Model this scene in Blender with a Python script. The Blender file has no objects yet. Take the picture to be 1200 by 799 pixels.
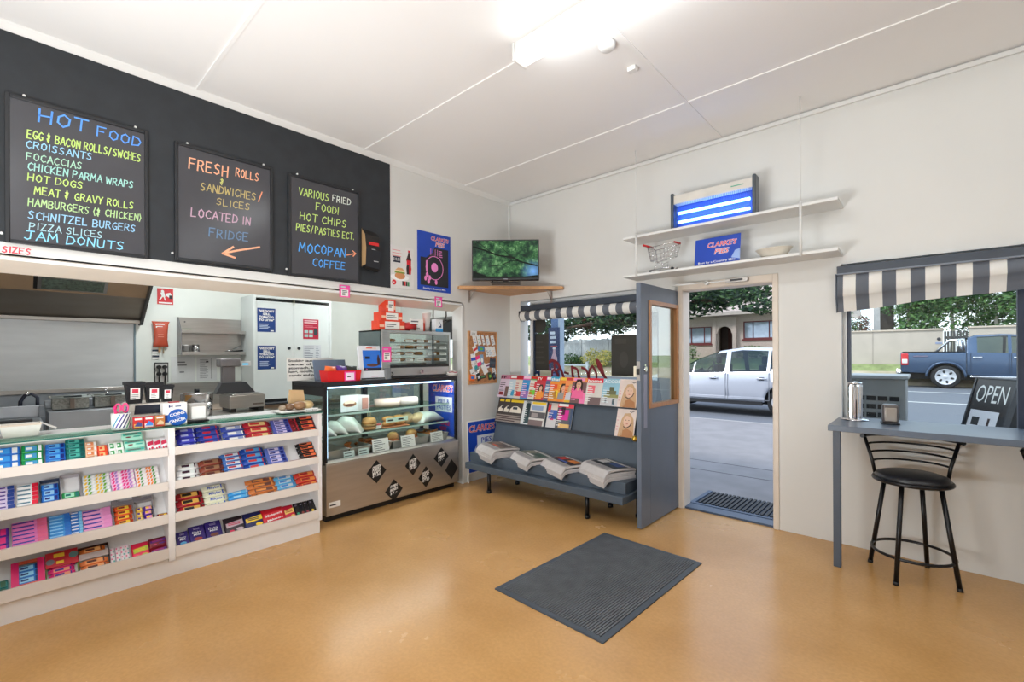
import bpy, bmesh, math, random
from mathutils import Matrix, Vector, Euler
R = math.radians
PI = math.pi
random.seed(7)
SC = bpy.context.scene
COL = SC.collection

# ------------------------------------------------------------------ camera, exposure, sky, sun, room lamps
cam_d = bpy.data.cameras.new('camera')
cam = bpy.data.objects.new('camera', cam_d)
COL.objects.link(cam)
cam_d.sensor_width = 36.0
cam_d.lens = 540.261 / 1200 * 36.0
cam_d.shift_y = (415.78 - 399.5) / 1200
cam_d.clip_start, cam_d.clip_end = 0.05, 300
cam.matrix_world = Matrix.Translation((3.9459, -4.312, 1.46)) @ Matrix.Rotation(0.7376, 4, 'Z') @ Matrix.Rotation(PI / 2, 4, 'X') @ Matrix.Rotation(R(-0.3), 4, 'Z')
SC.camera = cam
SC.view_settings.view_transform = 'Standard'
SC.view_settings.look = 'None'
SC.view_settings.exposure = 0.0
SC.view_settings.gamma = 1.0
SC.view_settings.use_curve_mapping = False
SC.cycles.max_bounces = 8
SC.cycles.diffuse_bounces = 5
SC.cycles.transparent_max_bounces = 16
SC.cycles.caustics_reflective = False
SC.cycles.caustics_refractive = False
SC.cycles.sample_clamp_indirect = 4.0
SC.cycles.use_denoising = True

SKY = 2.15
w = bpy.data.worlds.new('sky')
SC.world = w
w.use_nodes = True
nt = w.node_tree
nt.nodes.clear()
out = nt.nodes.new('ShaderNodeOutputWorld')
bg = nt.nodes.new('ShaderNodeBackground')
tc = nt.nodes.new('ShaderNodeTexCoord')
sep = nt.nodes.new('ShaderNodeSeparateXYZ')
ramp = nt.nodes.new('ShaderNodeValToRGB')
nz = nt.nodes.new('ShaderNodeTexNoise')
nz.inputs['Scale'].default_value = 3.0
nz.inputs['Detail'].default_value = 5.0
cr2 = nt.nodes.new('ShaderNodeValToRGB')
cr2.color_ramp.elements[0].position = 0.42
cr2.color_ramp.elements[1].position = 0.65
mix = nt.nodes.new('ShaderNodeMix')
mix.data_type = 'RGBA'
ramp.color_ramp.elements[0].color = (0.78, 0.86, 0.95, 1)
ramp.color_ramp.elements[1].color = (0.42, 0.62, 0.92, 1)
ramp.color_ramp.elements[1].position = 0.7
nt.links.new(tc.outputs['Generated'], sep.inputs[0])
nt.links.new(sep.outputs['Z'], ramp.inputs[0])
nt.links.new(tc.outputs['Generated'], nz.inputs['Vector'])
nt.links.new(nz.outputs[0], cr2.inputs[0])
nt.links.new(cr2.outputs[0], mix.inputs[0])
nt.links.new(ramp.outputs[0], mix.inputs[6])
mix.inputs[7].default_value = (0.95, 0.96, 1.0, 1)
nt.links.new(mix.outputs[2], bg.inputs[0])
bg.inputs[1].default_value = SKY
nt.links.new(bg.outputs[0], out.inputs[0])

def lamp(name, kind, energy, loc, rot=(0, 0, 0), color=(1, 1, 1), size=None, size_y=None, angle=None):
    d = bpy.data.lights.new(name, kind)
    d.energy = energy
    d.color = color
    if kind == 'AREA':
        d.shape = 'RECTANGLE'
        d.size, d.size_y = size, size_y
    if kind == 'SUN':
        d.angle = angle
    o = bpy.data.objects.new(name, d)
    COL.objects.link(o)
    o.location = loc
    o.rotation_euler = rot
    return o

lamp('sun', 'SUN', 2.9, (0, -10, 20), (R(38), 0, R(-35)), (1.0, 0.95, 0.88), angle=R(12))
TUBE = 11
LCOL = (0.91, 0.97, 1.0)
# each area lamp sits in the trough or at the side of a ceiling batten fitting built further down
FITTINGS = [(2.88, -2.135, 3.387), (2.88, -4.5, 3.387), (5.1, -2.135, 3.387), (5.1, -4.5, 3.387)]
for (fx, fy, fz), fk in zip(FITTINGS, (.4, .7, .45, .6)):
    lamp('tube_light', 'AREA', TUBE * fk, (fx, fy, fz - 0.115), (0, 0, 0), LCOL, size=1.5, size_y=0.11)
    for s in (-1, 1):
        lamp('tube_light', 'AREA', TUBE * fk * 0.75, (fx, fy + s * 0.075, fz - 0.1), (R(s * 90), 0, 0), LCOL, size=1.5, size_y=0.04)
# fill lamp added out of view, turned up to brighten the ceiling
lamp('added_fill_lamp', 'AREA', 120, (2.0, -4.95, 0.75), (R(150), 0, R(-6)), (0.95, 0.98, 1.0), size=1.1, size_y=1.1)
KFIT = [(-1.2, -3.0, 2.75), (-1.1, -1.1, 2.75)]
for fx, fy, fz in KFIT:
    lamp('kitchen_tube_light', 'AREA', 22, (fx, fy, fz - 0.11), (0, 0, 0), (0.93, 1.0, 1.0), size=1.2, size_y=0.14)

# ------------------------------------------------------------------ materials
def lin(c):
    return tuple(((v / 255) / 12.92 if v / 255 <= 0.04045 else ((v / 255 + 0.055) / 1.055) ** 2.4) for v in c)

MATS = {}
def mat(name, rgb, rough=0.5, metal=0.0, var=0.06, scale=6.0, emit=0.0, spec=0.5, stretch=None, bump=0.0, rgb2=None):
    """principled material whose colour varies a little with object-space noise"""
    if name in MATS:
        return MATS[name]
    m = bpy.data.materials.new(name)
    m.use_nodes = True
    t = m.node_tree
    b = t.nodes['Principled BSDF']
    c = lin(rgb)
    b.inputs['Roughness'].default_value = rough
    b.inputs['Metallic'].default_value = metal
    b.inputs['Specular IOR Level'].default_value = spec
    if emit:
        b.inputs['Emission Color'].default_value = (*c, 1)
        b.inputs['Emission Strength'].default_value = emit
    co = t.nodes.new('ShaderNodeTexCoord')
    mp = t.nodes.new('ShaderNodeMapping')
    if stretch:
        mp.inputs['Scale'].default_value = stretch
    n = t.nodes.new('ShaderNodeTexNoise')
    n.inputs['Scale'].default_value = scale
    n.inputs['Detail'].default_value = 4.0
    r = t.nodes.new('ShaderNodeValToRGB')
    lo = lin(rgb2) if rgb2 else tuple(v * (1 - var) for v in c)
    hi = tuple(min(1, v * (1 + var)) for v in c)
    r.color_ramp.elements[0].color = (*lo, 1)
    r.color_ramp.elements[1].color = (*hi, 1)
    r.color_ramp.elements[0].position, r.color_ramp.elements[1].position = 0.35, 0.65
    t.links.new(co.outputs['Object'], mp.inputs[0])
    t.links.new(mp.outputs[0], n.inputs['Vector'])
    t.links.new(n.outputs[0], r.inputs[0])
    t.links.new(r.outputs[0], b.inputs['Base Color'])
    if bump:
        bp = t.nodes.new('ShaderNodeBump')
        bp.inputs['Strength'].default_value = bump
        bp.inputs['Distance'].default_value = 0.002
        t.links.new(n.outputs[0], bp.inputs['Height'])
        t.links.new(bp.outputs[0], b.inputs['Normal'])
    MATS[name] = m
    return m

def glass_mat(name, tint=(247, 251, 250), gloss=0.012, rough=0.0, refl=.12):
    """thin sheet glass: mostly transparent, a little mirror by angle"""
    if name in MATS:
        return MATS[name]
    m = bpy.data.materials.new(name)
    m.use_nodes = True
    t = m.node_tree
    t.nodes.clear()
    o = t.nodes.new('ShaderNodeOutputMaterial')
    mx = t.nodes.new('ShaderNodeMixShader')
    tr = t.nodes.new('ShaderNodeBsdfTransparent')
    gl = t.nodes.new('ShaderNodeBsdfGlossy')
    fr = t.nodes.new('ShaderNodeLayerWeight')
    fr.inputs[0].default_value = 0.35
    ml = t.nodes.new('ShaderNodeMath')
    ml.operation = 'MULTIPLY_ADD'
    ml.inputs[1].default_value = refl
    ml.inputs[2].default_value = gloss
    tr.inputs[0].default_value = (*lin(tint), 1)
    gl.inputs['Roughness'].default_value = rough
    t.links.new(fr.outputs['Fresnel'], ml.inputs[0])
    t.links.new(ml.outputs[0], mx.inputs[0])
    t.links.new(tr.outputs[0], mx.inputs[1])
    t.links.new(gl.outputs[0], mx.inputs[2])
    t.links.new(mx.outputs[0], o.inputs[0])
    MATS[name] = m
    return m

def C(r, g, b, rough=0.45, **k):
    """plain printed or painted colour"""
    return mat('col_%d_%d_%d_%d' % (r, g, b, int(rough * 100)), (r, g, b), rough, **k)

WHITE = mat('white_paint', (224, 224, 222), 0.55, var=0.02, scale=1.5)
WALLP = mat('wall_paint', (218, 218, 215), 0.6, var=0.025, scale=1.2)
CEILP = mat('ceiling_paint', (238, 237, 236), 0.7, var=0.015, scale=0.8)
DARKW = mat('charcoal_paint', (39, 43, 48), 0.55, var=0.12, scale=9)
BEIGE = mat('beige_gloss_paint', (222, 211, 198), 0.4, var=0.03)
STEEL = mat('brushed_steel', (196, 192, 188), 0.3, 0.95, var=0.06, scale=4, stretch=(1, 1, 14))
STEELW = mat('warm_brushed_steel', (188, 182, 176), 0.32, 0.85, var=0.05, scale=3, stretch=(1, 1, 10))
CHROME = mat('chrome', (225, 225, 228), 0.12, 1.0, var=0.01)
BLACK = mat('black_plastic', (22, 22, 24), 0.4, var=0.1)
BLACKM = mat('black_metal', (24, 24, 27), 0.3, 0.3, var=0.1)
SLATE = mat('slate_blue_paint', (74, 85, 97), 0.5, var=0.05, scale=8)
DOORP = mat('blue_grey_door_paint', (98, 108, 123), 0.42, var=0.05, scale=4)
PINE = mat('pine_timber', (203, 152, 103), 0.45, var=0.1, scale=3, stretch=(8, 1, 8))
TIMBER = mat('varnished_timber', (181, 128, 84), 0.4, var=0.1, scale=3, stretch=(8, 8, 1))
PAPER = mat('white_paper', (238, 237, 234), 0.7, var=0.02)
INK = C(24, 24, 28, 0.6)
PINK = C(240, 80, 165, 0.6)
RED = C(206, 28, 34, 0.5)
CBLUE = C(22, 68, 178, 0.4)
NEWSP = mat('newsprint', (186, 181, 180), 0.85, var=0.04, scale=20)
CLEAR = glass_mat('clear_glass')
SHELFGLASS = glass_mat('green_shelf_glass', (226, 242, 236), 0.06)
GEDGE = mat('glass_edge_green', (34, 100, 92), 0.15, var=0.1)

# ------------------------------------------------------------------ mesh builder
FONT = {}
GL = {
 'A': '0,0 .32,1 .64,0|.12,.38 .52,.38', 'B': '0,0 0,1 .4,.95 .5,.75 .35,.54 0,.52|.35,.54 .56,.3 .4,.03 0,0',
 'C': '.58,.85 .35,1 .08,.75 .05,.3 .3,0 .58,.15', 'D': '0,0 .06,1 .45,.85 .6,.5 .45,.12 0,0', 'E': '.5,1 0,1 0,0 .52,0|0,.52 .4,.52',
 'F': '.52,1 0,1 0,0|0,.52 .4,.52', 'G': '.58,.85 .35,1 .08,.75 .05,.3 .3,0 .55,.12 .56,.42 .36,.42', 'H': '0,0 0,1|.52,0 .54,1|0,.5 .53,.54',
 'I': '.1,0 .1,1', 'J': '.1,.98 .6,1|.4,1 .36,.15 .18,0 0,.15', 'K': '0,0 0,1|.52,1 .02,.45 .55,0', 'L': '0,1 0,0 .48,.03',
 'M': '0,0 .08,1 .34,.35 .6,1 .7,0', 'N': '0,0 .04,1 .52,0 .56,1', 'O': '.3,1 .06,.75 .04,.3 .28,0 .52,.22 .56,.7 .3,1', 'P': '0,0 .02,1 .42,.95 .52,.72 .36,.48 0,.45',
 'Q': '.3,1 .06,.75 .04,.3 .28,0 .52,.22 .56,.7 .3,1|.36,.25 .62,-.05', 'R': '0,0 .02,1 .42,.95 .5,.74 .34,.5 0,.47|.26,.48 .55,0',
 'S': '.5,.88 .28,1 .06,.82 .14,.58 .42,.42 .46,.15 .24,0 0,.12', 'T': '0,1 .62,.98|.32,1 .3,0', 'U': '0,1 .02,.2 .24,0 .48,.18 .52,1',
 'V': '0,1 .28,0 .6,1', 'W': '0,1 .14,0 .36,.7 .54,0 .74,1', 'X': '0,1 .52,0|.52,1 0,0', 'Y': '0,1 .28,.5 .56,1|.28,.5 .24,0', 'Z': '0,1 .52,1 0,0 .54,.02',
 '&': '.3,.2 .12,.04 .02,.3 .3,.5 .34,.78 .2,.9 .06,.78 .3,.4|.2,1.05 .2,-.1', '/': '0,-.1 .35,1.05', '!': '.1,1 .08,.3|.07,.08 .08,.0', '(': '.2,1.05 .02,.5 .2,-.08',
 ')': '0,1.05 .18,.5 0,-.08', '.': '.06,.08 .07,0', ',': '.08,.08 .02,-.12', "'": '.06,1 .04,.8', '$': '.5,.8 .28,.95 .06,.78 .14,.56 .42,.42 .46,.2 .24,.05 0,.15|.26,1.1 .26,-.1',
 '-': '.05,.48 .4,.5', '0': '.3,1 .06,.75 .04,.3 .28,0 .52,.22 .56,.7 .3,1', '1': '.05,.8 .2,1 .2,0', '2': '.04,.8 .26,1 .48,.78 .36,.5 0,0 .52,.02',
 '3': '.04,.92 .34,1 .44,.76 .2,.55 .46,.3 .3,0 .02,.1', '4': '.36,0 .36,1 0,.32 .52,.32', '5': '.48,1 .08,1 .06,.58 .36,.56 .48,.28 .3,0 .02,.08',
 '6': '.42,1 .1,.5 .06,.2 .26,0 .46,.2 .36,.48 .08,.36', '7': '0,1 .5,1 .16,0', '8': '.26,.54 .06,.76 .26,1 .46,.76 .26,.54 .04,.24 .26,0 .48,.24 .26,.54', '9': '.44,.6 .2,.5 .06,.74 .26,1 .46,.8 .4,.3 .28,0',
}
GW = {'I': .2, '.': .15, ',': .15, '!': .2, "'": .12, '(': .25, ')': .25, 'M': .72, 'W': .76}

class MB:
    """collects shapes, then links them as ONE mesh object; local frame: x right, y away from the viewer, z up"""
    def __init__(s):
        s.bm = bmesh.new()
        s.mats = []
        s.M = Matrix()

    def mi(s, m):
        if m not in s.mats:
            s.mats.append(m)
        return s.mats.index(m)

    def v(s, p):
        return s.bm.verts.new(s.M @ Vector(p))

    def face(s, pts, m, smooth=False):
        f = s.bm.faces.new([s.v(p) for p in pts])
        f.material_index = s.mi(m)
        f.smooth = smooth
        return f

    def box(s, x0, x1, y0, y1, z0, z1, m, bev=0.0, seg=2):
        k = s.mi(m)
        vs = [s.v((x, y, z)) for z in (z0, z1) for y in (y0, y1) for x in (x0, x1)]
        fs = [s.bm.faces.new([vs[i] for i in q]) for q in ((0, 2, 3, 1), (4, 5, 7, 6), (0, 1, 5, 4), (2, 6, 7, 3), (0, 4, 6, 2), (1, 3, 7, 5))]
        for f in fs:
            f.material_index = k
        if bev:
            es = list({e for f in fs for e in f.edges})
            r = bmesh.ops.bevel(s.bm, geom=es, offset=bev, segments=seg, profile=0.5, affect='EDGES')
            for f in r['faces']:
                f.material_index = k
                f.smooth = True
        return s

    def prism(s, poly, y0, y1, m, axis='y', smooth=False):
        """polygon in (x,z) extruded along y; axis 'x': polygon in (y,z) along x; axis 'z': polygon in (x,y) along z"""
        def P(a, b, t):
            return (a, t, b) if axis == 'y' else ((t, a, b) if axis == 'x' else (a, b, t))
        k = s.mi(m)
        A = [s.v(P(a, b, y0)) for a, b in poly]
        B = [s.v(P(a, b, y1)) for a, b in poly]
        n = len(poly)
        fs = [s.bm.faces.new(A), s.bm.faces.new(B[::-1])]
        for i in range(n):
            f = s.bm.faces.new([A[i], B[i], B[(i + 1) % n], A[(i + 1) % n]])
            f.smooth = smooth
            fs.append(f)
        for f in fs:
            f.material_index = k
        bmesh.ops.recalc_face_normals(s.bm, faces=fs)
        return s

    def rings(s, rings, m, closed_ring=True, caps=True, smooth=True, loop=False):
        k = s.mi(m)
        V = [[s.v(p) for p in r] for r in rings]
        n = len(V[0])
        fs = []
        pairs = [(i, i + 1) for i in range(len(V) - 1)] + ([(len(V) - 1, 0)] if loop else [])
        for i, i2 in pairs:
            for j in range(n if closed_ring else n - 1):
                f = s.bm.faces.new([V[i][j], V[i][(j + 1) % n], V[i2][(j + 1) % n], V[i2][j]])
                f.smooth = smooth
                f.material_index = k
                fs.append(f)
        if caps and not loop:
            for q in (V[0][::-1], V[-1]):
                f = s.bm.faces.new(q)
                f.material_index = k
                fs.append(f)
        bmesh.ops.recalc_face_normals(s.bm, faces=fs)
        return s

    def cyl(s, p0, p1, r0, m, r1=None, n=14, caps=True, smooth=True):
        p0, p1 = Vector(p0), Vector(p1)
        r1 = r0 if r1 is None else r1
        d = (p1 - p0).normalized()
        a = d.orthogonal().normalized()
        b = d.cross(a)
        ring = lambda p, r: [p + (a * math.cos(2 * PI * i / n) + b * math.sin(2 * PI * i / n)) * r for i in range(n)]
        return s.rings([ring(p0, r0), ring(p1, r1)], m, caps=caps, smooth=smooth)

    def tube(s, pts, r, m, n=8, loop=False):
        P = [Vector(p) for p in pts]
        N = len(P)
        rs = []
        a = None
        for i in range(N):
            if loop:
                d = P[(i + 1) % N] - P[i - 1]
            else:
                d = P[min(i + 1, N - 1)] - P[max(i - 1, 0)]
            d.normalize()
            a = d.orthogonal().normalized() if a is None else (a - d * a.dot(d)).normalized()
            b = d.cross(a)
            rr = r[i] if isinstance(r, (list, tuple)) else r
            rs.append([P[i] + (a * math.cos(2 * PI * j / n) + b * math.sin(2 * PI * j / n)) * rr for j in range(n)])
        return s.rings(rs, m, loop=loop)

    def lathe(s, prof, m, c=(0, 0, 0), n=24, caps=True):
        rs = [[(c[0] + max(r, 1e-4) * math.cos(2 * PI * j / n), c[1] + max(r, 1e-4) * math.sin(2 * PI * j / n), c[2] + z) for j in range(n)] for r, z in prof]
        return s.rings(rs, m, caps=caps)

    def ball(s, c, r, m, n=12, k=8, jit=0.0, rnd=None):
        r = (r, r, r) if not isinstance(r, (tuple, list)) else r
        rs = []
        for i in range(k + 1):
            t = PI * i / k
            ring = []
            for j in range(n):
                q = 1 + (rnd.uniform(-jit, jit) if rnd and 0 < i < k else 0)
                ring.append((c[0] + r[0] * q * max(math.sin(t), .01) * math.cos(2 * PI * j / n), c[1] + r[1] * q * max(math.sin(t), .01) * math.sin(2 * PI * j / n), c[2] - r[2] * q * math.cos(t)))
            rs.append(ring)
        return s.rings(rs, m)

    def disc(s, x, z, rx, m, y=0.0, rz=None, n=24, a0=0, a1=2 * PI):
        rz = rx if rz is None else rz
        s.face([(x + rx * math.cos(a0 + (a1 - a0) * i / n), y, z + rz * math.sin(a0 + (a1 - a0) * i / n)) for i in range(n)], m)
        return s

    def rect(s, x0, x1, z0, z1, m, y=0.0, sh=0.0):
        s.face([(x0, y, z0), (x1, y, z0), (x1 + sh, y, z1), (x0 + sh, y, z1)], m)
        return s

    def poly(s, pts, m, y=0.0):
        s.face([(a, y, b) for a, b in pts], m)
        return s

    def ribbon(s, pts, wd, m, y=0.0):
        k = s.mi(m)
        P = [Vector((a, b)) for a, b in pts]
        for i in range(len(P) - 1):
            d = P[i + 1] - P[i]
            if d.length < 1e-6:
                continue
            d.normalize()
            e = d * wd * .42
            q = Vector((-d.y, d.x)) * wd / 2
            c = [P[i] - e + q, P[i] - e - q, P[i + 1] + e - q, P[i + 1] + e + q]
            f = s.bm.faces.new([s.v((t.x, y - i * 4e-5, t.y)) for t in c])
            f.material_index = k
        return s

    def hand(s, txt, x, z, h, m, y=0.0, wd=None, width=None, slope=0.0, slant=0.06, mirror=False):
        """handwritten capitals as marker strokes on the plane y"""
        rnd = random.Random(len(txt) * 31 + int(h * 1e4))
        wd = wd or h * 0.13
        tot = sum((.42 if ch == ' ' else GW.get(ch, .58) + .2) for ch in txt)
        kx = h if width is None else width / tot
        cx = 0.0
        for ch in txt:
            if ch == ' ':
                cx += .42
                continue
            g = GL.get(ch.upper())
            if g:
                dz = rnd.uniform(-.05, .05) * h
                for st in g.split('|'):
                    pts = []
                    for p in st.split():
                        a, b = p.split(',')
                        a, b = float(a), float(b)
                        px = (cx + a) * kx + b * h * slant
                        pts.append((x + (-px if mirror else px), z + b * h + dz + slope * px))
                    s.ribbon(pts, wd, m, y)
            cx += GW.get(ch.upper(), .58) + .2
        return s

    def text(s, txt, x, z, h, m, y=0.0, align='L', width=None, bold=0.0, shear=0.0, mirror=False, rot=0.0):
        """printed lettering in the plane y; h is the capital height"""
        key = (txt, bold, shear)
        if key not in FONT:
            cu = bpy.data.curves.new('lettering', 'FONT')
            cu.body = txt
            cu.size = 1.0
            cu.offset = bold
            cu.shear = shear
            cu.resolution_u = 2
            o = bpy.data.objects.new('lettering', cu)
            COL.objects.link(o)
            dg = bpy.context.evaluated_depsgraph_get()
            me = bpy.data.meshes.new_from_object(o.evaluated_get(dg))
            V = [v.co.copy() for v in me.vertices]
            F = [tuple(p.vertices) for p in me.polygons]
            bpy.data.objects.remove(o)
            bpy.data.curves.remove(cu)
            bpy.data.meshes.remove(me)
            FONT[key] = (V, F)
        V, F = FONT[key]
        if not V:
            return s
        x0, x1 = min(v.x for v in V), max(v.x for v in V)
        sz = h / 0.70
        sx = sz if width is None else width / (x1 - x0)
        off = {'L': x0, 'C': (x0 + x1) / 2, 'R': x1}[align]
        k = s.mi(m)
        cr, sr = math.cos(rot), math.sin(rot)
        def T(v):
            a, b = (v.x - off) * sx * (-1 if mirror else 1), v.y * sz
            return (x + a * cr - b * sr, y, z + a * sr + b * cr)
        vs = [s.v(T(v)) for v in V]
        for f in F:
            q = s.bm.faces.new([vs[i] for i in f])
            q.material_index = k
        return s

    def lines(s, x0, x1, z0, z1, n, m, y=0.0, seed=1, thick=0.45):
        """unreadable small print as short bars"""
        rnd = random.Random(seed)
        dz = (z1 - z0) / n
        for i in range(n):
            zz = z1 - (i + .75) * dz
            s.rect(x0, x0 + (x1 - x0) * rnd.uniform(.55, 1), zz, zz + dz * thick, m, y)
        return s

    def mesh(s, name):
        me = bpy.data.meshes.new(name)
        s.bm.to_mesh(me)
        s.bm.free()
        for m in s.mats:
            me.materials.append(m)
        return me

    def obj(s, name, parent=None, loc=None, rot=None, label=None):
        o = bpy.data.objects.new(name, s.mesh(name))
        COL.objects.link(o)
        if parent:
            o.parent = parent
        if loc is not None:
            o.location = loc
        if rot is not None:
            o.rotation_euler = rot
        if label:
            o['label'] = label
        return o

def tag(o, label, cat, group=None, kind=None):
    o['label'], o['category'] = label, cat
    if group:
        o['group'] = group
    if kind:
        o['kind'] = kind
    return o

def thing(name, label, cat, loc=(0, 0, 0), rz=0.0, group=None, rot=None):
    o = bpy.data.objects.new(name, None)
    o.empty_display_size = .1
    COL.objects.link(o)
    o.location = loc
    o.rotation_euler = rot if rot else (0, 0, rz)
    return tag(o, label, cat, group)

def struct(name, mb, parent=None, label=None):
    o = mb.obj(name, parent)
    if parent is None:
        o['kind'] = 'structure'
        if label:
            o['label'] = label
    return o

def copy_tree(o, parent=None):
    c = o.copy()
    COL.objects.link(c)
    if parent:
        c.parent = parent
    for ch in list(o.children):
        copy_tree(ch, c)
    return c

LEFT = R(90)     # things that face +X: the left wall, the counter, the kitchen's back wall
# ------------------------------------------------------------------ room shell
H = 3.387
FLOORM = mat('tan_vinyl_floor', (203, 156, 99), 0.3, var=0.05, scale=55, spec=0.5)
def floor_mat():
    t = FLOORM.node_tree
    b = t.nodes['Principled BSDF']
    r = t.nodes['Color Ramp']
    n2 = t.nodes.new('ShaderNodeTexNoise')
    n2.inputs['Scale'].default_value = 1.3
    n2.inputs['Detail'].default_value = 6
    r2 = t.nodes.new('ShaderNodeValToRGB')
    r2.color_ramp.elements[0].color = (*lin((232, 226, 212)), 1)
    r2.color_ramp.elements[1].color = (1, 1, 1, 1)
    r2.color_ramp.elements[0].position, r2.color_ramp.elements[1].position = .3, .6
    mx = t.nodes.new('ShaderNodeMix')
    mx.data_type, mx.blend_type = 'RGBA', 'MULTIPLY'
    mx.inputs[0].default_value = 1
    co = t.nodes['Texture Coordinate']
    t.links.new(co.outputs['Object'], n2.inputs['Vector'])
    t.links.new(n2.outputs[0], r2.inputs[0])
    t.links.new(r.outputs[0], mx.inputs[6])
    t.links.new(r2.outputs[0], mx.inputs[7])
    t.links.new(mx.outputs[2], b.inputs['Base Color'])
    ad = t.nodes.new('ShaderNodeMapRange')
    ad.inputs[3].default_value, ad.inputs[4].default_value = .16, .34
    t.links.new(n2.outputs[0], ad.inputs[0])
    t.links.new(ad.outputs[0], b.inputs['Roughness'])
floor_mat()
m = MB(); m.box(-2.5, 6.0, -5.7, .06, -.08, 0, FLOORM); struct('floor', m)
m = MB(); m.box(-.16, 6.0, -5.7, .15, H, H + .1, CEILP); struct('ceiling', m)
# battens over the ceiling sheet joints
k = 0
for a in ((0, 6, -3.37, 0), (0, 6, -2.04, 0), (0, 6, -.79, 0), (0, 6, -4.62, 0), (-5.7, 0, 2.57, 1), (-5.7, 0, 5.1, 1)):
    k += 1
    m = MB()
    if a[3] == 0:
        m.box(a[0], a[1], a[2] - .012, a[2] + .012, H - .008, H + .002, CEILP)
    else:
        m.box(a[2] - .012, a[2] + .012, a[0], a[1], H - .009, H + .002, CEILP)
    struct('trim_%d' % k, m)
m = MB(); m.prism([(0, H), (.045, H), (.04, H - .012), (.012, H - .04), (0, H - .045)], -5.7, 0, WHITE); struct('trim_7', m)      # cornice of the left wall
m = MB(); m.box(0, 6, -.022, 0, H - .042, H - .012, WHITE); struct('trim_8', m)                                               # bead on the front wall
m = MB(); m.box(-.006, .016, -.03, 0, 2.75, H - .03, WHITE, .003); m.cyl((.012, -.018, 2.45), (.012, -.018, H - .03), .009, WHITE); struct('trim_9', m)   # cable duct in the corner

# left wall: lintel over the serving opening, pier by the corner
m = MB()
m.box(-.16, 0, -5.7, -.82, 2.05, H, WALLP)
m.prism([(0, 2.06), (0, 2.022), (-.16, 1.966), (-.16, 2.06)], -5.7, -.82, BEIGE)
m.box(-.16, 0, -.82, 0, 0, H, WALLP)
m.box(-.16, 0, -5.7, -4.98, 0, 2.06, WALLP)
struct('wall_left', m)
m = MB(); m.box(0, .006, -5.7, -1.752, 2.127, H - .03, DARKW); struct('wall_left_upper', m, label='charcoal painted band of wall above the serving opening')
m = MB(); m.box(0, .012, -5.7, -.80, 2.022, 2.044, WHITE, .002); m.box(0, .012, -.824, -.80, 0, 2.044, WHITE, .002); struct('trim_10', m)
# front wall with two windows and the door
m = MB()
T = .15
W1, D1, W2, KW = (.17, 1.98, .62, 2.12), (2.195, 2.985, 0, 2.075), (3.44, 5.5, .93, 2.14), (-1.72, -.5, 1.02, 2.0)
segs = [KW, W1, D1, W2]
xs = -2.5
for (x0, x1, z0, z1) in segs:
    m.box(xs, x0, 0, T, 0, H, WALLP)
    m.box(x0, x1, 0, T, z1, H, WALLP)
    if z0 > 0:
        m.box(x0, x1, 0, T, 0, z0, WALLP)
    xs = x1
m.box(xs, 6.0, 0, T, 0, H, WALLP)
bmesh.ops.remove_doubles(m.bm, verts=m.bm.verts, dist=1e-5)
struct('wall_front', m)
m = MB(); m.box(5.98, 6.1, -5.7, .15, 0, H, WALLP); struct('wall_right', m)
m = MB(); m.box(-2.5, 6.1, -5.8, -5.68, 0, H, WALLP); struct('wall_back', m)
# kitchen shell behind the serving opening
KWALL = mat('kitchen_wall_paint', (232, 236, 230), 0.5, var=0.015)
m = MB(); m.box(-2.52, -2.4, -5.7, .15, 0, 2.8, KWALL); struct('wall_kitchen_back', m)
m = MB(); m.box(-2.5, -.16, -5.7, .15, 2.75, 2.85, CEILP); struct('ceiling_kitchen', m)

# windows: frames, glass
FRM = mat('navy_window_frame', (38, 50, 70), 0.4, var=0.05)
def window(n, x0, x1, z0, z1, y, mull, outer, fw=.04):
    f = MB()
    f.box(x0, x0 + fw, y - .03, y + .05, z0, z1, outer, .003)
    f.box(x1 - fw, x1, y - .03, y + .05, z0, z1, outer, .003)
    f.box(x0 + fw, x1 - fw, y - .03, y + .05, z0, z0 + fw, outer, .003)
    f.box(x0 + fw, x1 - fw, y - .03, y + .05, z1 - fw, z1, outer, .003)
    o = struct('window_%d' % n, f)
    i = MB()
    a = fw
    for p, q in ((x0 + a, x0 + a + .022), (x1 - a - .022, x1 - a)):
        i.box(p, q, y - .01, y + .03, z0 + a, z1 - a, FRM)
    for mx_ in mull:
        i.box(mx_ - .025, mx_ + .025, y - .02, y + .04, z0 + a, z1 - a, FRM)
    i.obj('window_sash', o)
    g = MB()
    g.box(x0 + a, x1 - a, y + .012, y + .017, z0 + a, z1 - a, CLEAR)
    g.obj('pane', o)
    return o
window(1, W1[0] + .1, W1[1], .66, W1[3], .095, [], WHITE)
window(2, W2[0], W2[1], W2[2], W2[3], .095, [4.385], WHITE, .026)
window(3, *KW, .08, [-1.1], WHITE)

# door frame, and the leaf standing open into the room
m = MB()
m.box(D1[1] - .012, D1[1] + .028, -.014, .0, 0, D1[3] + .05, BEIGE, .003)
m.box(D1[0] - .028, D1[0] + .012, -.014, .0, 0, D1[3] + .05, BEIGE, .003)
m.box(D1[0] + .012, D1[1] - .012, -.014, .0, D1[3] - .012, D1[3] + .05, BEIGE, .003)
m.box(D1[1] - .018, D1[1] + .0, 0, T + .01, 0, D1[3], BEIGE)
m.box(D1[0], D1[0] + .018, 0, T + .01, 0, D1[3], BEIGE)
m.box(D1[0] + .018, D1[1] - .018, 0, T + .01, D1[3] - .018, D1[3], BEIGE)
m.box(D1[0] + .018, D1[1] - .018, .02, T + .01, 0, .016, C(58, 78, 104, .4))
m.box(D1[1] - .024, D1[1] - .016, .0, .035, 1.22, 1.33, STEEL)
struct('trim_11', m)
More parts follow.
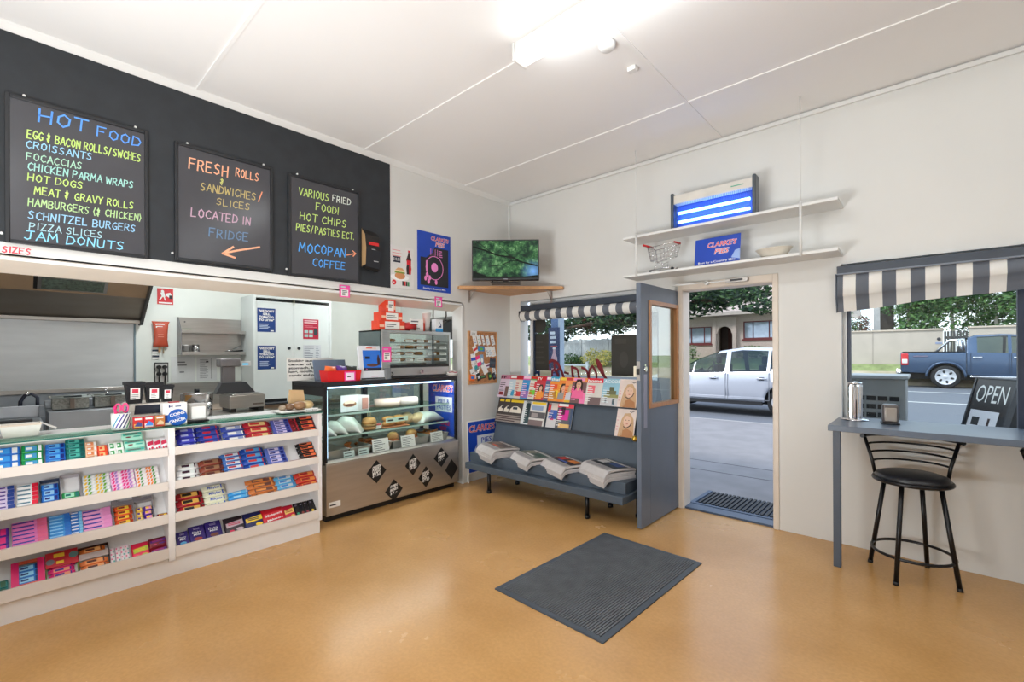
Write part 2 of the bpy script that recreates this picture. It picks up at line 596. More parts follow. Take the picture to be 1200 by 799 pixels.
# leaf: local frame with x along the leaf from the free edge to the hinge, front towards +X of the room
leaf = MB()
X0, X1, Y0, Y1 = 2.128, 2.168, -.77, .012
VY0, VY1, VZ0, VZ1 = -.60, -.045, 1.02, 1.90
leaf.box(X0, X1, Y0, VY0, .012, 2.055, DOORP, .002)
leaf.box(X0, X1, VY1, Y1, .012, 2.055, DOORP, .002)
leaf.box(X0, X1, VY0, VY1, .012, VZ0, DOORP)
leaf.box(X0, X1, VY0, VY1, VZ1, 2.055, DOORP)
door = struct('door_1', leaf, label='blue-grey timber door with a glazed upper panel standing open')
f = MB()
for xa, xb in ((X1 - .002, X1 + .012), (X0 - .012, X0 + .002)):
    f.box(xa, xb, VY0 - .022, VY0 + .012, VZ0 - .022, VZ1 + .022, TIMBER)
    f.box(xa, xb, VY1 - .012, VY1 + .022, VZ0 - .022, VZ1 + .022, TIMBER)
    f.box(xa, xb, VY0 + .012, VY1 - .012, VZ1 - .012, VZ1 + .022, TIMBER)
    f.box(xa, xb, VY0 + .012, VY1 - .012, VZ0 - .022, VZ0 + .012, TIMBER)
f.box(X0, X1, VY1 - .012, VY1, VZ0, VZ1, TIMBER); f.box(X0, X1, VY0, VY0 + .012, VZ0, VZ1, TIMBER)
f.box(X0, X1, VY0, VY1, VZ0, VZ0 + .012, TIMBER); f.box(X0, X1, VY0, VY1, VZ1 - .012, VZ1, TIMBER)
f.obj('vision_frame', door)
g = MB(); g.box(2.146, 2.15, VY0 + .012, VY1 - .012, VZ0 + .012, VZ1 - .012, glass_mat('door_glass', (232, 240, 236), .22)); g.obj('pane', door)
g = MB(); g.box(X1, X1 + .003, -.725, -.665, .84, 1.29, C(150, 152, 170, .35, metal=.3), .001); g.obj('push_plate', door, label='pale metal push plate')
g = MB(); g.cyl((X1, -.695, 1.335), (X1 + .012, -.695, 1.335), .022, CHROME); g.box(X1, X1 + .004, -.708, -.682, 1.36, 1.375, CHROME); g.obj('lock_cylinder', door)
g = MB(); g.box(X0 - .03, X0, -.765, -.70, 1.27, 1.36, C(226, 220, 200, .4), .004); g.box(X0 + .005, X1 - .006, -.776, -.768, 1.24, 1.4, STEEL); g.box(X0 + .008, X1 - .008, -.79, -.77, 1.29, 1.34, C(40, 38, 36, .4), .003); g.obj('rim_lock', door)
g = MB(); g.cyl((X0 - .045, -.70, .74), (X0, -.70, .74), .018, C(196, 160, 70, .3, metal=.9)); g.ball((X0 - .055, -.70, .74), .026, C(196, 160, 70, .3, metal=.9)); g.obj('door_knob', door)
# closer arm between the leaf's top and the frame head
cl = thing('door_closer', 'white jointed door closer arm above the open door', 'door closer', (2.45, -.02, 2.10))
g = MB(); g.box(.16, .34, -.03, .006, -.018, .018, STEEL, .003); g.box(.2, .3, -.04, -.02, -.008, .008, C(60, 60, 62)); g.obj('bracket', cl)
g = MB(); g.box(-.02, .2, -.038, -.026, -.006, .006, WHITE); g.cyl((0, -.045, 0), (0, -.01, 0), .018, WHITE); g.obj('arm', cl)
g = MB(); g.tube([(0, -.045, .004), (-.12, -.10, -.004), (-.27, -.16, -.012)], .008, WHITE); g.obj('arm', cl)

# rubber mats
def ribbed_mat(name, label, c, w_, d_, rz, rm, bm, nr, edge_mats=None):
    o = thing(name, label, 'mat', c, rz)
    b = MB(); b.box(-w_ / 2, w_ / 2, -d_ / 2, d_ / 2, 0, .006, bm)
    e = .035
    for (x0, x1, y0, y1) in ((-w_ / 2, w_ / 2, -d_ / 2, -d_ / 2 + e), (-w_ / 2, w_ / 2, d_ / 2 - e, d_ / 2), (w_ / 2 - e, w_ / 2, -d_ / 2 + e, d_ / 2 - e), (-w_ / 2, -w_ / 2 + e, -d_ / 2 + e, d_ / 2 - e)):
        b.box(x0, x1, y0, y1, .004, .010, bm, .003, 1)
    b.obj('border', o)
    r = MB()
    for i in range(nr):
        y = -d_ / 2 + e + (d_ - 2 * e) * (i + .5) / nr
        h = (d_ - 2 * e) / nr * .33
        r.box(-w_ / 2 + e, w_ / 2 - e, y - h, y + h, .005, .012, rm)
    r.obj('ribs', o)
    return o
RUB = mat('grey_ribbed_rubber', (94, 96, 100), 0.75, var=0.12, scale=10)
RUBE = mat('grey_rubber_edge', (72, 79, 88), 0.6, var=0.08)
ribbed_mat('floor_mat', 'grey ribbed rubber mat lying on the tan floor inside the door', (2.345, -1.66, 0), 1.235, .79, R(88), RUB, RUBE, 44)
o = thing('doorway_mat', 'black slatted rubber mat in a blue tray outside the threshold', 'mat', (2.56, .43, .0), 0)
b = MB(); b.box(-.36, .36, -.26, .26, 0, .008, C(52, 72, 98, .5)); b.box(-.36, .36, -.26, -.22, .006, .02, C(52, 72, 98, .5)); b.box(-.36, -.32, -.22, .26, .006, .02, C(52, 72, 98, .5)); b.obj('tray', o)
b = MB()
for i in range(17):
    x = -.3 + i * .039
    b.box(x, x + .022, -.2, .24, .006, .022, C(20, 22, 26, .6))
b.obj('slats', o)
# ------------------------------------------------------------------ left wall: chalkboards, posters, cork board
BOARD = mat('chalkboard_surface', (66, 66, 71), 0.2, var=0.08, scale=3)
BFRAME = mat('black_board_frame', (30, 32, 36), 0.4, var=0.06)
BLU, GRN, CYN, YLW = C(92, 160, 255, .6), C(196, 226, 120, .6), C(150, 205, 235, .6), C(205, 208, 120, .6)
ORG, PCH, TAN_, MAU, TEAL_, SLB = C(250, 178, 140, .6), C(245, 160, 120, .6), C(190, 170, 105, .6), C(196, 160, 180, .6), C(110, 150, 170, .6), C(96, 130, 165, .6)
SKYB = C(80, 170, 250, .6)
def chalkboard(label, yc, zc, w_, h_, lines, extra=None):
    o = thing('menu_chalkboard', label, 'chalkboard', (.006, yc, zc), LEFT, 'menu chalkboards')
    p = MB(); p.box(-w_ / 2 + .012, w_ / 2 - .012, -.014, 0, -h_ / 2 + .012, h_ / 2 - .012, BOARD); p.obj('panel', o)
    f = MB()
    t = .02
    for q in ((-w_ / 2, -w_ / 2 + t, -h_ / 2, h_ / 2), (w_ / 2 - t, w_ / 2, -h_ / 2, h_ / 2), (-w_ / 2 + t, w_ / 2 - t, -h_ / 2, -h_ / 2 + t), (-w_ / 2 + t, w_ / 2 - t, h_ / 2 - t, h_ / 2)):
        f.box(q[0], q[1], -.022, 0, q[2], q[3], BFRAME, .003)
    f.obj('frame', o)
    for sx, sz in ((-.38, 1), (.4, 1), (-.52, -.86)):
        c = MB()
        c.cyl((sx * w_, -.012, sz * (h_ / 2 + .012)), (sx * w_, .0, sz * (h_ / 2 + .012)), .007, WHITE)
        c.obj('fixing', o)
    for (s, x, z, h, wd, col, sl) in lines:
        m = MB()
        m.hand(s, x, z, h, col, -.0145, width=wd, slope=sl, wd=h * .12)
        m.obj('chalk_line', o)
    if extra:
        m = MB()
        extra(m)
        m.obj('chalk_arrow', o)
    return o
chalkboard('large chalkboard headed HOT FOOD with ten handwritten menu lines', -3.981, 2.553, .655, .862, [
    ('HOT', -.19, .31, .075, .23, BLU, .05), ('FOOD', .07, .315, .06, .23, BLU, .02),
    ('EGG & BACON ROLLS/SWCHES', -.238, .199, .048, .53, GRN, .035), ('CROISSANTS', -.243, .14, .042, .295, CYN, .045), ('FOCACCIAS', -.241, .069, .042, .245, C(170, 215, 190, .6), .05),
    ('CHICKEN PARMA WRAPS', -.236, .01, .044, .49, C(160, 215, 205, .6), .04), ('HOT DOGS', -.236, -.051, .042, .245, GRN, .04), ('MEAT & GRAVY ROLLS', -.21, -.124, .044, .465, GRN, .03),
    ('HAMBURGERS (& CHICKEN)', -.235, -.2, .044, .53, C(180, 215, 150, .6), .035), ('SCHNITZEL BURGERS', -.235, -.275, .045, .5, C(150, 200, 235, .6), .03),
    ('PIZZA SLICES', -.231, -.338, .04, .33, C(165, 205, 215, .6), .02), ('JAM DONUTS', -.25, -.4, .05, .46, C(140, 215, 250, .6), .02)])
def arr1(m):
    m.ribbon([(.225, -.235), (.06, -.29), (-.028, -.325)], .014, ORG, -.0145)
    m.ribbon([(.04, -.265), (-.03, -.325), (.05, -.345)], .014, ORG, -.0145)
chalkboard('chalkboard reading FRESH ROLLS & SANDWICHES with a drawn arrow', -3.18, 2.557, .652, .835, [
    ('FRESH', -.24, .25, .075, .26, ORG, .04), ('ROLLS', .06, .28, .06, .17, ORG, .03), ('&', -.045, .19, .045, .04, YLW, 0), ('SANDWICHES', -.17, .115, .055, .38, TAN_, .04), ('/', .22, .13, .07, .05, PCH, 0),
    ('SLICES', -.068, .03, .05, .235, TAN_, .05), ('LOCATED IN', -.229, -.09, .06, .40, MAU, .04), ('FRIDGE', -.118, -.215, .062, .275, SLB, .04)], arr1)
def arr2(m):
    m.ribbon([(.193, -.178), (.277, -.150)], .01, PCH, -.0145)
    m.ribbon([(.25, -.13), (.28, -.15), (.255, -.178)], .01, PCH, -.0145)
chalkboard('chalkboard listing VARIOUS FRIED FOOD and coffee in blue beside the coffee bag', -2.41, 2.553, .645, .845, [
    ('VARIOUS', -.235, .262, .062, .27, GRN, .03), ('FRIED', .06, .28, .055, .18, C(225, 235, 225, .6), .03), ('FOOD!', -.09, .168, .06, .22, GRN, .03),
    ('HOT CHIPS', -.227, .058, .062, .43, GRN, .03), ('PIES/PASTIES ECT.', -.258, -.042, .058, .53, GRN, .03), ('MOCOPAN', -.237, -.215, .075, .43, SKYB, .04), ('COFFEE', -.121, -.32, .062, .31, SKYB, .02)], arr2)
m = MB(); m.hand('E SIZES', -.03, .012, .034, C(230, 66, 84, .6), -.0005, width=.16, wd=.006); o = m.obj('painted_lettering', loc=(.001, -4.33, 2.055), rot=(0, 0, LEFT))
tag(o, 'red handwritten letters E SIZES on the white fascia under the large chalkboard', 'lettering')

# coffee bag pinned at the band's end
o = thing('coffee_bag', 'black and kraft coffee bag hung beside the third chalkboard', 'coffee bag', (.006, -1.985, 2.46), LEFT)
b = MB()
b.rings([[(-.075, -.0, z + .02), (-.075 * 1, -d, z), (.075, -d * .9, z - .012), (.075, 0, z - .012)] for z, d in ((-.19, .05), (-.17, .07), (0, .08), (.13, .06), (.18, .012))], C(30, 29, 30, .35), smooth=False)
b.obj('pouch', o)
KR = C(186, 150, 108, .6)
b = MB()
b.face([(-.0765, 0, -.165), (-.0765, 0, .195), (-.0765, -.012, .18), (-.0765, -.06, .13), (-.0765, -.082, 0), (-.0765, -.072, -.15)], KR)
b.obj('kraft_gusset', o, label='kraft brown side gusset')
b = MB(); b.rect(-.05, .055, .03, .06, C(205, 40, 40), -.083); b.rect(-.02, .02, -.01, -.004, C(200, 200, 200), -.083); b.rect(.0, .05, -.12, -.112, C(200, 200, 200), -.083); b.obj('label', o)

# combo poster
o = thing('meal_poster', 'white meal deal poster with a burger and cola bottle on the wall', 'poster', (.002, -1.615, 2.345), LEFT)
b = MB(); b.box(-.142, .142, -.003, 0, -.212, .212, C(222, 220, 218, .4)); b.obj('sheet', o)
b = MB()
Yp = -.0035
b.lines(-.115, .03, .10, .185, 3, C(225, 120, 120), Yp, 3, .2)
b.rect(-.11, -.02, .045, .105, C(28, 34, 56), Yp); b.text('$10.00', -.103, .062, .03, PAPER, Yp - .0004, width=.075)
COLA, CRED = C(46, 22, 24), C(214, 30, 44)
b.poly([(.055, -.06), (.105, -.06), (.112, .0), (.104, .05), (.112, .09), (.094, .14), (.09, .165), (.074, .165), (.07, .14), (.05, .09), (.058, .05), (.05, 0)], COLA, Yp)
b.rect(.055, .108, .035, .085, CRED, Yp - .0004); b.rect(.07, .094, .165, .185, CRED, Yp - .0004); b.poly([(.085, -.06), (.105, -.06), (.11, 0), (.104, .035), (.085, .035)], CRED, Yp - .0004)
b.disc(-.03, -.10, .11, C(240, 240, 240), Yp, .032)
b.disc(-.025, -.085, .062, C(206, 140, 92), Yp - .0004, .035); b.poly([(-.09, -.06), (.035, -.06), (.03, -.045), (-.085, -.045)], C(120, 150, 60), Yp - .0008)
b.poly([(-.088, -.046), (.034, -.046), (.03, -.03), (-.082, -.03)], C(235, 215, 170), Yp - .0008); b.poly([(-.08, -.03), (.028, -.03), (.0, -.005), (-.05, -.005)], C(214, 160, 110), Yp - .0008)
b.disc(-.095, -.155, .025, CRED, Yp); b.lines(-.115, -.075, -.165, -.145, 1, PAPER, Yp - .0005)
for i, cc in enumerate((COLA, CRED, COLA, C(40, 130, 80))):
    b.rect(.0 + i * .022, .019 + i * .022, -.18, -.135, cc, Yp)
b.obj('print', o)

# pie poster
def pie_lettering(b, x, z, h, wd, y, outline=PAPER):
    b.text("CLARKE'S", x, z, h, outline, y, 'C', wd * 1.02, bold=.04, shear=.2)
    b.text("CLARKE'S", x, z, h, C(222, 30, 40), y - .0006, 'C', wd, bold=.006, shear=.2)
o = thing('pie_poster', 'blue pie poster with a pink chalk drawing on its black panel', 'poster', (.002, -1.205, 2.455), LEFT)
b = MB(); b.box(-.222, .222, -.004, 0, -.312, .312, CBLUE); b.obj('sheet', o)
b = MB()
Yp = -.0045
b.poly([(-.185, .04), (-.11, .04), (-.03, .1), (.0, .16), (.19, .16), (.19, -.255), (-.185, -.255)], C(38, 38, 44), Yp)
pie_lettering(b, .075, .235, .042, .24, Yp - .0006); b.text('PIES', .075, .18, .042, PAPER, Yp - .0006, 'C', .13, .05, .2); b.text('PIES', .075, .18, .042, C(222, 30, 40), Yp - .0012, 'C', .12, 0, .2)
PK = C(238, 140, 205)
b.ribbon([(.0 + .115 * math.cos(i * PI / 12), -.06 + .125 * math.sin(i * PI / 12)) for i in range(25)], .008, PK, Yp - .0006)
b.disc(.0, -.055, .045, PK, Yp - .0006, .05)
for i in range(4):
    b.ribbon([(-.05 + i * .03, .075), (-.05 + i * .03, .14)], .006, PK, Yp - .0006)
b.lines(.055, .11, .06, .14, 4, PK, Yp - .0006, 5)
for x, z in ((-.12, -.18), (-.08, -.21), (-.1, -.14), (.02, -.21), (-.065, -.17)):
    b.disc(x, z, .017, PK, Yp - .0006, .026)
b.ribbon([(-.105, .0), (-.105, -.1)], .02, PK, Yp - .0006)
b.text('Best by a Country Mile', 0, -.292, .018, PAPER, Yp, 'C', .3, .01)
b.obj('print', o)

# pink price tickets on the fascia
for y, z, lb in ((-2.237, 2.045, 'pink bordered ticket on the fascia below the third chalkboard'), (-1.16, 2.035, "pink bordered ticket on the fascia below the blue pie poster")):
    o = thing('price_ticket', lb, 'ticket', (.013, y, z), LEFT, 'pink tickets')
    b = MB(); b.box(-.05, .05, -.003, 0, -.055, .055, PINK); b.obj('card', o)
    b = MB(); b.rect(-.034, .034, -.045, .014, PAPER, -.0035); b.lines(-.025, .025, -.04, .01, 4, INK, -.004, 2); b.lines(-.036, .036, .026, .046, 1, C(200, 200, 210), -.0035, 3, .7); b.obj('print', o)

# cork board and what is pinned to it
o = thing('cork_board', 'cork notice board with timber edge covered in cards and key tags', 'notice board', (.0, -.495, 1.43), LEFT)
CORK = mat('cork', (176, 122, 80), 0.85, var=0.22, scale=60)
b = MB(); b.box(-.222, .222, -.012, 0, -.298, .298, CORK); b.obj('cork_sheet', o)
b = MB()
for q in ((-.235, -.222, -.31, .31), (.222, .235, -.31, .31), (-.222, .222, -.31, -.298), (-.222, .222, .298, .31)):
    b.box(q[0], q[1], -.018, 0, q[2], q[3], PINE, .002)
b.obj('frame', o)
def pin_item(dx, dz, w_, h_, ang, col, name, label, cat, col2=None, group=None, deco=None):
    """a card or tag hung from a pin; px fractions of the board"""
    q = MB()
    q.box(-w_ / 2, w_ / 2, -.003, 0, -h_, 0, col, .0008, 1)
    if deco == 'lines':
        q.lines(-w_ * .35, w_ * .35, -h_ * .85, -h_ * .3, 3, col2, -.0036, int(abs(dx) * 900) + 3, .3)
    elif deco == 'blob':
        q.disc(0, -h_ * .55, w_ * .3, col2, -.0036, h_ * .25)
    elif deco == 'band':
        q.rect(-w_ / 2, w_ / 2, -h_ * .65, -h_ * .35, col2, -.0036)
    q.cyl((0, -.008, -.006), (0, .002, -.006), .004, C(200, 60, 60) if (dx > 0) else C(60, 120, 190), n=8)
    ob = q.obj(name, loc=(.0125 + .0035 * (abs(int(dx * 1000)) % 3), -.495 + dx, 1.43 + dz), rot=(0, 0, LEFT))
    ob.rotation_euler = Euler((0, ang, LEFT), 'XYZ')
    tag(ob, label, cat, group)
W_ = PAPER
pin_item(-.155, .31, .10, .06, .05, W_, 'pinned_note', 'white note folded over the top left edge of the cork board', 'note', INK, None, 'lines')
for i, (dx, lb, c2) in enumerate(((-.15, 'first card in the top row, blue edged', CBLUE), (-.085, 'second card in the top row, tinted green', C(120, 180, 150)), (-.02, 'third card in the top row, thin and white', INK), (.06, 'fourth card in the top row, wide and white', C(120, 170, 220)), (.14, 'fifth card in the top row, printed dark at one side', C(90, 80, 90)))):
    pin_item(dx, .265, .055 if i != 2 else .036, .12, -.28, W_, 'pinned_card', lb + ', on the cork board', 'card', c2, 'cards pinned on the cork board', 'lines')
pin_item(-.15, .135, .06, .09, -.55, W_, 'pinned_card', 'tilted white card with a red corner under the top row of the cork board', 'card', RED, 'cards pinned on the cork board', 'band')
pin_item(-.03, .135, .105, .06, .05, C(40, 130, 190), 'pinned_badge', 'bright blue and green oval tag in the second row of the cork board', 'badge', C(110, 180, 60), None, 'blob')
for dx, lb, c2 in ((.06, 'white card left of three overlapping in the second row of the cork board', INK), (.105, 'white card middle of three overlapping in the second row of the cork board', C(150, 180, 210)), (.155, 'cream card right of three overlapping in the second row of the cork board', C(240, 190, 150))):
    pin_item(dx, .13, .065, .12, -.22, W_, 'pinned_card', lb, 'card', c2, 'cards pinned on the cork board', 'lines')
pin_item(-.165, .045, .075, .125, -.12, W_, 'pinned_card', 'white card with blue border at the left of the third row of the cork board', 'card', CBLUE, 'cards pinned on the cork board', 'band')
pin_item(-.10, .02, .065, .12, -.35, C(238, 40, 120), 'pinned_tag', 'hot pink tag in the third row of the cork board', 'tag', PAPER, None, 'band')
pin_item(-.03, .035, .06, .12, -.15, C(130, 160, 190), 'pinned_card', 'blue-grey card right of the pink tag on the cork board', 'card', PAPER, 'cards pinned on the cork board', 'blob')
pin_item(.16, -.01, .10, .115, .1, C(48, 56, 66), 'pinned_pouch', 'dark grey pouch at the right edge of the cork board', 'pouch', C(70, 80, 90), None, 'band')
pin_item(-.15, -.07, .085, .10, -.6, W_, 'pinned_card', 'white card with a teal dot in the fourth row of the cork board', 'card', C(40, 150, 160), 'cards pinned on the cork board', 'blob')
pin_item(-.19, -.13, .06, .13, -.35, W_, 'pinned_card', 'plain white card hanging low at the left edge of the cork board', 'card', INK, 'cards pinned on the cork board', 'lines')
pin_item(-.075, -.10, .075, .13, .55, W_, 'pinned_card', 'blank white card tilted left at the centre of the fourth row of the cork board', 'card', None, 'cards pinned on the cork board')
pin_item(-.01, -.08, .075, .125, -.5, W_, 'pinned_card', 'blank white card tilted right at the centre of the fourth row of the cork board', 'card', None, 'cards pinned on the cork board')
pin_item(.075, -.07, .11, .055, -.2, C(236, 232, 236), 'pinned_ribbon', 'white and plum striped strip in the fourth row of the cork board', 'strip', C(120, 50, 90), None, 'band')
pin_item(.165, -.09, .05, .12, -.25, W_, 'pinned_card', 'narrow white card low at the right edge of the cork board', 'card', C(90, 90, 110), 'cards pinned on the cork board', 'lines')
def fob(dx, dz, w_, h_, ang, col, col2, label):
    ob = thing('key_fob', label, 'key fob', (.0125, -.495 + dx, 1.43 + dz), 0, 'key fobs on the bottom row of the cork board', rot=(0, ang, LEFT))
    q = MB(); q.box(-w_ / 2, w_ / 2, -.012, 0, -h_, -.02, col, .006); q.rect(-w_ * .3, w_ * .3, -h_ * .75, -h_ * .45, col2, -.0125); q.obj('body', ob)
    q = MB(); q.tube([(.012 * math.cos(t * PI / 6), -.004, -.012 + .012 * math.sin(t * PI / 6)) for t in range(12)], .0018, CHROME, 6, loop=True); q.obj('ring', ob)
fob(-.175, -.175, .085, .095, .1, C(232, 110, 30), C(40, 110, 190), 'round orange key fob with blue centre at the foot of the cork board')
fob(-.10, -.165, .055, .11, -.3, C(24, 24, 28), C(210, 210, 215), 'black and white key fob next to the orange one on the cork board')
fob(-.02, -.19, .10, .06, -.1, C(30, 44, 34), C(80, 130, 70), 'dark green wide key fob on the foot of the cork board')
fob(.09, -.16, .055, .11, -.25, C(44, 66, 44), C(130, 190, 70), 'green and black key fob on the foot of the cork board')
fob(.155, -.17, .05, .105, -.4, C(30, 32, 44), C(90, 100, 120), 'navy key fob at the bottom right of the cork board')

# ------------------------------------------------------------------ corner shelf and television
o = thing('corner_shelf', 'triangular pine shelf across the room corner under the television', 'shelf', (0, 0, 2.205))
b = MB(); b.prism([(0, 0), (0, -.875), (.06, -.9), (.86, -.06), (.835, 0)], 0, .03, PINE, 'z'); b.obj('board', o)
for (p, d) in (((0, -.70), (1, 0)), ((.66, 0), (0, -1))):
    b = MB()
    px, py = p
    if d[0]:
        b.box(0, .005, py - .012, py + .012, -.14, 0, STEEL); b.box(0, .12, py - .01, py + .01, -.006, 0, STEEL); b.cyl((.004, py, -.11), (.09, py, -.006), .005, STEEL, n=6)
    else:
        b.box(px - .012, px + .012, -.005, 0, -.14, 0, STEEL); b.box(px - .01, px + .01, -.12, 0, -.006, 0, STEEL); b.cyl((px, -.004, -.11), (px, -.09, -.006), .005, STEEL, n=6)
    b.obj('bracket', o)

def screen_mat():
    m = bpy.data.materials.new('television_picture')
    m.use_nodes = True
    t = m.node_tree
    b = t.nodes['Principled BSDF']
    b.inputs['Base Color'].default_value = (.005, .005, .006, 1)
    b.inputs['Roughness'].default_value = .25
    co = t.nodes.new('ShaderNodeTexCoord')
    sp = t.nodes.new('ShaderNodeSeparateXYZ')
    t.links.new(co.outputs['Object'], sp.inputs[0])
    n = t.nodes.new('ShaderNodeTexNoise'); n.inputs['Scale'].default_value = 15; n.inputs['Detail'].default_value = 7; n.inputs['Roughness'].default_value = .65
    t.links.new(co.outputs['Object'], n.inputs['Vector'])
    r = t.nodes.new('ShaderNodeValToRGB')
    cs = [(0.3, (6, 20, 14)), (.45, (22, 60, 36)), (.56, (60, 110, 62)), (.66, (120, 165, 110)), (.8, (190, 215, 220))]
    e = r.color_ramp.elements
    e[0].position, e[0].color = cs[0][0], (*lin(cs[0][1]), 1)
    e[1].position, e[1].color = cs[-1][0], (*lin(cs[-1][1]), 1)
    for p, c in cs[1:-1]:
        q = e.new(p); q.color = (*lin(c), 1)
    t.links.new(n.outputs[0], r.inputs[0])
    # yellow-green glow low in the middle, blue sky top right, dark edges: parts of the picture on the screen
    def radial(cx, cz, sx, sz, c, prev):
        mp = t.nodes.new('ShaderNodeMapping'); mp.inputs['Location'].default_value = (-cx / sx, 0, -cz / sz); mp.inputs['Scale'].default_value = (1 / sx, 0, 1 / sz)
        t.links.new(co.outputs['Object'], mp.inputs[0])
        g = t.nodes.new('ShaderNodeTexGradient'); g.gradient_type = 'QUADRATIC_SPHERE'
        t.links.new(mp.outputs[0], g.inputs[0])
        x = t.nodes.new('ShaderNodeMix'); x.data_type = 'RGBA'
        t.links.new(g.outputs[1], x.inputs[0]); t.links.new(prev, x.inputs[6]); x.inputs[7].default_value = (*lin(c), 1)
        return x.outputs[2]
    c = radial(.13, -.08, .22, .12, (186, 205, 50), r.outputs[0])
    c = radial(.30, .13, .17, .16, (120, 175, 245), c)
    c = radial(-.12, -.135, .10, .06, (160, 220, 190), c)
    w_ = t.nodes.new('ShaderNodeTexNoise'); w_.inputs['Scale'].default_value = 6
    t.links.new(c, b.inputs['Emission Color'])
    b.inputs['Emission Strength'].default_value = 1.0
    b.inputs['Specular IOR Level'].default_value = .15
    return m
fx, fy = -math.sin(.7376), math.cos(.7376)
tx, ty = 3.9459 + fx * 5.02 + math.cos(.7376) * (-.065), -4.312 + fy * 5.02 + math.sin(.7376) * (-.065)
tv = thing('flat_television', 'black flat television showing a green river scene on the corner shelf', 'television', (tx, ty, 2.235), .7376 - .02)
b = MB(); b.box(-.365, .365, -.02, .045, .035, .475, BLACK, .006); b.obj('casing', tv)
b = MB(); b.rect(-.352, .352, .06, .462, screen_mat(), -.0205)
b.obj('screen', tv)
b = MB()
BR = mat('picture_branch', (10, 18, 12), .4, emit=.5, spec=.15)
for pts, wd in (([(-.35, .40), (-.22, .36), (-.08, .305), (.08, .28), (.16, .235), (.34, .19)], .016), ([(.16, .24), (.06, .245), (-.04, .20), (-.16, .19)], .009), ([(-.3, .45), (-.18, .36)], .008), ([(-.05, .40), (.05, .30), (.14, .25)], .007)):
    b.ribbon([(x, z) for x, z in pts], wd, BR, -.0212)
b.poly([(-.352, .06), (.352, .06), (.352, .09), (.2, .075), (-.2, .08), (-.352, .14)], BR, -.0209)
b.obj('picture', tv)
b = MB(); b.box(-.352, .352, -.024, -.02, .04, .054, BLACK); b.rect(-.022, .022, .045, .050, C(190, 190, 200), -.0245); b.box(-.05, .05, -.025, -.02, .034, .042, C(60, 18, 20)); b.obj('bezel', tv)
b = MB(); b.box(-.03, .03, -.005, .02, .008, .04, BLACK); b.box(-.16, .16, -.10, .10, 0, .009, BLACK, .004); b.obj('stand', tv)
b = MB(); b.tube([(-.15, .03, .08), (-.14, .03, .04), (-.15, -.02, .012)], .006, BLACK); b.obj('cable', tv)
# ------------------------------------------------------------------ sweets counter
CW = mat('white_laminate', (232, 231, 231), 0.4, var=0.015)
LIPM = mat('cream_lip_laminate', (222, 214, 207), 0.4, var=0.015)
cn = thing('sweets_counter', 'long white counter with four tiers of tilted sweet shelves in two bays', 'counter', (.21, -2.55, 0), LEFT)
# local x runs towards the corner (0 = right end), y away from the shopper
LT = (.86, .634, .42, .195)
LB = (.806, .579, .361, .128)
XE, XD0, XD1, XL = -.03, -1.038, -1.0, -2.42
b = MB(); b.box(XL, -.012, .015, .40, 0, .12, CW); b.obj('plinth', cn)
b = MB(); b.box(XE, 0, -.004, .42, .105, .985, CW, .002); b.obj('end_panel', cn)
b = MB(); b.box(XD0, XD1, -.004, .4, .105, .985, CW, .002); b.obj('divider', cn)
b = MB(); b.box(XL, XE, .40, .42, .0, .985, CW); b.obj('back_panel', cn)
for (xa, xb) in ((XD1, XE), (XL, XD0)):
    for lt, lb in zip(LT, LB):
        s_ = MB()
        s_.prism([(.002, lb + .004), (.19, lb + .192), (.40, lb + .192), (.40, lb + .18), (.195, lb + .18), (.012, lb - .004)], xa, xb, CW, 'x')
        so = s_.obj('shelf', cn)
        l_ = MB(); l_.prism([(-.012, lb), (-.008, lt), (.002, lt), (.004, lb + .006), (.0, lb)], xa, xb, LIPM, 'x'); l_.obj('shelf_lip', so, label='cream front lip')
gt = thing('glass_counter_top', 'green edged sheet of glass lying over the white sweets counter', 'counter top', (.21, -2.55, .985), LEFT)
b = MB(); b.box(XL, .004, -.015, .44, .006, .012, SHELFGLASS); b.obj('glass_sheet', gt)
b = MB(); b.box(XL, .004, -.018, -.015, .005, .0125, GEDGE); b.box(.004, .006, -.016, .44, .005, .0125, GEDGE); b.obj('glass_edge', gt, label='dark green polished edge')
b = MB(); b.box(XL, .003, -.013, .44, .0, .0055, mat('pale_counter_board', (214, 220, 212), .3, var=.02)); b.obj('under_board', gt)

def ytab(px):
    T_ = [(-60, -4.52), (-30, -4.423), (0, -4.332), (25, -4.251), (50, -4.167), (75, -4.079), (100, -3.987), (125, -3.889), (150, -3.787), (175, -3.679), (197, -3.578), (206, -3.536), (230, -3.419), (260, -3.262), (290, -3.094), (320, -2.913), (350, -2.717), (374, -2.553)]
    for (a, ya), (c, yc) in zip(T_, T_[1:]):
        if px <= c:
            return ya + (yc - ya) * (px - a) / (c - a)
    return T_[-1][1]

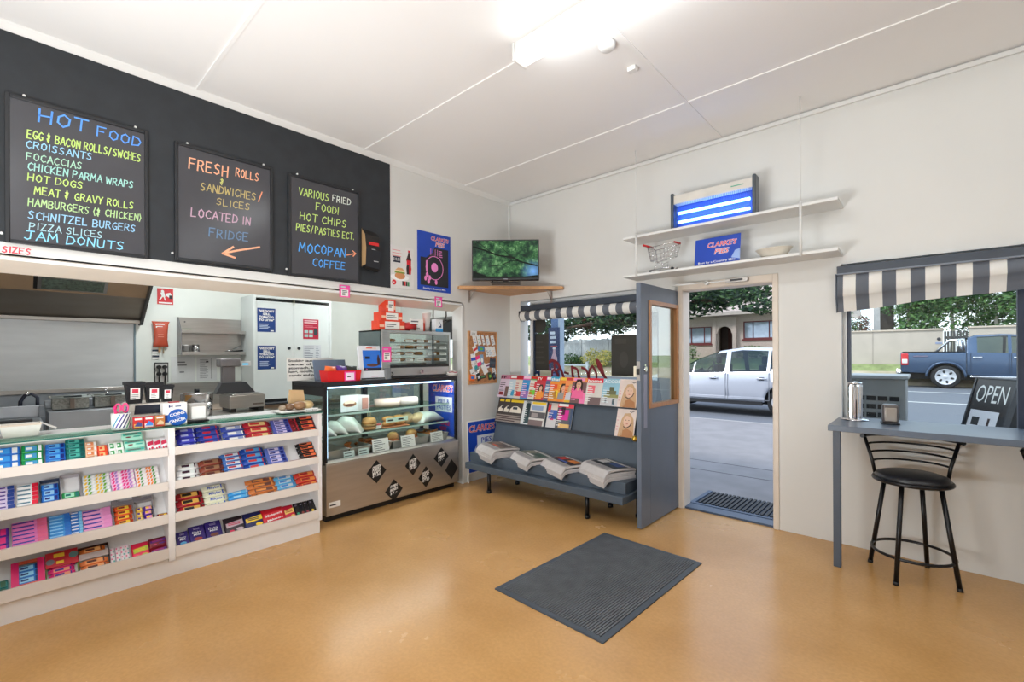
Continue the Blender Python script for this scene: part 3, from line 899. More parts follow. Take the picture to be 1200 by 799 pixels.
def pack_mesh(kind, L, h, t, c1, c2, c3, txt=None):
    b = MB()
    y = -t / 2 - .0006
    if kind == 'bar':                     # pillow wrapper with crimped ends
        rs = []
        n = 12
        for fx_, kh, kt in ((-.5, .86, .06), (-.44, .8, .08), (-.39, .96, .8), (-.2, 1, 1), (.2, 1, 1), (.39, .96, .8), (.44, .8, .08), (.5, .86, .06)):
            ring = []
            for j in range(n):
                a = 2 * PI * j / n
                ca, sa = math.cos(a), math.sin(a)
                ring.append((fx_ * L, math.copysign(abs(sa) ** .6, sa) * t / 2 * kt, math.copysign(abs(ca) ** .6, ca) * h / 2 * kh))
            rs.append(ring)
        b.rings(rs, c1)
        b.rect(-L * .3, L * .3, -h * .3, h * .3, c2, y)
        if txt:
            b.text(txt, 0, -h * .2, h * .42, c3, y - .0006, 'C', L * .52, .02, .2)
        else:
            b.lines(-L * .26, L * .26, -h * .28, h * .26, 1, c3, y - .0006, 3, .7)
        b.rect(L * .31, L * .36, -h * .34, h * .34, c3, y)
    elif kind == 'box':                   # straight carton or stick of gum
        b.box(-L / 2, L / 2, -t / 2, t / 2, -h / 2, h / 2, c1, min(h, t) * .12, 1)
        b.rect(-L * .34, L * .2, -h * .34, h * .34, c2, y)
        b.lines(-L * .3, L * .15, -h * .3, h * .3, 1, c3, y - .0006, 4, .55)
        b.rect(L * .26, L * .42, -h * .38, h * .38, c3, y)
    elif kind == 'stick':                 # thin stick with a coloured tip
        b.box(-L / 2, L / 2, -t / 2, t / 2, -h / 2, h / 2, c1, h * .15, 1)
        b.rect(-L * .48, L * .12, -h * .12, h * .2, c2, y)
        b.rect(L * .2, L * .49, -h * .46, h * .46, c3, y)
    elif kind == 'multi':                 # striped chew stick in several colours
        b.box(-L / 2, L / 2, -t / 2, t / 2, -h / 2, h / 2, c1, h * .15, 1)
        cols = [c2, c3, PAPER, c2]
        for i in range(7):
            x = -L * .46 + i * L * .134
            b.rect(x, x + L * .085, -h * .4, h * .4, cols[i % 4], y, sh=h * .3)
    elif kind == 'block':                 # upright slab of chocolate
        b.box(-L / 2, L / 2, -t / 2, t / 2, -h / 2, h / 2, c1, .004, 2)
        b.lines(-L * .2, L * .2, h * .3, h * .4, 2, C(200, 190, 220), y, 2, .3)
        if txt:
            p, q = txt.split('|')
            b.text(p, 0, h * .12, h * .1, PAPER, y, 'C', L * .62, .01, .15)
            b.text(q, 0, h * .0, h * .1, PAPER, y, 'C', L * .5, .01, .15)
        b.disc(.0, -h * .17, L * .27, c2, y, h * .08)
        b.rect(-L * .42, L * .42, -h * .42, -h * .33, c3, y)
    elif kind == 'bag':                   # bag of sweets
        rs = []
        for fz, kx, kt in ((-.5, .96, .06), (-.42, .97, .2), (-.2, 1, .9), (.1, 1, 1), (.34, .97, .6), (.43, .95, .1), (.5, .97, .05)):
            rs.append([(math.copysign(abs(math.cos(2 * PI * j / 14)) ** .5, math.cos(2 * PI * j / 14)) * L / 2 * kx, math.copysign(abs(math.sin(2 * PI * j / 14)) ** .7, math.sin(2 * PI * j / 14)) * t / 2 * kt, fz * h) for j in range(14)])
        b.rings(rs, c1)
        b.poly([(-L * .42, -h * .1), (L * .42, -h * .02), (L * .42, h * .24), (-L * .42, h * .14)], c2, y)
        if txt:
            b.text(txt, 0, h * .0, h * .12, c3, y - .0006, 'C', L * .74, .02, .2, rot=.1)
            b.text(txt, 0, -h * .26, h * .10, c3, y - .0003, 'C', L * .7, .02, .2, rot=.1)
        else:
            b.lines(-L * .32, L * .32, -.0, h * .16, 2, c3, y - .0006, 6, .5)
            b.disc(L * .2, -h * .25, L * .18, c2, y, h * .08); b.disc(-L * .2, -h * .3, L * .12, c3, y, h * .07)
    elif kind == 'spots':                 # narrow bag with dots
        b.box(-L / 2, L / 2, -t / 2, t / 2, -h / 2, h / 2, c1, .004, 2)
        for i in range(8):
            b.disc((-.22 if i % 2 else .22) * L, -h * .42 + i * h * .115, L * .16, (c2, c3)[i % 2], y, h * .04)
    return b.mesh('pack')

ORD = ('first', 'second', 'third', 'fourth', 'fifth', 'sixth', 'seventh', 'eighth')
SN = {0: 'top shelf', 1: 'second shelf', 2: 'third shelf', 3: 'bottom shelf'}
TILT = R(-45)
def put_pack(me, name, y, si, v, n, label, cat, group, ang=0.0):
    o = bpy.data.objects.new(name, me)
    COL.objects.link(o)
    s45 = math.sqrt(.5)
    zb = LB[si] + .006 + .002
    o.location = (.21 - .004 - v * s45 + n * s45, y, zb + v * s45 + n * s45)
    o.rotation_euler = (TILT, ang, LEFT)
    return tag(o, label, cat, group)

def stock(si, bay, p0, p1, rows, kind, h, t, c1, c2, c3, name, desc, cat, txt=None, cols=1, v0=.014, box=None, gap=.985):
    """one stack of packets on a tilted shelf; every packet is an object"""
    y0, y1 = ytab(p0), ytab(p1)
    L = (y1 - y0) * gap / cols
    me = pack_mesh(kind, L, h, t, c1, c2, c3, txt)
    where = "on %s bay's %s" % (bay, SN[si])
    rnd = random.Random(p0 * 7 + si)
    for c in range(cols):
        for r in range(rows):
            jit = rnd.uniform(-.004, .004) if kind in ('bar', 'bag') else rnd.uniform(-.0015, .0015)
            pos = '' if rows == 1 else (' lowest' if r == 0 else (' topmost' if r == rows - 1 else ' %s up' % ORD[r]))
            if cols > 1:
                pos += ' %s from left' % ORD[c]
            put_pack(me, name, y0 + (y1 - y0) * (c + .5) / cols + jit, si, v0 + h * (r + .5) * (1.0), t / 2 + .0012 + (box or 0), '%s %s%s' % (desc, where, ',' + pos if pos else ''), cat, '%s %s' % (desc, where), rnd.uniform(-.03, .03) if kind == 'bar' else 0)

G = lambda r, g, b_: C(r, g, b_, .35)
WHT = G(240, 240, 240)
GB, GW_, GG, GT = G(30, 110, 200), G(235, 240, 245), G(20, 140, 70), G(12, 110, 105)
NAVY, YEL, PUR, ORA, DRED, BRN, LBL, BLK, CRM, GOLD = G(24, 34, 120), G(245, 205, 60), G(72, 36, 140), G(240, 120, 45), G(130, 20, 40), G(96, 50, 40), G(70, 160, 225), G(26, 24, 28), G(228, 222, 196), G(225, 180, 90)
LIL, PNK, HPK, TEA, MINT = G(190, 170, 225), G(236, 150, 205), G(230, 50, 130), G(60, 175, 160), G(170, 225, 205)

# ---- left bay
stock(0, 'left', -46, -22, 3, 'box', .052, .03, G(40, 150, 200), WHT, WHT, 'gum_packet', 'pale blue gum pack at far left', 'gum')
stock(0, 'left', -18, 24, 3, 'box', .052, .03, GB, G(60, 150, 225), WHT, 'gum_packet', 'blue and white gum pack', 'gum')
stock(0, 'left', 25, 51, 3, 'box', .052, .03, GG, G(70, 150, 200), WHT, 'gum_packet', 'green and white gum pack', 'gum')
stock(0, 'left', 53, 77, 4, 'box', .038, .025, GB, G(90, 170, 230), NAVY, 'gum_packet', 'blue foil gum pack beside the teal stack', 'gum')
stock(0, 'left', 77, 100, 5, 'box', .034, .025, GT, G(80, 180, 165), G(10, 80, 80), 'gum_packet', 'teal gum pack', 'gum')
stock(0, 'left', 100, 114, 4, 'box', .035, .02, G(240, 200, 165), G(230, 140, 90), WHT, 'chew_packet', 'peach chew packet', 'sweets')
stock(0, 'left', 114, 126, 2, 'box', .05, .03, G(225, 70, 40), G(235, 190, 130), G(225, 70, 40), 'sweet_box', 'small red sweet box', 'sweets')
stock(0, 'left', 127, 145, 2, 'box', .055, .03, WHT, G(60, 160, 90), G(225, 240, 230), 'mint_box', 'little white and green mint box', 'mints', cols=2)
stock(0, 'left', 144, 170, 3, 'bag', .062, .03, MINT, TEA, DRED, 'mint_bag', 'teal striped bag of mints', 'mints')
stock(0, 'left', 172, 196, 1, 'bag', .12, .03, G(235, 232, 236), G(200, 40, 80), G(200, 40, 80), 'sweet_bag', 'white bag with red swirls', 'sweets', cols=3)
stock(1, 'left', -34, -14, 6, 'stick', .026, .02, LIL, PUR, WHT, 'chew_stick', 'lilac chew stick at the row end', 'sweets')
stock(1, 'left', -12, 17, 7, 'stick', .025, .02, G(222, 210, 236), PUR, G(40, 70, 150), 'chew_stick', 'pale lilac chew stick with blue tip', 'sweets')
stock(1, 'left', 19, 45, 6, 'stick', .028, .022, WHT, G(90, 130, 150), G(225, 30, 60), 'chew_stick', 'white chew stick with red tip', 'sweets')
stock(1, 'left', 48, 69, 3, 'box', .04, .025, GB, G(150, 200, 235), NAVY, 'gum_packet', 'blue gum pack inside the dark carton', 'gum', v0=.038)
stock(1, 'left', 72, 93, 1, 'box', .042, .025, GG, G(160, 220, 190), GT, 'gum_packet', 'single green gum pack in the grey carton', 'gum', v0=.038)
stock(1, 'left', 97, 130, 7, 'multi', .024, .02, G(215, 220, 225), G(235, 190, 60), G(110, 170, 50), 'chew_stick', 'chew stick striped yellow, green and orange', 'sweets')
stock(1, 'left', 130, 159, 7, 'multi', .024, .02, G(240, 190, 225), HPK, G(170, 130, 200), 'chew_stick', 'pink and magenta striped chew stick', 'sweets')
stock(1, 'left', 159, 187, 7, 'multi', .024, .02, G(235, 225, 230), G(240, 140, 60), G(90, 160, 80), 'chew_stick', 'white chew stick with orange and green stripes', 'sweets')
stock(2, 'left', -34, 10, 3, 'box', .05, .03, PUR, ORA, HPK, 'sweet_box', 'purple and orange sweet carton', 'sweets')
stock(2, 'left', 13, 56, 7, 'stick', .025, .025, G(232, 130, 195), G(50, 60, 160), G(236, 110, 150), 'chew_stick', 'deep pink chew stick with blue print', 'sweets')
stock(2, 'left', 57, 83, 8, 'stick', .022, .025, G(60, 150, 220), G(150, 205, 240), G(50, 120, 210), 'chew_stick', 'light blue chew stick', 'sweets')
stock(2, 'left', 83, 97, 8, 'stick', .022, .022, G(40, 120, 205), WHT, G(130, 200, 240), 'chew_stick', 'short blue chew stick', 'sweets')
stock(2, 'left', 97, 131, 6, 'stick', .028, .025, G(236, 165, 210), G(50, 60, 160), PNK, 'chew_stick', 'pale pink chew stick with blue print', 'sweets')
stock(2, 'left', 134, 156, 4, 'bar', .034, .02, G(230, 90, 40), YEL, DRED, 'candy_packet', 'red and yellow candy packet in the grey carton', 'sweets', v0=.036)
stock(2, 'left', 159, 168, 3, 'bar', .034, .02, G(236, 190, 80), G(250, 220, 120), PUR, 'candy_packet', 'yellow candy packet in the tall grey carton', 'sweets', v0=.036)
stock(2, 'left', 168, 179, 3, 'bar', .034, .02, PUR, G(235, 150, 200), YEL, 'candy_packet', 'violet candy packet in the tall grey carton', 'sweets', v0=.036)
stock(2, 'left', 182, 197, 1, 'bar', .045, .025, DRED, YEL, DRED, 'candy_packet', 'single red and yellow candy packet at the right end', 'sweets')
stock(3, 'left', -30, 9, 2, 'box', .045, .03, GT, G(120, 200, 210), G(40, 90, 60), 'gum_packet', 'teal gum pack at the left end', 'gum')
stock(3, 'left', 17, 48, 3, 'box', .036, .025, G(40, 120, 200), G(150, 210, 240), G(30, 60, 120), 'sherbet_pack', 'blue sherbet pack inside the pink rimmed carton', 'sweets', v0=.056)
stock(3, 'left', 56, 88, 3, 'bar', .03, .02, HPK, G(240, 160, 120), PUR, 'candy_packet', 'pink candy packet in the red display carton', 'sweets', v0=.042)
stock(3, 'left', 93, 127, 2, 'bar', .036, .022, G(236, 130, 70), G(245, 170, 110), BRN, 'choc_bar', 'orange bar at the front of the brown carton', 'chocolate bar', v0=.036)
stock(3, 'left', 93, 124, 1, 'bar', .036, .022, G(225, 120, 50), G(245, 190, 120), BRN, 'choc_bar', 'orange wrapped bar behind the flap of the brown carton', 'chocolate bar', v0=.15)
stock(3, 'left', 129, 152, 1, 'spots', .135, .02, G(240, 225, 230), TEA, G(235, 110, 150), 'sweet_bag', 'slim white bag dotted pink and teal', 'sweets', cols=4)
stock(3, 'left', 153, 174, 1, 'bag', .125, .03, G(232, 40, 80), G(190, 200, 70), YEL, 'sweet_bag', 'red sweet bag with green and yellow ends', 'sweets')
stock(3, 'left', 175, 196, 2, 'bag', .066, .03, DRED, G(90, 40, 130), G(200, 60, 110), 'sweet_bag', 'dark red and violet sweet bag', 'sweets')

# open cartons on the shelves that hold packs
def carton(si, p0, p1, v0, v1, depth, colr, name, label, head=None):
    y0, y1 = ytab(p0), ytab(p1)
    w_ = y1 - y0
    o = thing(name, label, 'carton', (0, 0, 0))
    s45 = math.sqrt(.5)
    zb = LB[si] + .008
    o.location = (.206 - v0 * s45, (y0 + y1) / 2, zb + v0 * s45)
    o.rotation_euler = (TILT, 0, LEFT)
    b = MB()
    hh = v1 - v0
    th = .003
    b.box(-w_ / 2, -w_ / 2 + th, -depth, -.0005, 0, hh, colr); b.box(w_ / 2 - th, w_ / 2, -depth, -.0005, 0, hh, colr)
    b.box(-w_ / 2 + th, w_ / 2 - th, -depth, -.0005, 0, th, colr); b.box(-w_ / 2 + th, w_ / 2 - th, -depth, -.0005, hh - th, hh, colr)
    b.obj('tray', o)
    if head:
        b = MB()
        head(b, w_, hh, depth)
        b.obj('display_flap', o)
    return o
GREY_ = C(150, 146, 150, .6)
def back_flap(b, w_, hh, d_):
    b.box(-w_ / 2, w_ / 2, -d_ * .5 - .004, -d_ * .5, hh, hh + .03, C(140, 136, 142, .6)); b.box(-w_ / 2, -w_ / 2 + .03, -d_ * .5 - .004, -d_ * .5, hh + .03, hh + .045, C(140, 136, 142, .6))
carton(1, 46.5, 70.2, .032, .185, .032, C(52, 66, 92, .5), 'gum_carton', 'dark blue open carton of gum on the second shelf of the left bay')
carton(1, 70.6, 94, .032, .20, .032, C(164, 160, 166, .6), 'gum_carton', 'grey nearly empty gum carton on the second shelf of the left bay')
carton(2, 132.3, 157.6, .03, .175, .03, GREY_, 'candy_carton', 'grey open carton of red and yellow candy on the third shelf of the left bay', back_flap)
carton(2, 157.9, 180.5, .03, .18, .03, GREY_, 'candy_carton', 'grey tall backed carton of yellow and violet candy on the third shelf', back_flap)
def pink_rim(b, w_, hh, d_):
    P_ = C(222, 36, 110, .45)
    for q in ((-w_ / 2, -w_ / 2 + .03, 0, hh), (w_ / 2 - .03, w_ / 2, 0, hh), (-w_ / 2 + .03, w_ / 2 - .03, 0, .018), (-w_ / 2 + .03, w_ / 2 - .03, hh - .02, hh)):
        b.box(q[0], q[1], -d_ - .004, -d_, q[2], q[3], P_ if q[2] == 0 and q[3] == hh else C(200, 90, 60, .45))
carton(3, 12, 52, .034, .19, .03, C(40, 110, 130, .5), 'sherbet_carton', 'pink rimmed window carton of blue sherbet on the bottom shelf', pink_rim)
def red_head(b, w_, hh, d_):
    b.box(-w_ / 2, w_ / 2, -d_ - .006, -d_ - .001, hh - .045, hh + .05, C(196, 44, 56, .45))
    b.lines(-w_ * .25, w_ * .25, hh + .005, hh + .035, 1, C(250, 210, 60), -d_ - .0066, 3, .8); b.lines(-w_ * .18, w_ * .18, hh - .035, hh - .01, 1, C(250, 210, 60), -d_ - .0066, 8, .7)
    b.disc(-w_ * .36, hh - .01, .018, C(120, 120, 130), -d_ - .0066); b.disc(w_ * .36, hh + .01, .02, C(90, 130, 130), -d_ - .0066)
carton(3, 53, 91.4, .036, .15, .03, C(120, 140, 50, .5), 'candy_carton', 'red and green display carton with yellow header on the bottom shelf', red_head)
def mid_flap(b, w_, hh, d_):
    b.box(-w_ / 2 + .004, w_ / 2 - .004, -d_ * .9, -d_ * .9 + .003, .08, .118, C(196, 180, 176, .6))
carton(3, 91.8, 128, .03, .19, .03, C(70, 48, 44, .6), 'choc_carton', 'brown carton with an inner flap of orange bars on the bottom shelf', mid_flap)

# ---- right bay
stock(0, 'right', 206.5, 232, 4, 'bar', .042, .022, G(40, 44, 150), G(70, 70, 190), G(180, 190, 230), 'choc_bar', 'deep blue chocolate bar at the left end', 'chocolate bar')
stock(0, 'right', 232, 260, 4, 'bar', .043, .024, G(36, 50, 140), G(60, 80, 170), G(205, 40, 60), 'choc_bar', 'blue chocolate bar with a red patch', 'chocolate bar')
stock(0, 'right', 261, 289, 3, 'bar', .05, .026, G(52, 72, 155), G(150, 165, 205), PAPER, 'choc_bar', 'blue and white chocolate bar', 'chocolate bar')
stock(0, 'right', 287, 319, 3, 'bar', .055, .028, G(170, 30, 50), G(235, 205, 140), G(200, 60, 60), 'choc_bar', 'red and gold chocolate bar', 'chocolate bar')
stock(0, 'right', 320, 341, 6, 'box', .027, .022, G(80, 90, 170), G(205, 195, 230), NAVY, 'candy_roll', 'violet and white candy roll', 'sweets')
stock(0, 'right', 341, 350, 5, 'box', .032, .022, DRED, BLK, G(190, 50, 60), 'candy_roll', 'dark red and black candy roll', 'sweets')
stock(0, 'right', 349, 372, 4, 'bar', .043, .024, BLK, G(238, 110, 60), DRED, 'choc_bar', 'black bar with an orange panel at right', 'chocolate bar')
stock(1, 'right', 206.5, 233, 3, 'bar', .048, .026, G(236, 236, 236), G(225, 232, 228), G(60, 30, 50), 'choc_bar', 'white bar with dark script and green end', 'chocolate bar')
stock(1, 'right', 233, 262, 3, 'bar', .05, .03, G(130, 60, 44), G(150, 110, 80), G(90, 40, 34), 'choc_bar', 'brown wrapped bar', 'chocolate bar')
stock(1, 'right', 260, 287, 5, 'bar', .036, .024, G(60, 110, 180), G(220, 225, 232), G(190, 50, 70), 'choc_bar', 'white bar with blue and red dots', 'chocolate bar')
stock(1, 'right', 284, 312, 4, 'bar', .05, .03, G(28, 70, 160), G(90, 160, 215), G(200, 60, 60), 'choc_bar', 'large blue bar with red print', 'chocolate bar')
stock(1, 'right', 313, 336, 5, 'box', .035, .022, G(90, 110, 190), G(215, 205, 232), NAVY, 'candy_roll', 'blue-violet candy roll with dark ends', 'sweets')
stock(1, 'right', 337, 354, 1, 'box', .03, .02, G(170, 40, 80), G(225, 190, 200), DRED, 'candy_roll', 'single red candy roll lying flat', 'sweets')
stock(1, 'right', 350, 374, 5, 'bar', .036, .024, BLK, G(240, 115, 65), BLK, 'choc_bar', 'black and orange bar at the right end', 'chocolate bar')
stock(2, 'right', 206.5, 239, 3, 'bar', .055, .032, G(165, 24, 40), G(220, 170, 80), BLK, 'choc_bar', 'red bar with gold panel at the left end', 'chocolate bar')
stock(2, 'right', 238, 266, 4, 'bar', .047, .024, G(232, 232, 205), G(238, 238, 215), G(40, 90, 190), 'choc_bar', 'cream bar with blue lettering', 'chocolate bar', txt='Milkybar')
stock(2, 'right', 267, 293, 3, 'bar', .034, .02, G(50, 150, 220), G(90, 180, 235), G(170, 215, 240), 'choc_bar', 'sky blue thin bar', 'chocolate bar')
stock(2, 'right', 290, 325, 4, 'bar', .042, .028, G(205, 120, 60), G(120, 80, 70), G(230, 150, 80), 'choc_bar', 'copper and brown bar', 'chocolate bar')
stock(2, 'right', 323, 347, 4, 'bar', .038, .026, G(90, 170, 215), G(190, 200, 205), G(60, 130, 200), 'choc_bar', 'light blue and silver bar', 'chocolate bar')
stock(2, 'right', 346, 374, 3, 'bar', .05, .03, G(190, 50, 40), G(220, 130, 60), G(160, 30, 40), 'choc_bar', 'red bar with an orange panel at right', 'chocolate bar')
for i, (p0, p1, c2, c3, lb, h_) in enumerate(((204, 221, G(90, 170, 210), G(130, 170, 60), 'violet chocolate block with green print at the left end', .13), (221.5, 240, G(150, 60, 60), G(230, 60, 120), 'violet chocolate block with a pink foot in the middle', .15), (240.5, 260, G(120, 70, 50), G(120, 100, 60), 'violet chocolate block with a gold foot on the right', .155))):
    stock(3, 'right', max(p0, 206.5), p1, 1, 'block', h_, .022, G(48, 32, 110), c2, c3, 'chocolate_block', lb, 'chocolate block', txt='Dairy|Milk')
stock(3, 'right', 262, 286, 1, 'bag', .15, .04, G(48, 36, 44), G(190, 170, 180), G(205, 40, 80), 'sweet_bag', 'dark bag with red and white print', 'sweets')
stock(3, 'right', 285, 308, 1, 'bag', .15, .04, G(30, 36, 90), G(240, 205, 60), G(30, 36, 90), 'sweet_bag', 'navy bag with yellow bands', 'sweets')
stock(3, 'right', 306, 333, 1, 'bag', .145, .045, G(205, 30, 44), G(215, 60, 66), WHT, 'sweet_bag', 'red bag with white lettering', 'sweets', txt='Maltesers')
stock(3, 'right', 332, 345, 1, 'bag', .14, .035, G(205, 30, 60), G(235, 200, 110), G(160, 30, 40), 'sweet_bag', 'red and gold bag', 'sweets')
for p0, c2, c3, lb in ((345.5, G(60, 170, 130), G(30, 110, 90), 'upright dark bar with a green band'), (351, G(150, 70, 60), G(110, 40, 40), 'upright dark bar with a wide brown-red band'), (357, G(150, 60, 70), G(90, 30, 40), 'upright dark bar with a maroon band'), (363, YEL, G(200, 150, 30), 'upright dark bar with a broad yellow band'), (368.5, GOLD, G(120, 120, 130), 'upright dark bar with a thin gold band, rightmost')):
    stock(3, 'right', p0, p0 + 5.6, 1, 'block', .145, .016, BLK, c2, c3, 'dark_choc_bar', lb, 'chocolate bar')
# green card end of the white bars
# ------------------------------------------------------------------ things standing on the glass top
ZT = .998
o = thing('takeaway_tray', 'white cardboard tray with an open flap on the glass counter', 'tray', (-.02, -4.245, ZT), LEFT)
b = MB(); b.rings([[(-.075, -.05, 0), (.065, -.05, 0), (.065, .05, 0), (-.075, .05, 0)], [(-.09, -.062, .072), (.08, -.062, .072), (.08, .062, .072), (-.09, .062, .072)], [(-.086, -.058, .072), (.076, -.058, .072), (.076, .058, .072), (-.086, .058, .072)], [(-.072, -.046, .004), (.062, -.046, .004), (.062, .046, .004), (-.072, .046, .004)]], C(232, 228, 220, .7), smooth=False); b.obj('tray_body', o)
b = MB(); b.face([(.078, -.06, .072), (.078, .06, .072), (.15, .05, .03), (.14, -.05, .028)], C(222, 220, 214, .7)); b.face([(-.09, -.06, .074), (.08, -.06, .074), (.08, -.066, .066), (-.09, -.066, .066)], C(214, 196, 178, .7)); b.obj('flap', o)
o = thing('order_pad', 'dark order pad with pale blue cap beside the cardboard tray', 'pad', (-.03, -4.40, ZT), LEFT)
b = MB(); b.box(-.06, .06, -.05, .06, 0, .03, C(40, 44, 56, .4), .006); b.obj('pad', o)
b = MB(); b.cyl((.045, -.04, .03), (.045, -.04, .05), .012, C(140, 190, 235, .3)); b.obj('cap', o)

o = thing('pencil_cup', 'white pencil cup with green, navy and magenta diagonal stripes', 'cup', (.12, -3.815, ZT), LEFT)
b = MB(); b.lathe([(.044, 0), (.048, .005), (.05, .105), (.047, .105), (.045, .006), (.0, .006)], PAPER); cup = b.obj('cup_body', o)
b = MB()
for i, cc in enumerate((C(40, 150, 190), C(90, 60, 160), C(36, 40, 100), C(36, 40, 100), C(40, 150, 90), C(60, 50, 120), C(210, 70, 160))):
    for k in range(7):
        a = -2.7 + i * .38 + k * .12
        z0, z1 = .012 + k * .0125, .012 + (k + 1) * .0125
        rr = .0493 + k * .0003
        A = lambda aa, z: (rr * math.cos(aa), rr * math.sin(aa), z)
        if -3.1 < a < -.1:
            b.face([A(a, z0), A(a + .15, z0), A(a + .27, z1), A(a + .12, z1)], cc)
b.obj('stripes', o)
for lb, dx, dy, dz, cc, nm in (('hot pink marker pen leaning in the striped cup, leftmost', -.03, -.01, .14, C(240, 40, 120), 'marker_pen'), ('tall pink handled scissors in the striped cup', .015, .0, .165, C(236, 70, 130), 'scissors'), ('blue pen in the striped cup behind the scissors', .035, .02, .135, C(40, 60, 150), 'pen')):
    q = thing(nm, lb, nm.split('_')[0] if nm != 'marker_pen' else 'pen', (.12, -3.815, ZT), LEFT)
    b = MB()
    if nm == 'scissors':
        for sx in (-.014, .022):
            b.tube([(sx + .014 * math.cos(t * PI / 5), dy, .135 + .028 * math.sin(t * PI / 5)) for t in range(10)], .0055, cc, 6, loop=True)
        b.obj('handle', q)
        b = MB(); b.box(-.006, .012, dy - .002, dy + .002, .008, .11, STEEL); b.obj('blade', q)
    else:
        b.cyl((dx * .6, dy, .009), (dx, dy, dz), .0065, cc); b.obj('barrel', q)
        b = MB(); b.ball((dx, dy, dz), .011 if nm == 'marker_pen' else .007, cc); b.obj('cap', q)

# cash register with three black cups on it
o = thing('cash_register', 'cream cash register with a dark slanted display on the glass counter', 'cash register', (-.13, -3.64, ZT), LEFT)
CRM2 = mat('cream_plastic', (214, 208, 200), .4, var=.03)
b = MB(); b.prism([(-.165, 0), (.14, 0), (.14, .142), (-.1, .142), (-.135, .12), (-.16, .06)], -.12, .18, CRM2); b.obj('casing', o)
b = MB(); b.face([(-.09, -.124, .075), (.13, -.124, .075), (.13, -.121, .134), (-.085, -.121, .134)], C(34, 40, 56, .25)); b.obj('display_window', o)
b = MB(); b.rect(.055, .095, .1, .12, mat('cyan_display', (70, 190, 225), .3, emit=.6), -.1255); b.obj('display_digits', o)
b = MB(); b.box(-.1, .12, -.124, -.12, .03, .06, C(196, 190, 184), .002); b.obj('key_row', o)
for i, (dx, w_, h_, lb) in enumerate(((-.075, .052, .15, 'black cup bin with a red and white sticker, left of three on the register'), (.03, .05, .14, 'black cup bin with cables behind it, middle of three on the register'), (.108, .038, .12, 'small black cup bin, right of three on the register'))):
    q = thing('cup_bin', lb, 'bin', (-.13 + .02, -3.64 + dx, ZT + .142), LEFT, 'black cup bins on the register')
    b = MB(); b.rings([[(sx * w_ * k, sy * w_ * k * .8, z) for sx, sy in ((-1, -1), (1, -1), (1, 1), (-1, 1))] for k, z in ((.72, 0), (.95, h_ * .85), (1.08, h_ * .86), (1.08, h_), (.9, h_), (.68, .01))], C(24, 26, 32, .4), smooth=False); b.obj('bin_body', q)
    b = MB(); b.M = Matrix.Translation((0, -w_ * .675, 0)) @ Matrix.Rotation(R(6), 4, 'X'); b.box(-w_ * .5, w_ * .5, -.003, 0, h_ * .2, h_ * .72, PAPER); b.rect(-w_ * .32, w_ * .32, h_ * .5, h_ * .68, C(214, 60, 84), -.0036); b.lines(-w_ * .36, w_ * .36, h_ * .24, h_ * .46, 3, C(90, 90, 100), -.0036, i + 2, .25); b.obj('sticker', q)
for i, (dy_, c1, c2, c3, lb) in enumerate(((-3.735, C(200, 40, 44), C(60, 70, 130), C(225, 170, 80), 'red charity card with dark picture, left of three at the counter edge'), (-3.68, C(206, 36, 50), C(60, 130, 210), C(235, 220, 210), 'red charity card with blue flash, middle of three at the counter edge'), (-3.622, C(190, 120, 60), C(220, 190, 150), C(200, 40, 44), 'brown charity card with cream picture, right of three at the counter edge'))):
    q = thing('charity_card', lb, 'card', (.155, dy_, ZT), LEFT, 'small charity cards on the counter edge')
    b = MB(); b.box(-.026, .026, -.012, .012, 0, .073, c1); b.obj('card', q)
    b = MB(); b.rect(-.022, .022, .004, .03, c3, -.0125); b.poly([(-.02, .015), (.0, .045), (.02, .03), (.02, .012)], c2, -.013); b.rect(-.018, .018, .055, .066, PAPER, -.0125); b.obj('picture', q)
o = thing('donation_box', 'white donation box with a round blue badge on the glass counter', 'donation box', (.12, -3.535, ZT), LEFT)
b = MB(); b.box(-.068, .068, -.03, .05, 0, .148, PAPER, .003); b.obj('box', o)
b = MB(); b.rect(-.068, -.02, .02, .07, C(30, 60, 140), -.0305); b.rect(-.036, -.028, .118, .134, C(30, 50, 110), -.0305); b.rect(-.022, -.014, .118, .134, C(30, 50, 110), -.0305); b.rect(-.03, -.02, .124, .128, C(30, 50, 110), -.0306); b.lines(.0, .05, .118, .132, 1, C(60, 80, 130), -.0305, 3, .5); b.obj('print', o)
b = MB(); b.cyl((.012, -.031, .05), (.012, -.034, .05), .056, C(24, 92, 184, .4), n=28); b.text('COINS', .012, .065, .019, PAPER, -.0345, 'C', .085, .03, rot=.22); b.text('for', .014, .05, .008, PAPER, -.0345, 'C', .02, .02, rot=.22); b.text('CANCER', .014, .022, .019, PAPER, -.0345, 'C', .095, .03, rot=.22); b.obj('badge', o, label='round blue badge with white lettering')
b = MB(); b.box(-.03, .03, -.01, .03, .148, .155, C(180, 50, 60), .002); b.obj('lid_slot', o)
def napkin_dispenser(name, label, loc, rz, w_, h_, body, face):
    q = thing(name, label, 'napkin dispenser', loc, rz)
    b = MB(); b.box(-w_ / 2, w_ / 2, -.045, .045, .008, h_, body, .014, 3); b.box(-w_ / 2 - .006, w_ / 2 + .006, -.055, .055, 0, .012, C(30, 32, 38, .4), .004); b.obj('case', q)
    b = MB(); b.box(-w_ * .36, w_ * .36, -.049, -.044, .024, h_ - .02, face, .006); b.obj('faceplate', q)
    return q
napkin_dispenser('napkin_dispenser', 'grey napkin dispenser with white napkins on the glass sweets counter', (.06, -3.39, ZT), LEFT, .118, .13, C(178, 174, 170, .35), PAPER)

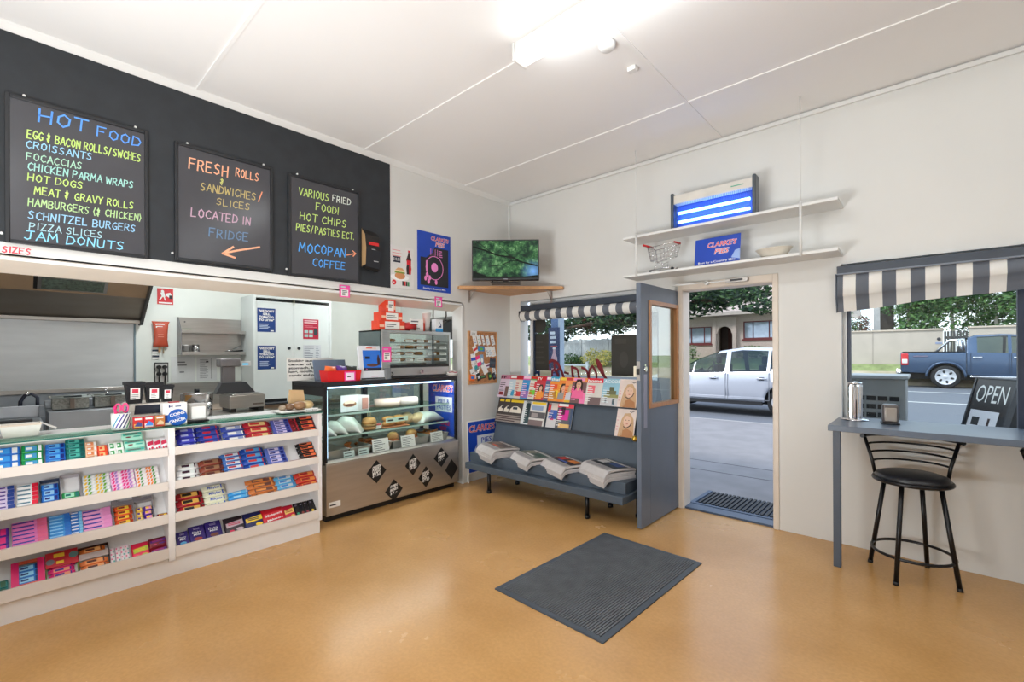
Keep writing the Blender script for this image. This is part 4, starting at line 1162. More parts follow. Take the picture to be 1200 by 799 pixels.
# plate of wrapped cakes at the counter's right end
o = thing('cake_plate', 'white plate at the right end of the glass counter under wrapped rolls', 'plate', (.02, -2.655, ZT), LEFT)
b = MB(); b.box(-.17, .125, -.1, .1, 0, .006, PAPER, .002); b.box(-.185, .14, -.115, .115, .006, .014, PAPER, .003); b.obj('plate', o)
b = MB(); b.M = Matrix.Translation((.05, -.122, .0)); b.box(-.055, .055, -.004, 0, .0, .03, PAPER); b.text('Banana Bread', 0, .01, .010, INK, -.0045, 'C', .085); tk = b.obj('ticket', o)
for i, (dx, dy, rx, cc, lb) in enumerate(((.07, -.01, .048, C(196, 170, 120, .3), 'pale wrapped roll, rightmost on the white plate'), (-.005, -.02, .05, C(150, 112, 78, .3), 'large brown wrapped roll in the middle of the white plate'), (-.075, .0, .04, C(120, 90, 66, .3), 'dark wrapped roll left of the middle on the white plate'), (-.125, .01, .03, C(170, 150, 128, .3), 'small wrapped roll at the left of the white plate'))):
    q = MB(); q.ball((0, 0, rx * .72), (rx, rx * 1.15, rx * .72), cc, 14, 9, .06, random.Random(i)); q.ball((-rx * .3, -rx * .6, rx * 1.05), (rx * .22, rx * .15, rx * .14), C(236, 226, 205, .2), 8, 6)
    q = q.obj('wrapped_roll', loc=(.02 - dy, -2.655 + dx, ZT + .0145), rot=(0, 0, LEFT)); tag(q, lb, 'bread roll', 'wrapped rolls on the plate')
o = thing('paper_bag', 'brown paper bag standing at the back of the white plate', 'paper bag', (-.10, -2.625, ZT + .0), LEFT)
b = MB(); b.rings([[(-.055, -.018, 0), (.06, -.018, 0), (.06, .018, 0), (-.055, .018, 0)], [(-.06, -.022, .08), (.065, -.02, .08), (.065, .02, .08), (-.06, .022, .08)], [(-.058, -.006, .175), (.06, -.003, .165), (.06, .004, .165), (-.058, .006, .175)]], mat('kraft_paper', (206, 172, 128), .8, var=.06), smooth=False); b.obj('bag', o)
# ------------------------------------------------------------------ display case for hot and cold food
CX, CY = .06, -2.44
dc = thing('food_display_case', 'stainless glass fronted food display case between counter and wall pier', 'display case', (CX, CY, 0), LEFT)
W_C, D_C, ZB, ZT2 = 1.515, .68, .505, 1.215
b = MB(); b.box(.02, W_C - .02, .06, D_C, 0, .085, BLACK); b.obj('kick_base', dc)
b = MB(); b.box(0, W_C, 0, D_C, .06, ZB, STEELW, .004); b.obj('body', dc)
b = MB(); b.prism([(0, ZB), (.0, ZB + .012), (.045, ZB + .03), (.06, ZB + .03), (.06, ZB)], .0, W_C, STEEL, 'x'); b.obj('sill', dc)
b = MB(); b.box(-.008, .022, .02, .05, ZB, ZT2, BLACK); b.obj('corner_post', dc)
b = MB(); b.box(W_C - .022, W_C, .02, .05, ZB, ZT2, BLACK); b.obj('corner_post', dc)
b = MB(); b.box(-.008, .022, D_C - .04, D_C, ZB, ZT2, BLACK); b.obj('corner_post', dc)
b = MB(); b.box(W_C - .022, W_C, D_C - .04, D_C, ZB, ZT2, BLACK); b.obj('corner_post', dc)
b = MB()
for q in ((-.008, W_C, .015, .055), (-.008, W_C, D_C - .045, D_C), (-.008, .03, .055, D_C - .045), (W_C - .03, W_C, .055, D_C - .045)):
    b.box(q[0], q[1], q[2], q[3], ZT2 - .03, ZT2 + .012, C(30, 32, 36, .3), .002)
b.obj('top_frame', dc)
b = MB(); b.box(.03, W_C - .03, .055, D_C - .045, ZT2, ZT2 + .01, mat('case_top_sheet', (120, 124, 126), .2, var=.03)); b.obj('top_sheet', dc)
b = MB(); b.box(.022, W_C - .022, .026, .031, ZB + .03, ZT2 - .03, CLEAR); b.obj('front_glass', dc)
b = MB(); b.box(-.003, .001, .05, D_C - .04, ZB + .03, ZT2 - .03, CLEAR); b.obj('side_glass', dc)
b = MB(); b.box(-.006, .0, .05, D_C - .04, ZT2 - .11, ZT2 - .03, BLACK); b.obj('side_band', dc)
b = MB(); b.box(W_C - .006, W_C - .002, .05, D_C - .04, ZB + .03, ZT2 - .03, CLEAR); b.obj('side_glass', dc)
b = MB(); b.box(.022, W_C - .022, D_C - .012, D_C - .006, ZB, ZT2 - .03, glass_mat('rear_door_glass', (214, 226, 226), .2)); b.box(.72, .78, D_C - .03, D_C - .002, ZB, ZT2 - .03, C(60, 70, 80)); b.obj('rear_door', dc)
b = MB(); b.box(.022, W_C - .022, .06, D_C - .03, ZB + .0, ZB + .012, STEEL); b.obj('deck', dc)
for z in (.912, .712):
    b = MB(); b.box(.026, W_C - .026, .14, D_C - .05, z, z + .008, SHELFGLASS); s_ = b.obj('glass_shelf', dc)
    b = MB(); b.box(.026, W_C - .026, .136, .141, z - .003, z + .014, mat('milky_glass_edge', (178, 206, 198), .2, var=.03)); b.obj('shelf_edge', s_)
LED = mat('led_strip', (190, 222, 255), .3, emit=5)
b = MB(); b.box(.05, W_C - .05, .06, .075, ZT2 - .045, ZT2 - .032, LED); b.obj('light_strip', dc)
b = MB(); b.box(.024, .03, .032, .036, ZB + .05, ZT2 - .06, LED); b.obj('light_strip', dc)
lamp('case_light', 'AREA', 8, (CX - .12, CY + W_C / 2, ZT2 - .05), (0, R(-14), 0), (1.0, .96, .9), size=.05, size_y=1.35)

def caseobj(x, y, z):
    return (CX - y, CY + x, z)
# poster behind the right end glass
o = thing('pie_sign', 'blue pies and pasties sign inside the right end of the display case', 'sign', (CX - .06, CY + W_C - .012, ZB + .04), 0)
o.rotation_euler = (0, 0, 0)
b = MB(); b.box(-.46, .0, 0, .004, 0, .62, CBLUE); b.obj('sheet', o)
b = MB(); pie_lettering(b, -.2, .50, .075, .36, -.0006); b.rect(-.33, -.03, .27, .44, C(215, 222, 232), -.0006); b.text('PIES &', -.18, .365, .05, CBLUE, -.0012, 'C', .2, .01); b.text('PASTIES', -.18, .295, .05, CBLUE, -.0012, 'C', .25, .01); b.text('AVAILABLE', -.2, .12, .04, RED, -.0006, 'C', .25, .03, .2); b.text('HERE', -.2, .06, .04, RED, -.0006, 'C', .14, .03, .2)
b.obj('print', o)

# black diamond stickers with white marker prices
for x, z, w_, h_, rows, lb in ((.49, .362, .105, .11, ('CHICKEN', 'PARMA', 'WRAPS', '$7.00'), 'black diamond sticker with four white lines, leftmost on the display case'), (.68, .145, .10, .108, ('JUMBO', 'BURGER', '$7.-'), 'black diamond sticker low on the display case, second from left'), (.905, .355, .095, .11, ('BACON', 'EGG', 'BURGER', '$5.50'), 'black diamond sticker high in the middle of the display case'), (1.065, .2, .095, .11, ('ROAST', 'MEAT', 'ROLL', '$7.50'), 'black diamond sticker low on the right half of the display case'), (1.27, .368, .1, .105, ('CHEESE', 'BURGER', '$7.-'), 'black diamond sticker high at the right end of the display case'), (1.41, .215, .09, .11, (), 'blank black diamond sticker at the right edge of the display case')):
    o = thing('price_sticker', lb, 'sticker', caseobj(x, -.0, z), LEFT, 'diamond price stickers')
    b = MB(); b.prism([(-w_, 0), (0, -h_), (w_, 0), (0, h_)], -.002, 0, C(18, 18, 20, .5)); b.obj('diamond', o)
    for i, r in enumerate(rows):
        b = MB()
        n = len(rows)
        zz = h_ * (.38 - .95 * i / n) - .005
        b.hand(r, -.042, zz - .008, .021, PAPER, -.0026, width=.085, wd=.0048, slope=.18)
        b.obj('marker_line', o)
o = thing('price_label', 'small white label at the bottom left of the display case', 'label', caseobj(.075, 0, .155), LEFT)
b = MB(); b.box(-.055, .055, -.002, 0, -.024, .024, PAPER); b.lines(-.045, .045, -.014, .012, 1, INK, -.0026, 4, .4); b.obj('card', o)

# price cards standing in the sill
for x, w_, h_, nl, lb in ((.565, .175, .125, 6, 'white price card with small print, left of three large ones in the case'), (.88, .165, .115, 6, 'white price card with small print, middle of three large ones in the case'), (1.245, .16, .105, 6, 'white price card with small print, right of three large ones in the case'), (.235, .105, .058, 2, 'little grey ticket before the empty pan at the left of the case'), (.38, .105, .06, 2, 'little grey ticket second from left in the display case')):
    o = thing('price_card', lb, 'price card', caseobj(x, .035, ZB + .031), LEFT, 'price cards in the display case', rot=(R(-12), 0, LEFT))
    b = MB(); b.box(-w_ / 2, w_ / 2, -.003, 0, 0, h_, PAPER if nl > 2 else C(200, 216, 214)); b.obj('card', o)
    b = MB(); b.lines(-w_ * .42, w_ * .42, h_ * .08, h_ * .92, nl, C(60, 62, 70), -.0036, int(x * 50), .3); b.obj('print', o)

# pans of hot food along the deck
PANM = mat('pan_steel', (196, 193, 188), .35, .6, var=.05)
FRY = mat('fried_crust', (205, 128, 62), .6, var=.25, scale=40)
CRUST = mat('bread_crust', (206, 146, 88), .55, var=.18, scale=18)
CHICK = mat('crumbed_chicken', (190, 104, 48), .65, var=.3, scale=45)
rnd = random.Random(3)
def pan(x, w_, label):
    o = thing('food_pan', label, 'pan', caseobj(x, .30, ZB + .013), LEFT, 'steel pans along the deck of the display case')
    b = MB(); d, h = .22, .085
    b.rings([[(-w_, -d, h), (w_, -d, h), (w_, d, h), (-w_, d, h)], [(-w_ + .018, -d + .018, 0), (w_ - .018, -d + .018, 0), (w_ - .018, d - .018, 0), (-w_ + .018, d - .018, 0)], [(-w_ + .022, -d + .022, .004), (w_ - .022, -d + .022, .004), (w_ - .022, d - .022, .004), (-w_ + .022, d - .022, .004)], [(-w_ + .006, -d + .006, h), (w_ - .006, -d + .006, h), (w_ - .006, d - .006, h), (-w_ + .006, d - .006, h)]], PANM, smooth=False, caps=False)
    b.face([(-w_ + .02, -d + .02, .002), (w_ - .02, -d + .02, .002), (w_ - .02, d - .02, .002), (-w_ + .02, d - .02, .002)], PANM)
    b.obj('pan_body', o)
    b = MB()
    for q in ((-w_ - .004, w_ + .004, -d - .006, -d + .006), (-w_ - .004, w_ + .004, d - .006, d + .006), (-w_ - .004, -w_ + .006, -d + .006, d - .006), (w_ - .006, w_ + .004, -d + .006, d - .006)):
        b.box(q[0], q[1], q[2], q[3], h, h + .004, PANM)
    b.obj('rim', o)
PX = [(.14, .115), (.375, .11), (.60, .11), (.83, .11), (1.06, .11), (1.31, .125)]
for i, (x, w_) in enumerate(PX):
    pan(x, w_, ('empty steel pan at the left end of the display case', 'nearly empty steel pan second from the left in the case', 'steel pan of chicken pieces third from the left', 'steel pan holding a round burger bun', 'steel pan fifth from the left behind the middle price card', 'wide steel pan of chips at the right end of the case')[i])
def food(name, label, cat, group, x, y, z, build, mesh=None):
    if mesh is None:
        b = MB(); build(b); mesh = b.mesh(name)
    o = bpy.data.objects.new(name, mesh)
    COL.objects.link(o)
    o.location = caseobj(x, y, z)
    o.rotation_euler = (0, 0, rnd.uniform(0, 6))
    tag(o, label, cat, group)
    return o
nug = None
for i in range(13):
    x = .5 + .2 * rnd.random() if i > 2 else .29 + .03 * i
    y = .16 + .22 * rnd.random() if i > 2 else .18 + .05 * i
    q = food('chicken_piece', 'crumbed chicken piece in the third pan of the display case' if i > 2 else 'stray chicken piece in the second pan of the display case', 'chicken', 'chicken pieces in the third pan' if i > 2 else 'chicken pieces in the second pan', x, y, ZB + .06 + (i % 3) * .022, lambda b: b.ball((0, 0, 0), (.05, .028, .02), CHICK, 10, 7, .2, random.Random(5)), nug)
    nug = q.data
chip = None
for i in range(40):
    q = food('potato_chip', 'golden potato chip in the wide right hand pan', 'chip', 'chips in the wide pan at the right end', 1.22 + .18 * rnd.random(), .13 + .3 * rnd.random(), ZB + .05 + .06 * rnd.random(), lambda b: b.box(-.04, .04, -.007, .007, -.007, .007, FRY, .002, 1), chip)
    q.rotation_euler = (rnd.uniform(-.3, .3), rnd.uniform(-.3, .3), rnd.uniform(0, 6)); chip = q.data
for x, lb in ((.80, 'round burger bun in the fourth pan left of the middle price card'), (1.03, 'burger bun in the fifth pan behind the middle price card')):
    o = thing('burger', lb, 'burger', caseobj(x, .2, ZB + .075), .3)
    b = MB(); b.lathe([(0, .03), (.055, .03), (.062, .042), (.055, .075), (.03, .095), (0, .1)], CRUST, n=20); b.obj('bun_top', o)
    b = MB(); b.lathe([(0, -.015), (.05, -.015), (.06, -.005), (.058, .012), (0, .012)], CRUST, n=20); b.obj('bun_base', o)
    b = MB(); b.lathe([(0, .012), (.062, .012), (.066, .02), (.062, .03), (0, .03)], CHICK, n=20); b.obj('filling', o)

# middle shelf: bagged sandwiches, a burger on a tray, rolls
ZM, ZU = .7205, .9205
BAGM = mat('white_sandwich_bag', (214, 213, 210), .5, var=.03)
def sandwich_bag(label, x, y, L, h, tilt, dw=.1):
    q = MB()
    rs = []
    for f, kz, kw in ((0, .15, .9), (.08, .7, 1), (.3, 1, 1), (.65, .9, 1), (.88, .45, .98), (1, .06, .95)):
        rs.append([((f - .5) * L, dw * kw * math.copysign(abs(math.cos(2 * PI * j / 12)) ** .7, math.cos(2 * PI * j / 12)), h * .5 * kz * (1 + math.copysign(abs(math.sin(2 * PI * j / 12)) ** .8, math.sin(2 * PI * j / 12)))) for j in range(12)])
    q.rings(rs, BAGM)
    o = q.obj('sandwich_bag', loc=caseobj(x, y, ZM), rot=(0, 0, LEFT + tilt))
    tag(o, label, 'sandwich', 'white bagged sandwiches in the display case')
sandwich_bag('flat white bagged sandwich at the far left of the middle glass shelf', .12, .26, .2, .09, -.5)
sandwich_bag('white bagged sandwich second from the left on the middle glass shelf', .225, .28, .24, .13, -.6)
sandwich_bag('tallest white bagged sandwich, third on the middle glass shelf', .35, .27, .26, .165, -.7)
sandwich_bag('long white bagged roll at the right end of the middle glass shelf', 1.31, .3, .38, .12, .25, .11)
o = thing('club_burger', 'burger held by two sticks in the middle of the display case', 'burger', caseobj(.58, .28, ZM), .4)
b = MB(); b.lathe([(0, 0), (.06, 0), (.07, .015), (.066, .035), (0, .035)], CRUST, n=20); b.obj('bun_base', o)
b = MB(); b.lathe([(0, .035), (.072, .035), (.076, .045), (.07, .06), (0, .06)], C(150, 110, 60), n=20); b.obj('filling', o)
b = MB(); b.lathe([(0, .06), (.07, .06), (.074, .075), (.06, .11), (.03, .125), (0, .127)], CRUST, n=20); b.obj('bun_top', o)
for dx in (-.02, .015):
    b = MB(); b.cyl((dx, .0, .09), (dx, .0, .17), .0025, C(220, 190, 140), n=6); b.obj('stick', o)
o = thing('shelf_ticket', 'red and white ticket beside the stick burger in the display case', 'ticket', caseobj(.665, .25, ZM), LEFT)
b = MB(); b.box(-.035, .035, -.003, 0, 0, .06, PAPER); b.rect(-.03, .03, .035, .055, C(225, 90, 90), -.0036); b.obj('card', o)
o = thing('serving_tray', 'low orange serving tray on the middle glass shelf', 'tray', caseobj(.82, .3, ZM), LEFT)
b = MB(); b.box(-.13, .19, -.1, .1, 0, .012, C(205, 130, 90, .5), .004); b.obj('tray', o)
for x, y, z, L, lb in ((.79, .26, .012, .15, 'split bread roll with a ticket, left on the orange tray'), (.92, .27, .012, .14, 'split bread roll with a ticket, right on the orange tray')):
    o = thing('bread_roll', lb, 'bread roll', caseobj(x, y, ZM + z), LEFT, 'split rolls on the orange tray')
    b = MB(); b.ball((0, 0, .03), (L / 2, .055, .03), CRUST, 14, 8, .05, random.Random(9)); b.obj('roll_base', o)
    b = MB(); b.ball((0, .01, .075), (L / 2 * .95, .05, .03), CRUST, 14, 8, .05, random.Random(4)); b.obj('roll_top', o)
    b = MB(); b.box(-.07, .07, -.064, -.06, .045, .09, C(206, 224, 214)); b.lines(-.05, .05, .052, .082, 1, INK, -.0646, 3, .5); b.obj('ticket', o)
for x, y, L, h, lb in ((1.06, .33, .17, .13, 'pale cut loaf left of two on the middle glass shelf'), (1.17, .27, .18, .12, 'pale wrapped loaf right of two on the middle glass shelf')):
    q = MB(); q.ball((0, 0, h * .48), (L / 2, .075, h * .48), mat('floury_bread', (222, 190, 150), .7, var=.1, scale=12), 14, 9, .06, random.Random(int(h * 100))); q = q.obj('bread_loaf', loc=caseobj(x, y, ZM), rot=(0, 0, LEFT + .3)); tag(q, lb, 'bread', 'loaves on the middle glass shelf')
# upper shelf
o = thing('photo_card', 'folded photo card of a sandwich on the upper glass shelf', 'card', caseobj(.39, .26, ZU), LEFT)
b = MB(); b.box(-.12, .06, -.003, 0, 0, .16, C(196, 208, 210, .4)); b.face([(.06, -.003, 0), (.15, -.05, 0), (.15, -.05, .15), (.06, -.003, .16)], C(186, 190, 192, .4)); b.obj('card', o)
b = MB(); b.disc(-.03, .075, .07, C(150, 120, 90), -.0036, .03); b.disc(-.03, .09, .055, C(215, 200, 180), -.0042, .02); b.disc(-.03, .066, .05, C(90, 50, 40), -.0046, .012); b.obj('picture', o)
b = MB(); b.box(.075, .14, -.05, -.046, .02, .13, C(150, 110, 100)); b.obj('side_picture', o)
for x, y, L, h, cc, lb in ((.80, .3, .26, .10, C(206, 190, 178, .5), 'wrapped roll on the upper glass shelf, left of two'), (1.03, .28, .24, .10, C(206, 200, 196, .5), 'wrapped roll with dark filling on the upper glass shelf, right of two')):
    o = thing('wrapped_roll', lb, 'wrap', caseobj(x, y, ZU), LEFT - .5, 'wraps on the upper glass shelf')
    b = MB(); b.rings([[(f * L, .05 * k * math.cos(2 * PI * j / 12), h / 2 + h / 2 * k * math.sin(2 * PI * j / 12)) for j in range(12)] for f, k in ((-.5, .6), (-.45, .95), (0, 1), (.42, .95), (.48, .8))], cc); b.obj('wrap', o)
    b = MB(); b.cyl((L * .475, 0, h / 2), (L * .49, 0, h / 2), .034, C(90, 62, 54, .7)); b.obj('filling', o)
o = thing('chilled_tray', 'pale tray under the wraps on the upper glass shelf', 'tray', caseobj(.9, .5, ZU), LEFT)
b = MB(); b.box(-.3, .3, -.07, .07, 0, .015, C(206, 170, 160, .4), .004); b.obj('tray', o)

# ------------------------------------------------------------------ on top of the case
ZC = ZT2 + .0125
def topobj(X, y, z=ZC):
    return (X, y, z)
o = thing('pie_warmer', 'steel pie warmer with glass front and four racks on the display case', 'pie warmer', topobj(-.0, -1.855), LEFT)
WW, WD, WH = .86, .42, .485
GREYT = mat('grey_green_steel', (122, 138, 138), .35, .6, var=.05)
b = MB(); b.box(0, .012, .0, WD, .03, WH, GREYT); b.box(WW - .012, WW, 0, WD, .03, WH, STEEL); b.box(.012, WW - .012, WD - .012, WD, .03, .15, STEEL); b.box(0, WW, 0, WD, WH - .012, WH, STEEL); b.box(0, WW, 0, WD, .0, .12, STEEL, .003); b.obj('cabinet', o)
b = MB()
for z in (.28, .3, .32):
    b.box(-.003, .0, .2, .28, z, z + .008, C(60, 66, 66))
b.obj('vent', o)
b = MB(); b.box(0, .09, -.012, .02, .03, WH, STEEL, .002); b.box(WW - .02, WW, -.012, .02, .03, WH, STEEL, .002); b.box(.09, WW - .02, -.012, .02, WH - .03, WH, STEEL, .002); b.box(.09, WW - .02, -.012, .02, .11, .135, BLACK, .002); b.obj('front_frame', o)
b = MB(); b.box(.09, WW - .02, -.004, .0, .135, WH - .03, CLEAR); b.box(.62, .632, -.01, .004, .135, WH - .03, C(70, 76, 78)); b.obj('glass_door', o)
b = MB(); b.box(.02, WW - .02, WD - .008, WD - .004, .14, WH - .02, CLEAR); b.obj('rear_glass', o)
RK = [.18, .245, .31, .375]
for z in RK:
    b = MB(); b.box(.1, WW - .03, .01, WD - .02, z - .012, z - .008, STEEL); rk = b.obj('rack', o)
b = MB(); b.cyl((.47, -.02, .065), (.47, -.006, .065), .022, CHROME); b.box(.467, .473, -.024, -.02, .05, .085, BLACK); b.obj('thermostat_knob', o)
b = MB(); b.box(.0, WW, -.02, .0, .005, .03, C(30, 30, 34)); b.obj('base_rail', o)
PASTRY = mat('pastry', (176, 118, 62), .6, var=.25, scale=30)
pm = None
k_, k_r = 0, -1
for r, z in enumerate(RK):
    for i in range(6):
        if (r * 7 + i * 3) % 5 == 4:
            continue
        if i == 0 or k_r != r:
            k_, k_r = -1, r
        k_ += 1
        if pm is None:
            q = MB(); q.lathe([(0, 0), (.042, 0), (.052, .022), (.05, .027), (.03, .034), (0, .036)], PASTRY, n=16); pm = q.mesh('pie')
        q = bpy.data.objects.new('meat_pie', pm); COL.objects.link(q)
        q.location = (-.0 - .09, -1.855 + .16 + i * .115, ZC + z - .0075)
        tag(q, 'golden pastry, %s from left on the %s rack of the pie warmer' % (ORD[k_], ('lowest', 'second', 'third', 'top')[r]), 'pie', 'pastries on the %s rack of the pie warmer' % ('lowest', 'second', 'third', 'top')[r])
    for i, (x, w_) in enumerate(((.17, .10), (.33, .09), (.47, .09), (.62, .11), (.77, .09))):
        if (i + r) % 4 == 3:
            continue
        q = MB(); q.box(-w_ / 2, w_ / 2, -.002, 0, 0, .026, PAPER); q.lines(-w_ * .42, w_ * .42, .008, .018, 1, C(110, 110, 120), -.0026, i + r, .5)
        q = q.obj('rack_ticket', loc=(-.0 - .006, -1.855 + x, ZC + z - .008), rot=(0, 0, LEFT)); tag(q, 'white price strip %s from left on the %s rack of the pie warmer' % (ORD[i], ('lowest', 'second', 'third', 'top')[r]), 'ticket', 'price strips in the pie warmer')
o = thing('price_ticket', 'pink bordered ticket on the left column of the pie warmer', 'ticket', topobj(.014, -1.81, ZC + .245), LEFT, 'pink tickets')
b = MB(); b.box(-.042, .055, -.003, 0, -.075, .075, PINK); b.obj('card', o)
b = MB(); b.rect(-.028, .042, -.058, .02, PAPER, -.0036); b.lines(-.02, .035, -.05, .015, 4, INK, -.004, 2); b.lines(-.03, .045, .035, .06, 1, C(205, 170, 190), -.0036, 3, .6); b.obj('print', o)
# boxes and cups on the warmer
ZW = ZC + WH
ORB = C(226, 70, 40, .5)
def snack_box(label, y0, y1, z0, z1, X=-.07):
    o = thing('snack_carton', label, 'carton', (X, (y0 + y1) / 2, z0), LEFT, 'orange cartons stacked on the pie warmer')
    w_, h_ = y1 - y0, z1 - z0
    b = MB(); b.box(-w_ / 2, w_ / 2, -.04, .1, 0, h_, ORB, .003); b.obj('carton', o)
    b = MB(); b.box(-w_ * .28, w_ * .28, -.043, -.0395, h_ * .08, h_ * .9, PAPER); b.lines(-w_ * .24, w_ * .24, h_ * .3, h_ * .7, 2, INK, -.0436, int(h_ * 999), .35); b.obj('price_label', o)
    b = MB(); b.rect(-w_ * .48, -w_ * .3, h_ * .3, h_ * .55, C(245, 200, 170), -.0405); b.rect(w_ * .3, w_ * .48, h_ * .2, h_ * .5, C(245, 200, 170), -.0405); b.obj('print', o)
snack_box('wide orange carton, lowest of the stack on the pie warmer', -1.86, -1.56, ZW + .0005, ZW + .095)
snack_box('orange striped carton in the middle of the stack on the pie warmer', -1.835, -1.59, ZW + .096, ZW + .18)
snack_box('small orange topped carton, uppermost of the stack on the pie warmer', -1.78, -1.67, ZW + .181, ZW + .30)
o = thing('snack_packet', 'red round packet lying between cartons and ticket on the pie warmer', 'packet', (-.08, -1.50, ZW), LEFT)
b = MB(); b.cyl((-.05, .0, .045), (.09, 0, .045), .045, C(190, 36, 36)); b.obj('packet', o)
b = MB(); b.cyl((-.052, .0, .045), (-.0505, 0, .045), .03, C(120, 40, 40)); b.obj('label', o)
o = thing('snack_carton', 'orange carton hidden behind the white ticket on the pie warmer', 'carton', (-.07, -1.38, ZW), LEFT)
b = MB(); b.box(-.10, .1, 0, .1, 0, .095, ORB, .003); b.obj('carton', o)
o = thing('price_card', 'large white ticket with bold price on top of the pie warmer', 'price card', (-.055, -1.40, ZW), LEFT)
b = MB(); b.box(-.085, .085, -.003, 0, 0, .13, PAPER); b.obj('card', o)
b = MB(); b.lines(-.07, .07, .06, .12, 2, C(90, 90, 100), -.0036, 4, .4); b.text('$3.00', 0, .018, .022, INK, -.0036, 'C', .08, .02); b.obj('print', o)
o = thing('paper_cup', 'tall white paper cup on the pie warmer beside the blue tub', 'cup', (-.10, -1.235, ZW), LEFT)
b = MB(); b.lathe([(.03, 0), (.045, .2), (.048, .2), (.048, .208), (.042, .21), (.028, .01), (0, .01)], PAPER); b.obj('cup_body', o)
o = thing('mint_tub', 'white and blue tub beside the paper cups on the pie warmer', 'tub', (-.06, -1.12, ZW), LEFT)
b = MB(); b.box(-.05, .05, -.035, .035, 0, .14, C(232, 236, 240, .4), .004); b.obj('tub', o)
b = MB(); b.rect(-.05, .05, .0, .04, C(50, 150, 215), -.0356); b.poly([(-.02, .05), (.03, .08), (.0, .12), (.03, .05)], C(40, 60, 110), -.0356); b.obj('print', o)

# red basket, display frame, handset, crockery on the case
o = thing('snack_basket', 'red plastic basket of chip packets on the black end of the display case', 'basket', topobj(-.05, -2.245), LEFT)
b = MB(); w_, d, h = .165, .075, .10
b.rings([[(-w_, -d, h), (w_, -d, h), (w_, d, h), (-w_, d, h)], [(-w_ + .012, -d + .008, 0), (w_ - .012, -d + .008, 0), (w_ - .012, d - .008, 0), (-w_ + .012, d - .008, 0)], [(-w_ + .016, -d + .012, .006), (w_ - .016, -d + .012, .006), (w_ - .016, d - .012, .006), (-w_ + .016, d - .012, .006)], [(-w_ + .005, -d + .005, h), (w_ - .005, -d + .005, h), (w_ - .005, d - .005, h), (-w_ + .005, d - .005, h)]], C(214, 32, 36, .4), smooth=False, caps=False)
b.obj('basket_body', o)
b = MB(); b.box(-.005, .10, -.082, -.078, .005, .088, PINK); b.rect(.008, .087, .012, .078, C(240, 225, 240), -.0826); b.lines(.02, .07, .03, .06, 1, INK, -.083, 3, .4); b.obj('price_label', o, label='pink bordered price label')
for dx, cc, lb in ((-.1, C(238, 110, 40), 'orange chip packet in the red basket'), (.005, C(90, 40, 140), 'purple chip packet in the red basket'), (.10, C(40, 44, 40), 'dark green chip packet in the red basket')):
    q = MB(); q.rings([[(.055 * k * math.cos(2 * PI * j / 10), t * math.sin(2 * PI * j / 10), z) for j in range(10)] for z, k, t in ((0, .9, .01), (.02, .95, .05), (.08, 1, .055), (.115, .97, .025), (.13, 1, .004))], cc); q.rect(-.03, .03, .05, .07, YEL, -.0565)
    q = q.obj('chip_packet', loc=topobj(-.05, -2.245 + dx, ZC + .009), rot=(R(-8), R(6), LEFT)); tag(q, lb, 'chip packet', 'chip packets in the red basket')
o = thing('display_frame', 'white framed screen with a blue drinks advert on the display case', 'screen', topobj(-.005, -1.945), LEFT, rot=(R(-10), 0, LEFT - .12))
b = MB(); b.box(-.135, .135, -.02, .01, 0, .33, C(216, 220, 226, .35), .008); b.obj('frame', o)
b = MB(); b.rect(-.09, .09, .085, .285, mat('blue_screen', (32, 88, 168), .25, emit=.5), -.0205); b.obj('screen', o)
b = MB(); yy = -.0212
b.rect(-.07, -.02, .2, .225, C(20, 30, 60), yy); b.disc(.0, .14, .06, mat('screen_brown', (80, 50, 46), .3, emit=.3), yy, .016); b.poly([(.05, .14), (.075, .14), (.078, .2), (.068, .24), (.06, .24), (.048, .2)], COLA, yy); b.rect(-.09, .09, .085, .115, C(24, 28, 48), yy); b.disc(-.06, .1, .008, C(200, 90, 150), yy)
b.obj('picture', o)
b = MB(); b.rect(-.06, .05, .293, .318, C(225, 205, 200), -.0206); b.lines(-.05, .04, .298, .314, 1, C(220, 70, 50), -.021, 3, .6); b.rect(-.02, .05, .03, .036, C(205, 120, 150), -.0206); b.obj('sticker', o)
b = MB(); b.prism([(.01, 0), (.012, .2), (.12, 0)], -.05, .05, C(200, 204, 210), 'x'); b.obj('easel', o)
b = MB(); b.box(-.12, .12, -.024, -.018, .006, .018, C(30, 30, 34)); b.obj('foot', o)
o = thing('eftpos_terminal', 'black curly corded payment handset at the foot of the pie warmer', 'handset', topobj(.035, -1.80), LEFT)
b = MB(); b.box(-.035, .03, -.006, .02, 0, .11, C(120, 124, 128, .4), .006); b.obj('cradle', o)
b = MB(); b.tube([(.03, -.012, .07), (.045, -.012, .05), (.03, -.012, .03), (.05, -.014, .012), (.16, -.013, .01), (.3, -.013, .01)], .006, BLACK); b.obj('cable', o)
o = thing('menu_folder', 'blue-grey folder leaning behind the red basket', 'folder', topobj(-.33, -2.19), LEFT, rot=(R(-14), 0, LEFT))
b = MB(); b.box(-.16, .16, 0, .02, 0, .2, C(104, 118, 138, .5), .003); b.obj('folder', o)
o = thing('crumpled_paper', 'crumpled white paper with red print right of the pie warmer', 'paper', topobj(.02, -.99), LEFT)
b = MB(); b.ball((0, 0, .03), (.075, .035, .03), PAPER, 10, 7, .3, random.Random(8)); b.obj('paper', o)
b = MB(); b.tube([(-.06, -.03, .045), (-.02, -.037, .05), (.03, -.037, .04), (.06, -.03, .05)], .004, C(180, 40, 60)); b.obj('red_print', o)
o = thing('tongs', 'steel serving tongs lying on the right end of the display case', 'tongs', topobj(-.12, -1.0 + .06), LEFT)
b = MB(); b.tube([(-.03, .0, .012), (.0, .01, .05), (.05, .01, .04), (.09, 0, .014)], .007, CHROME); b.obj('tong_arm', o)
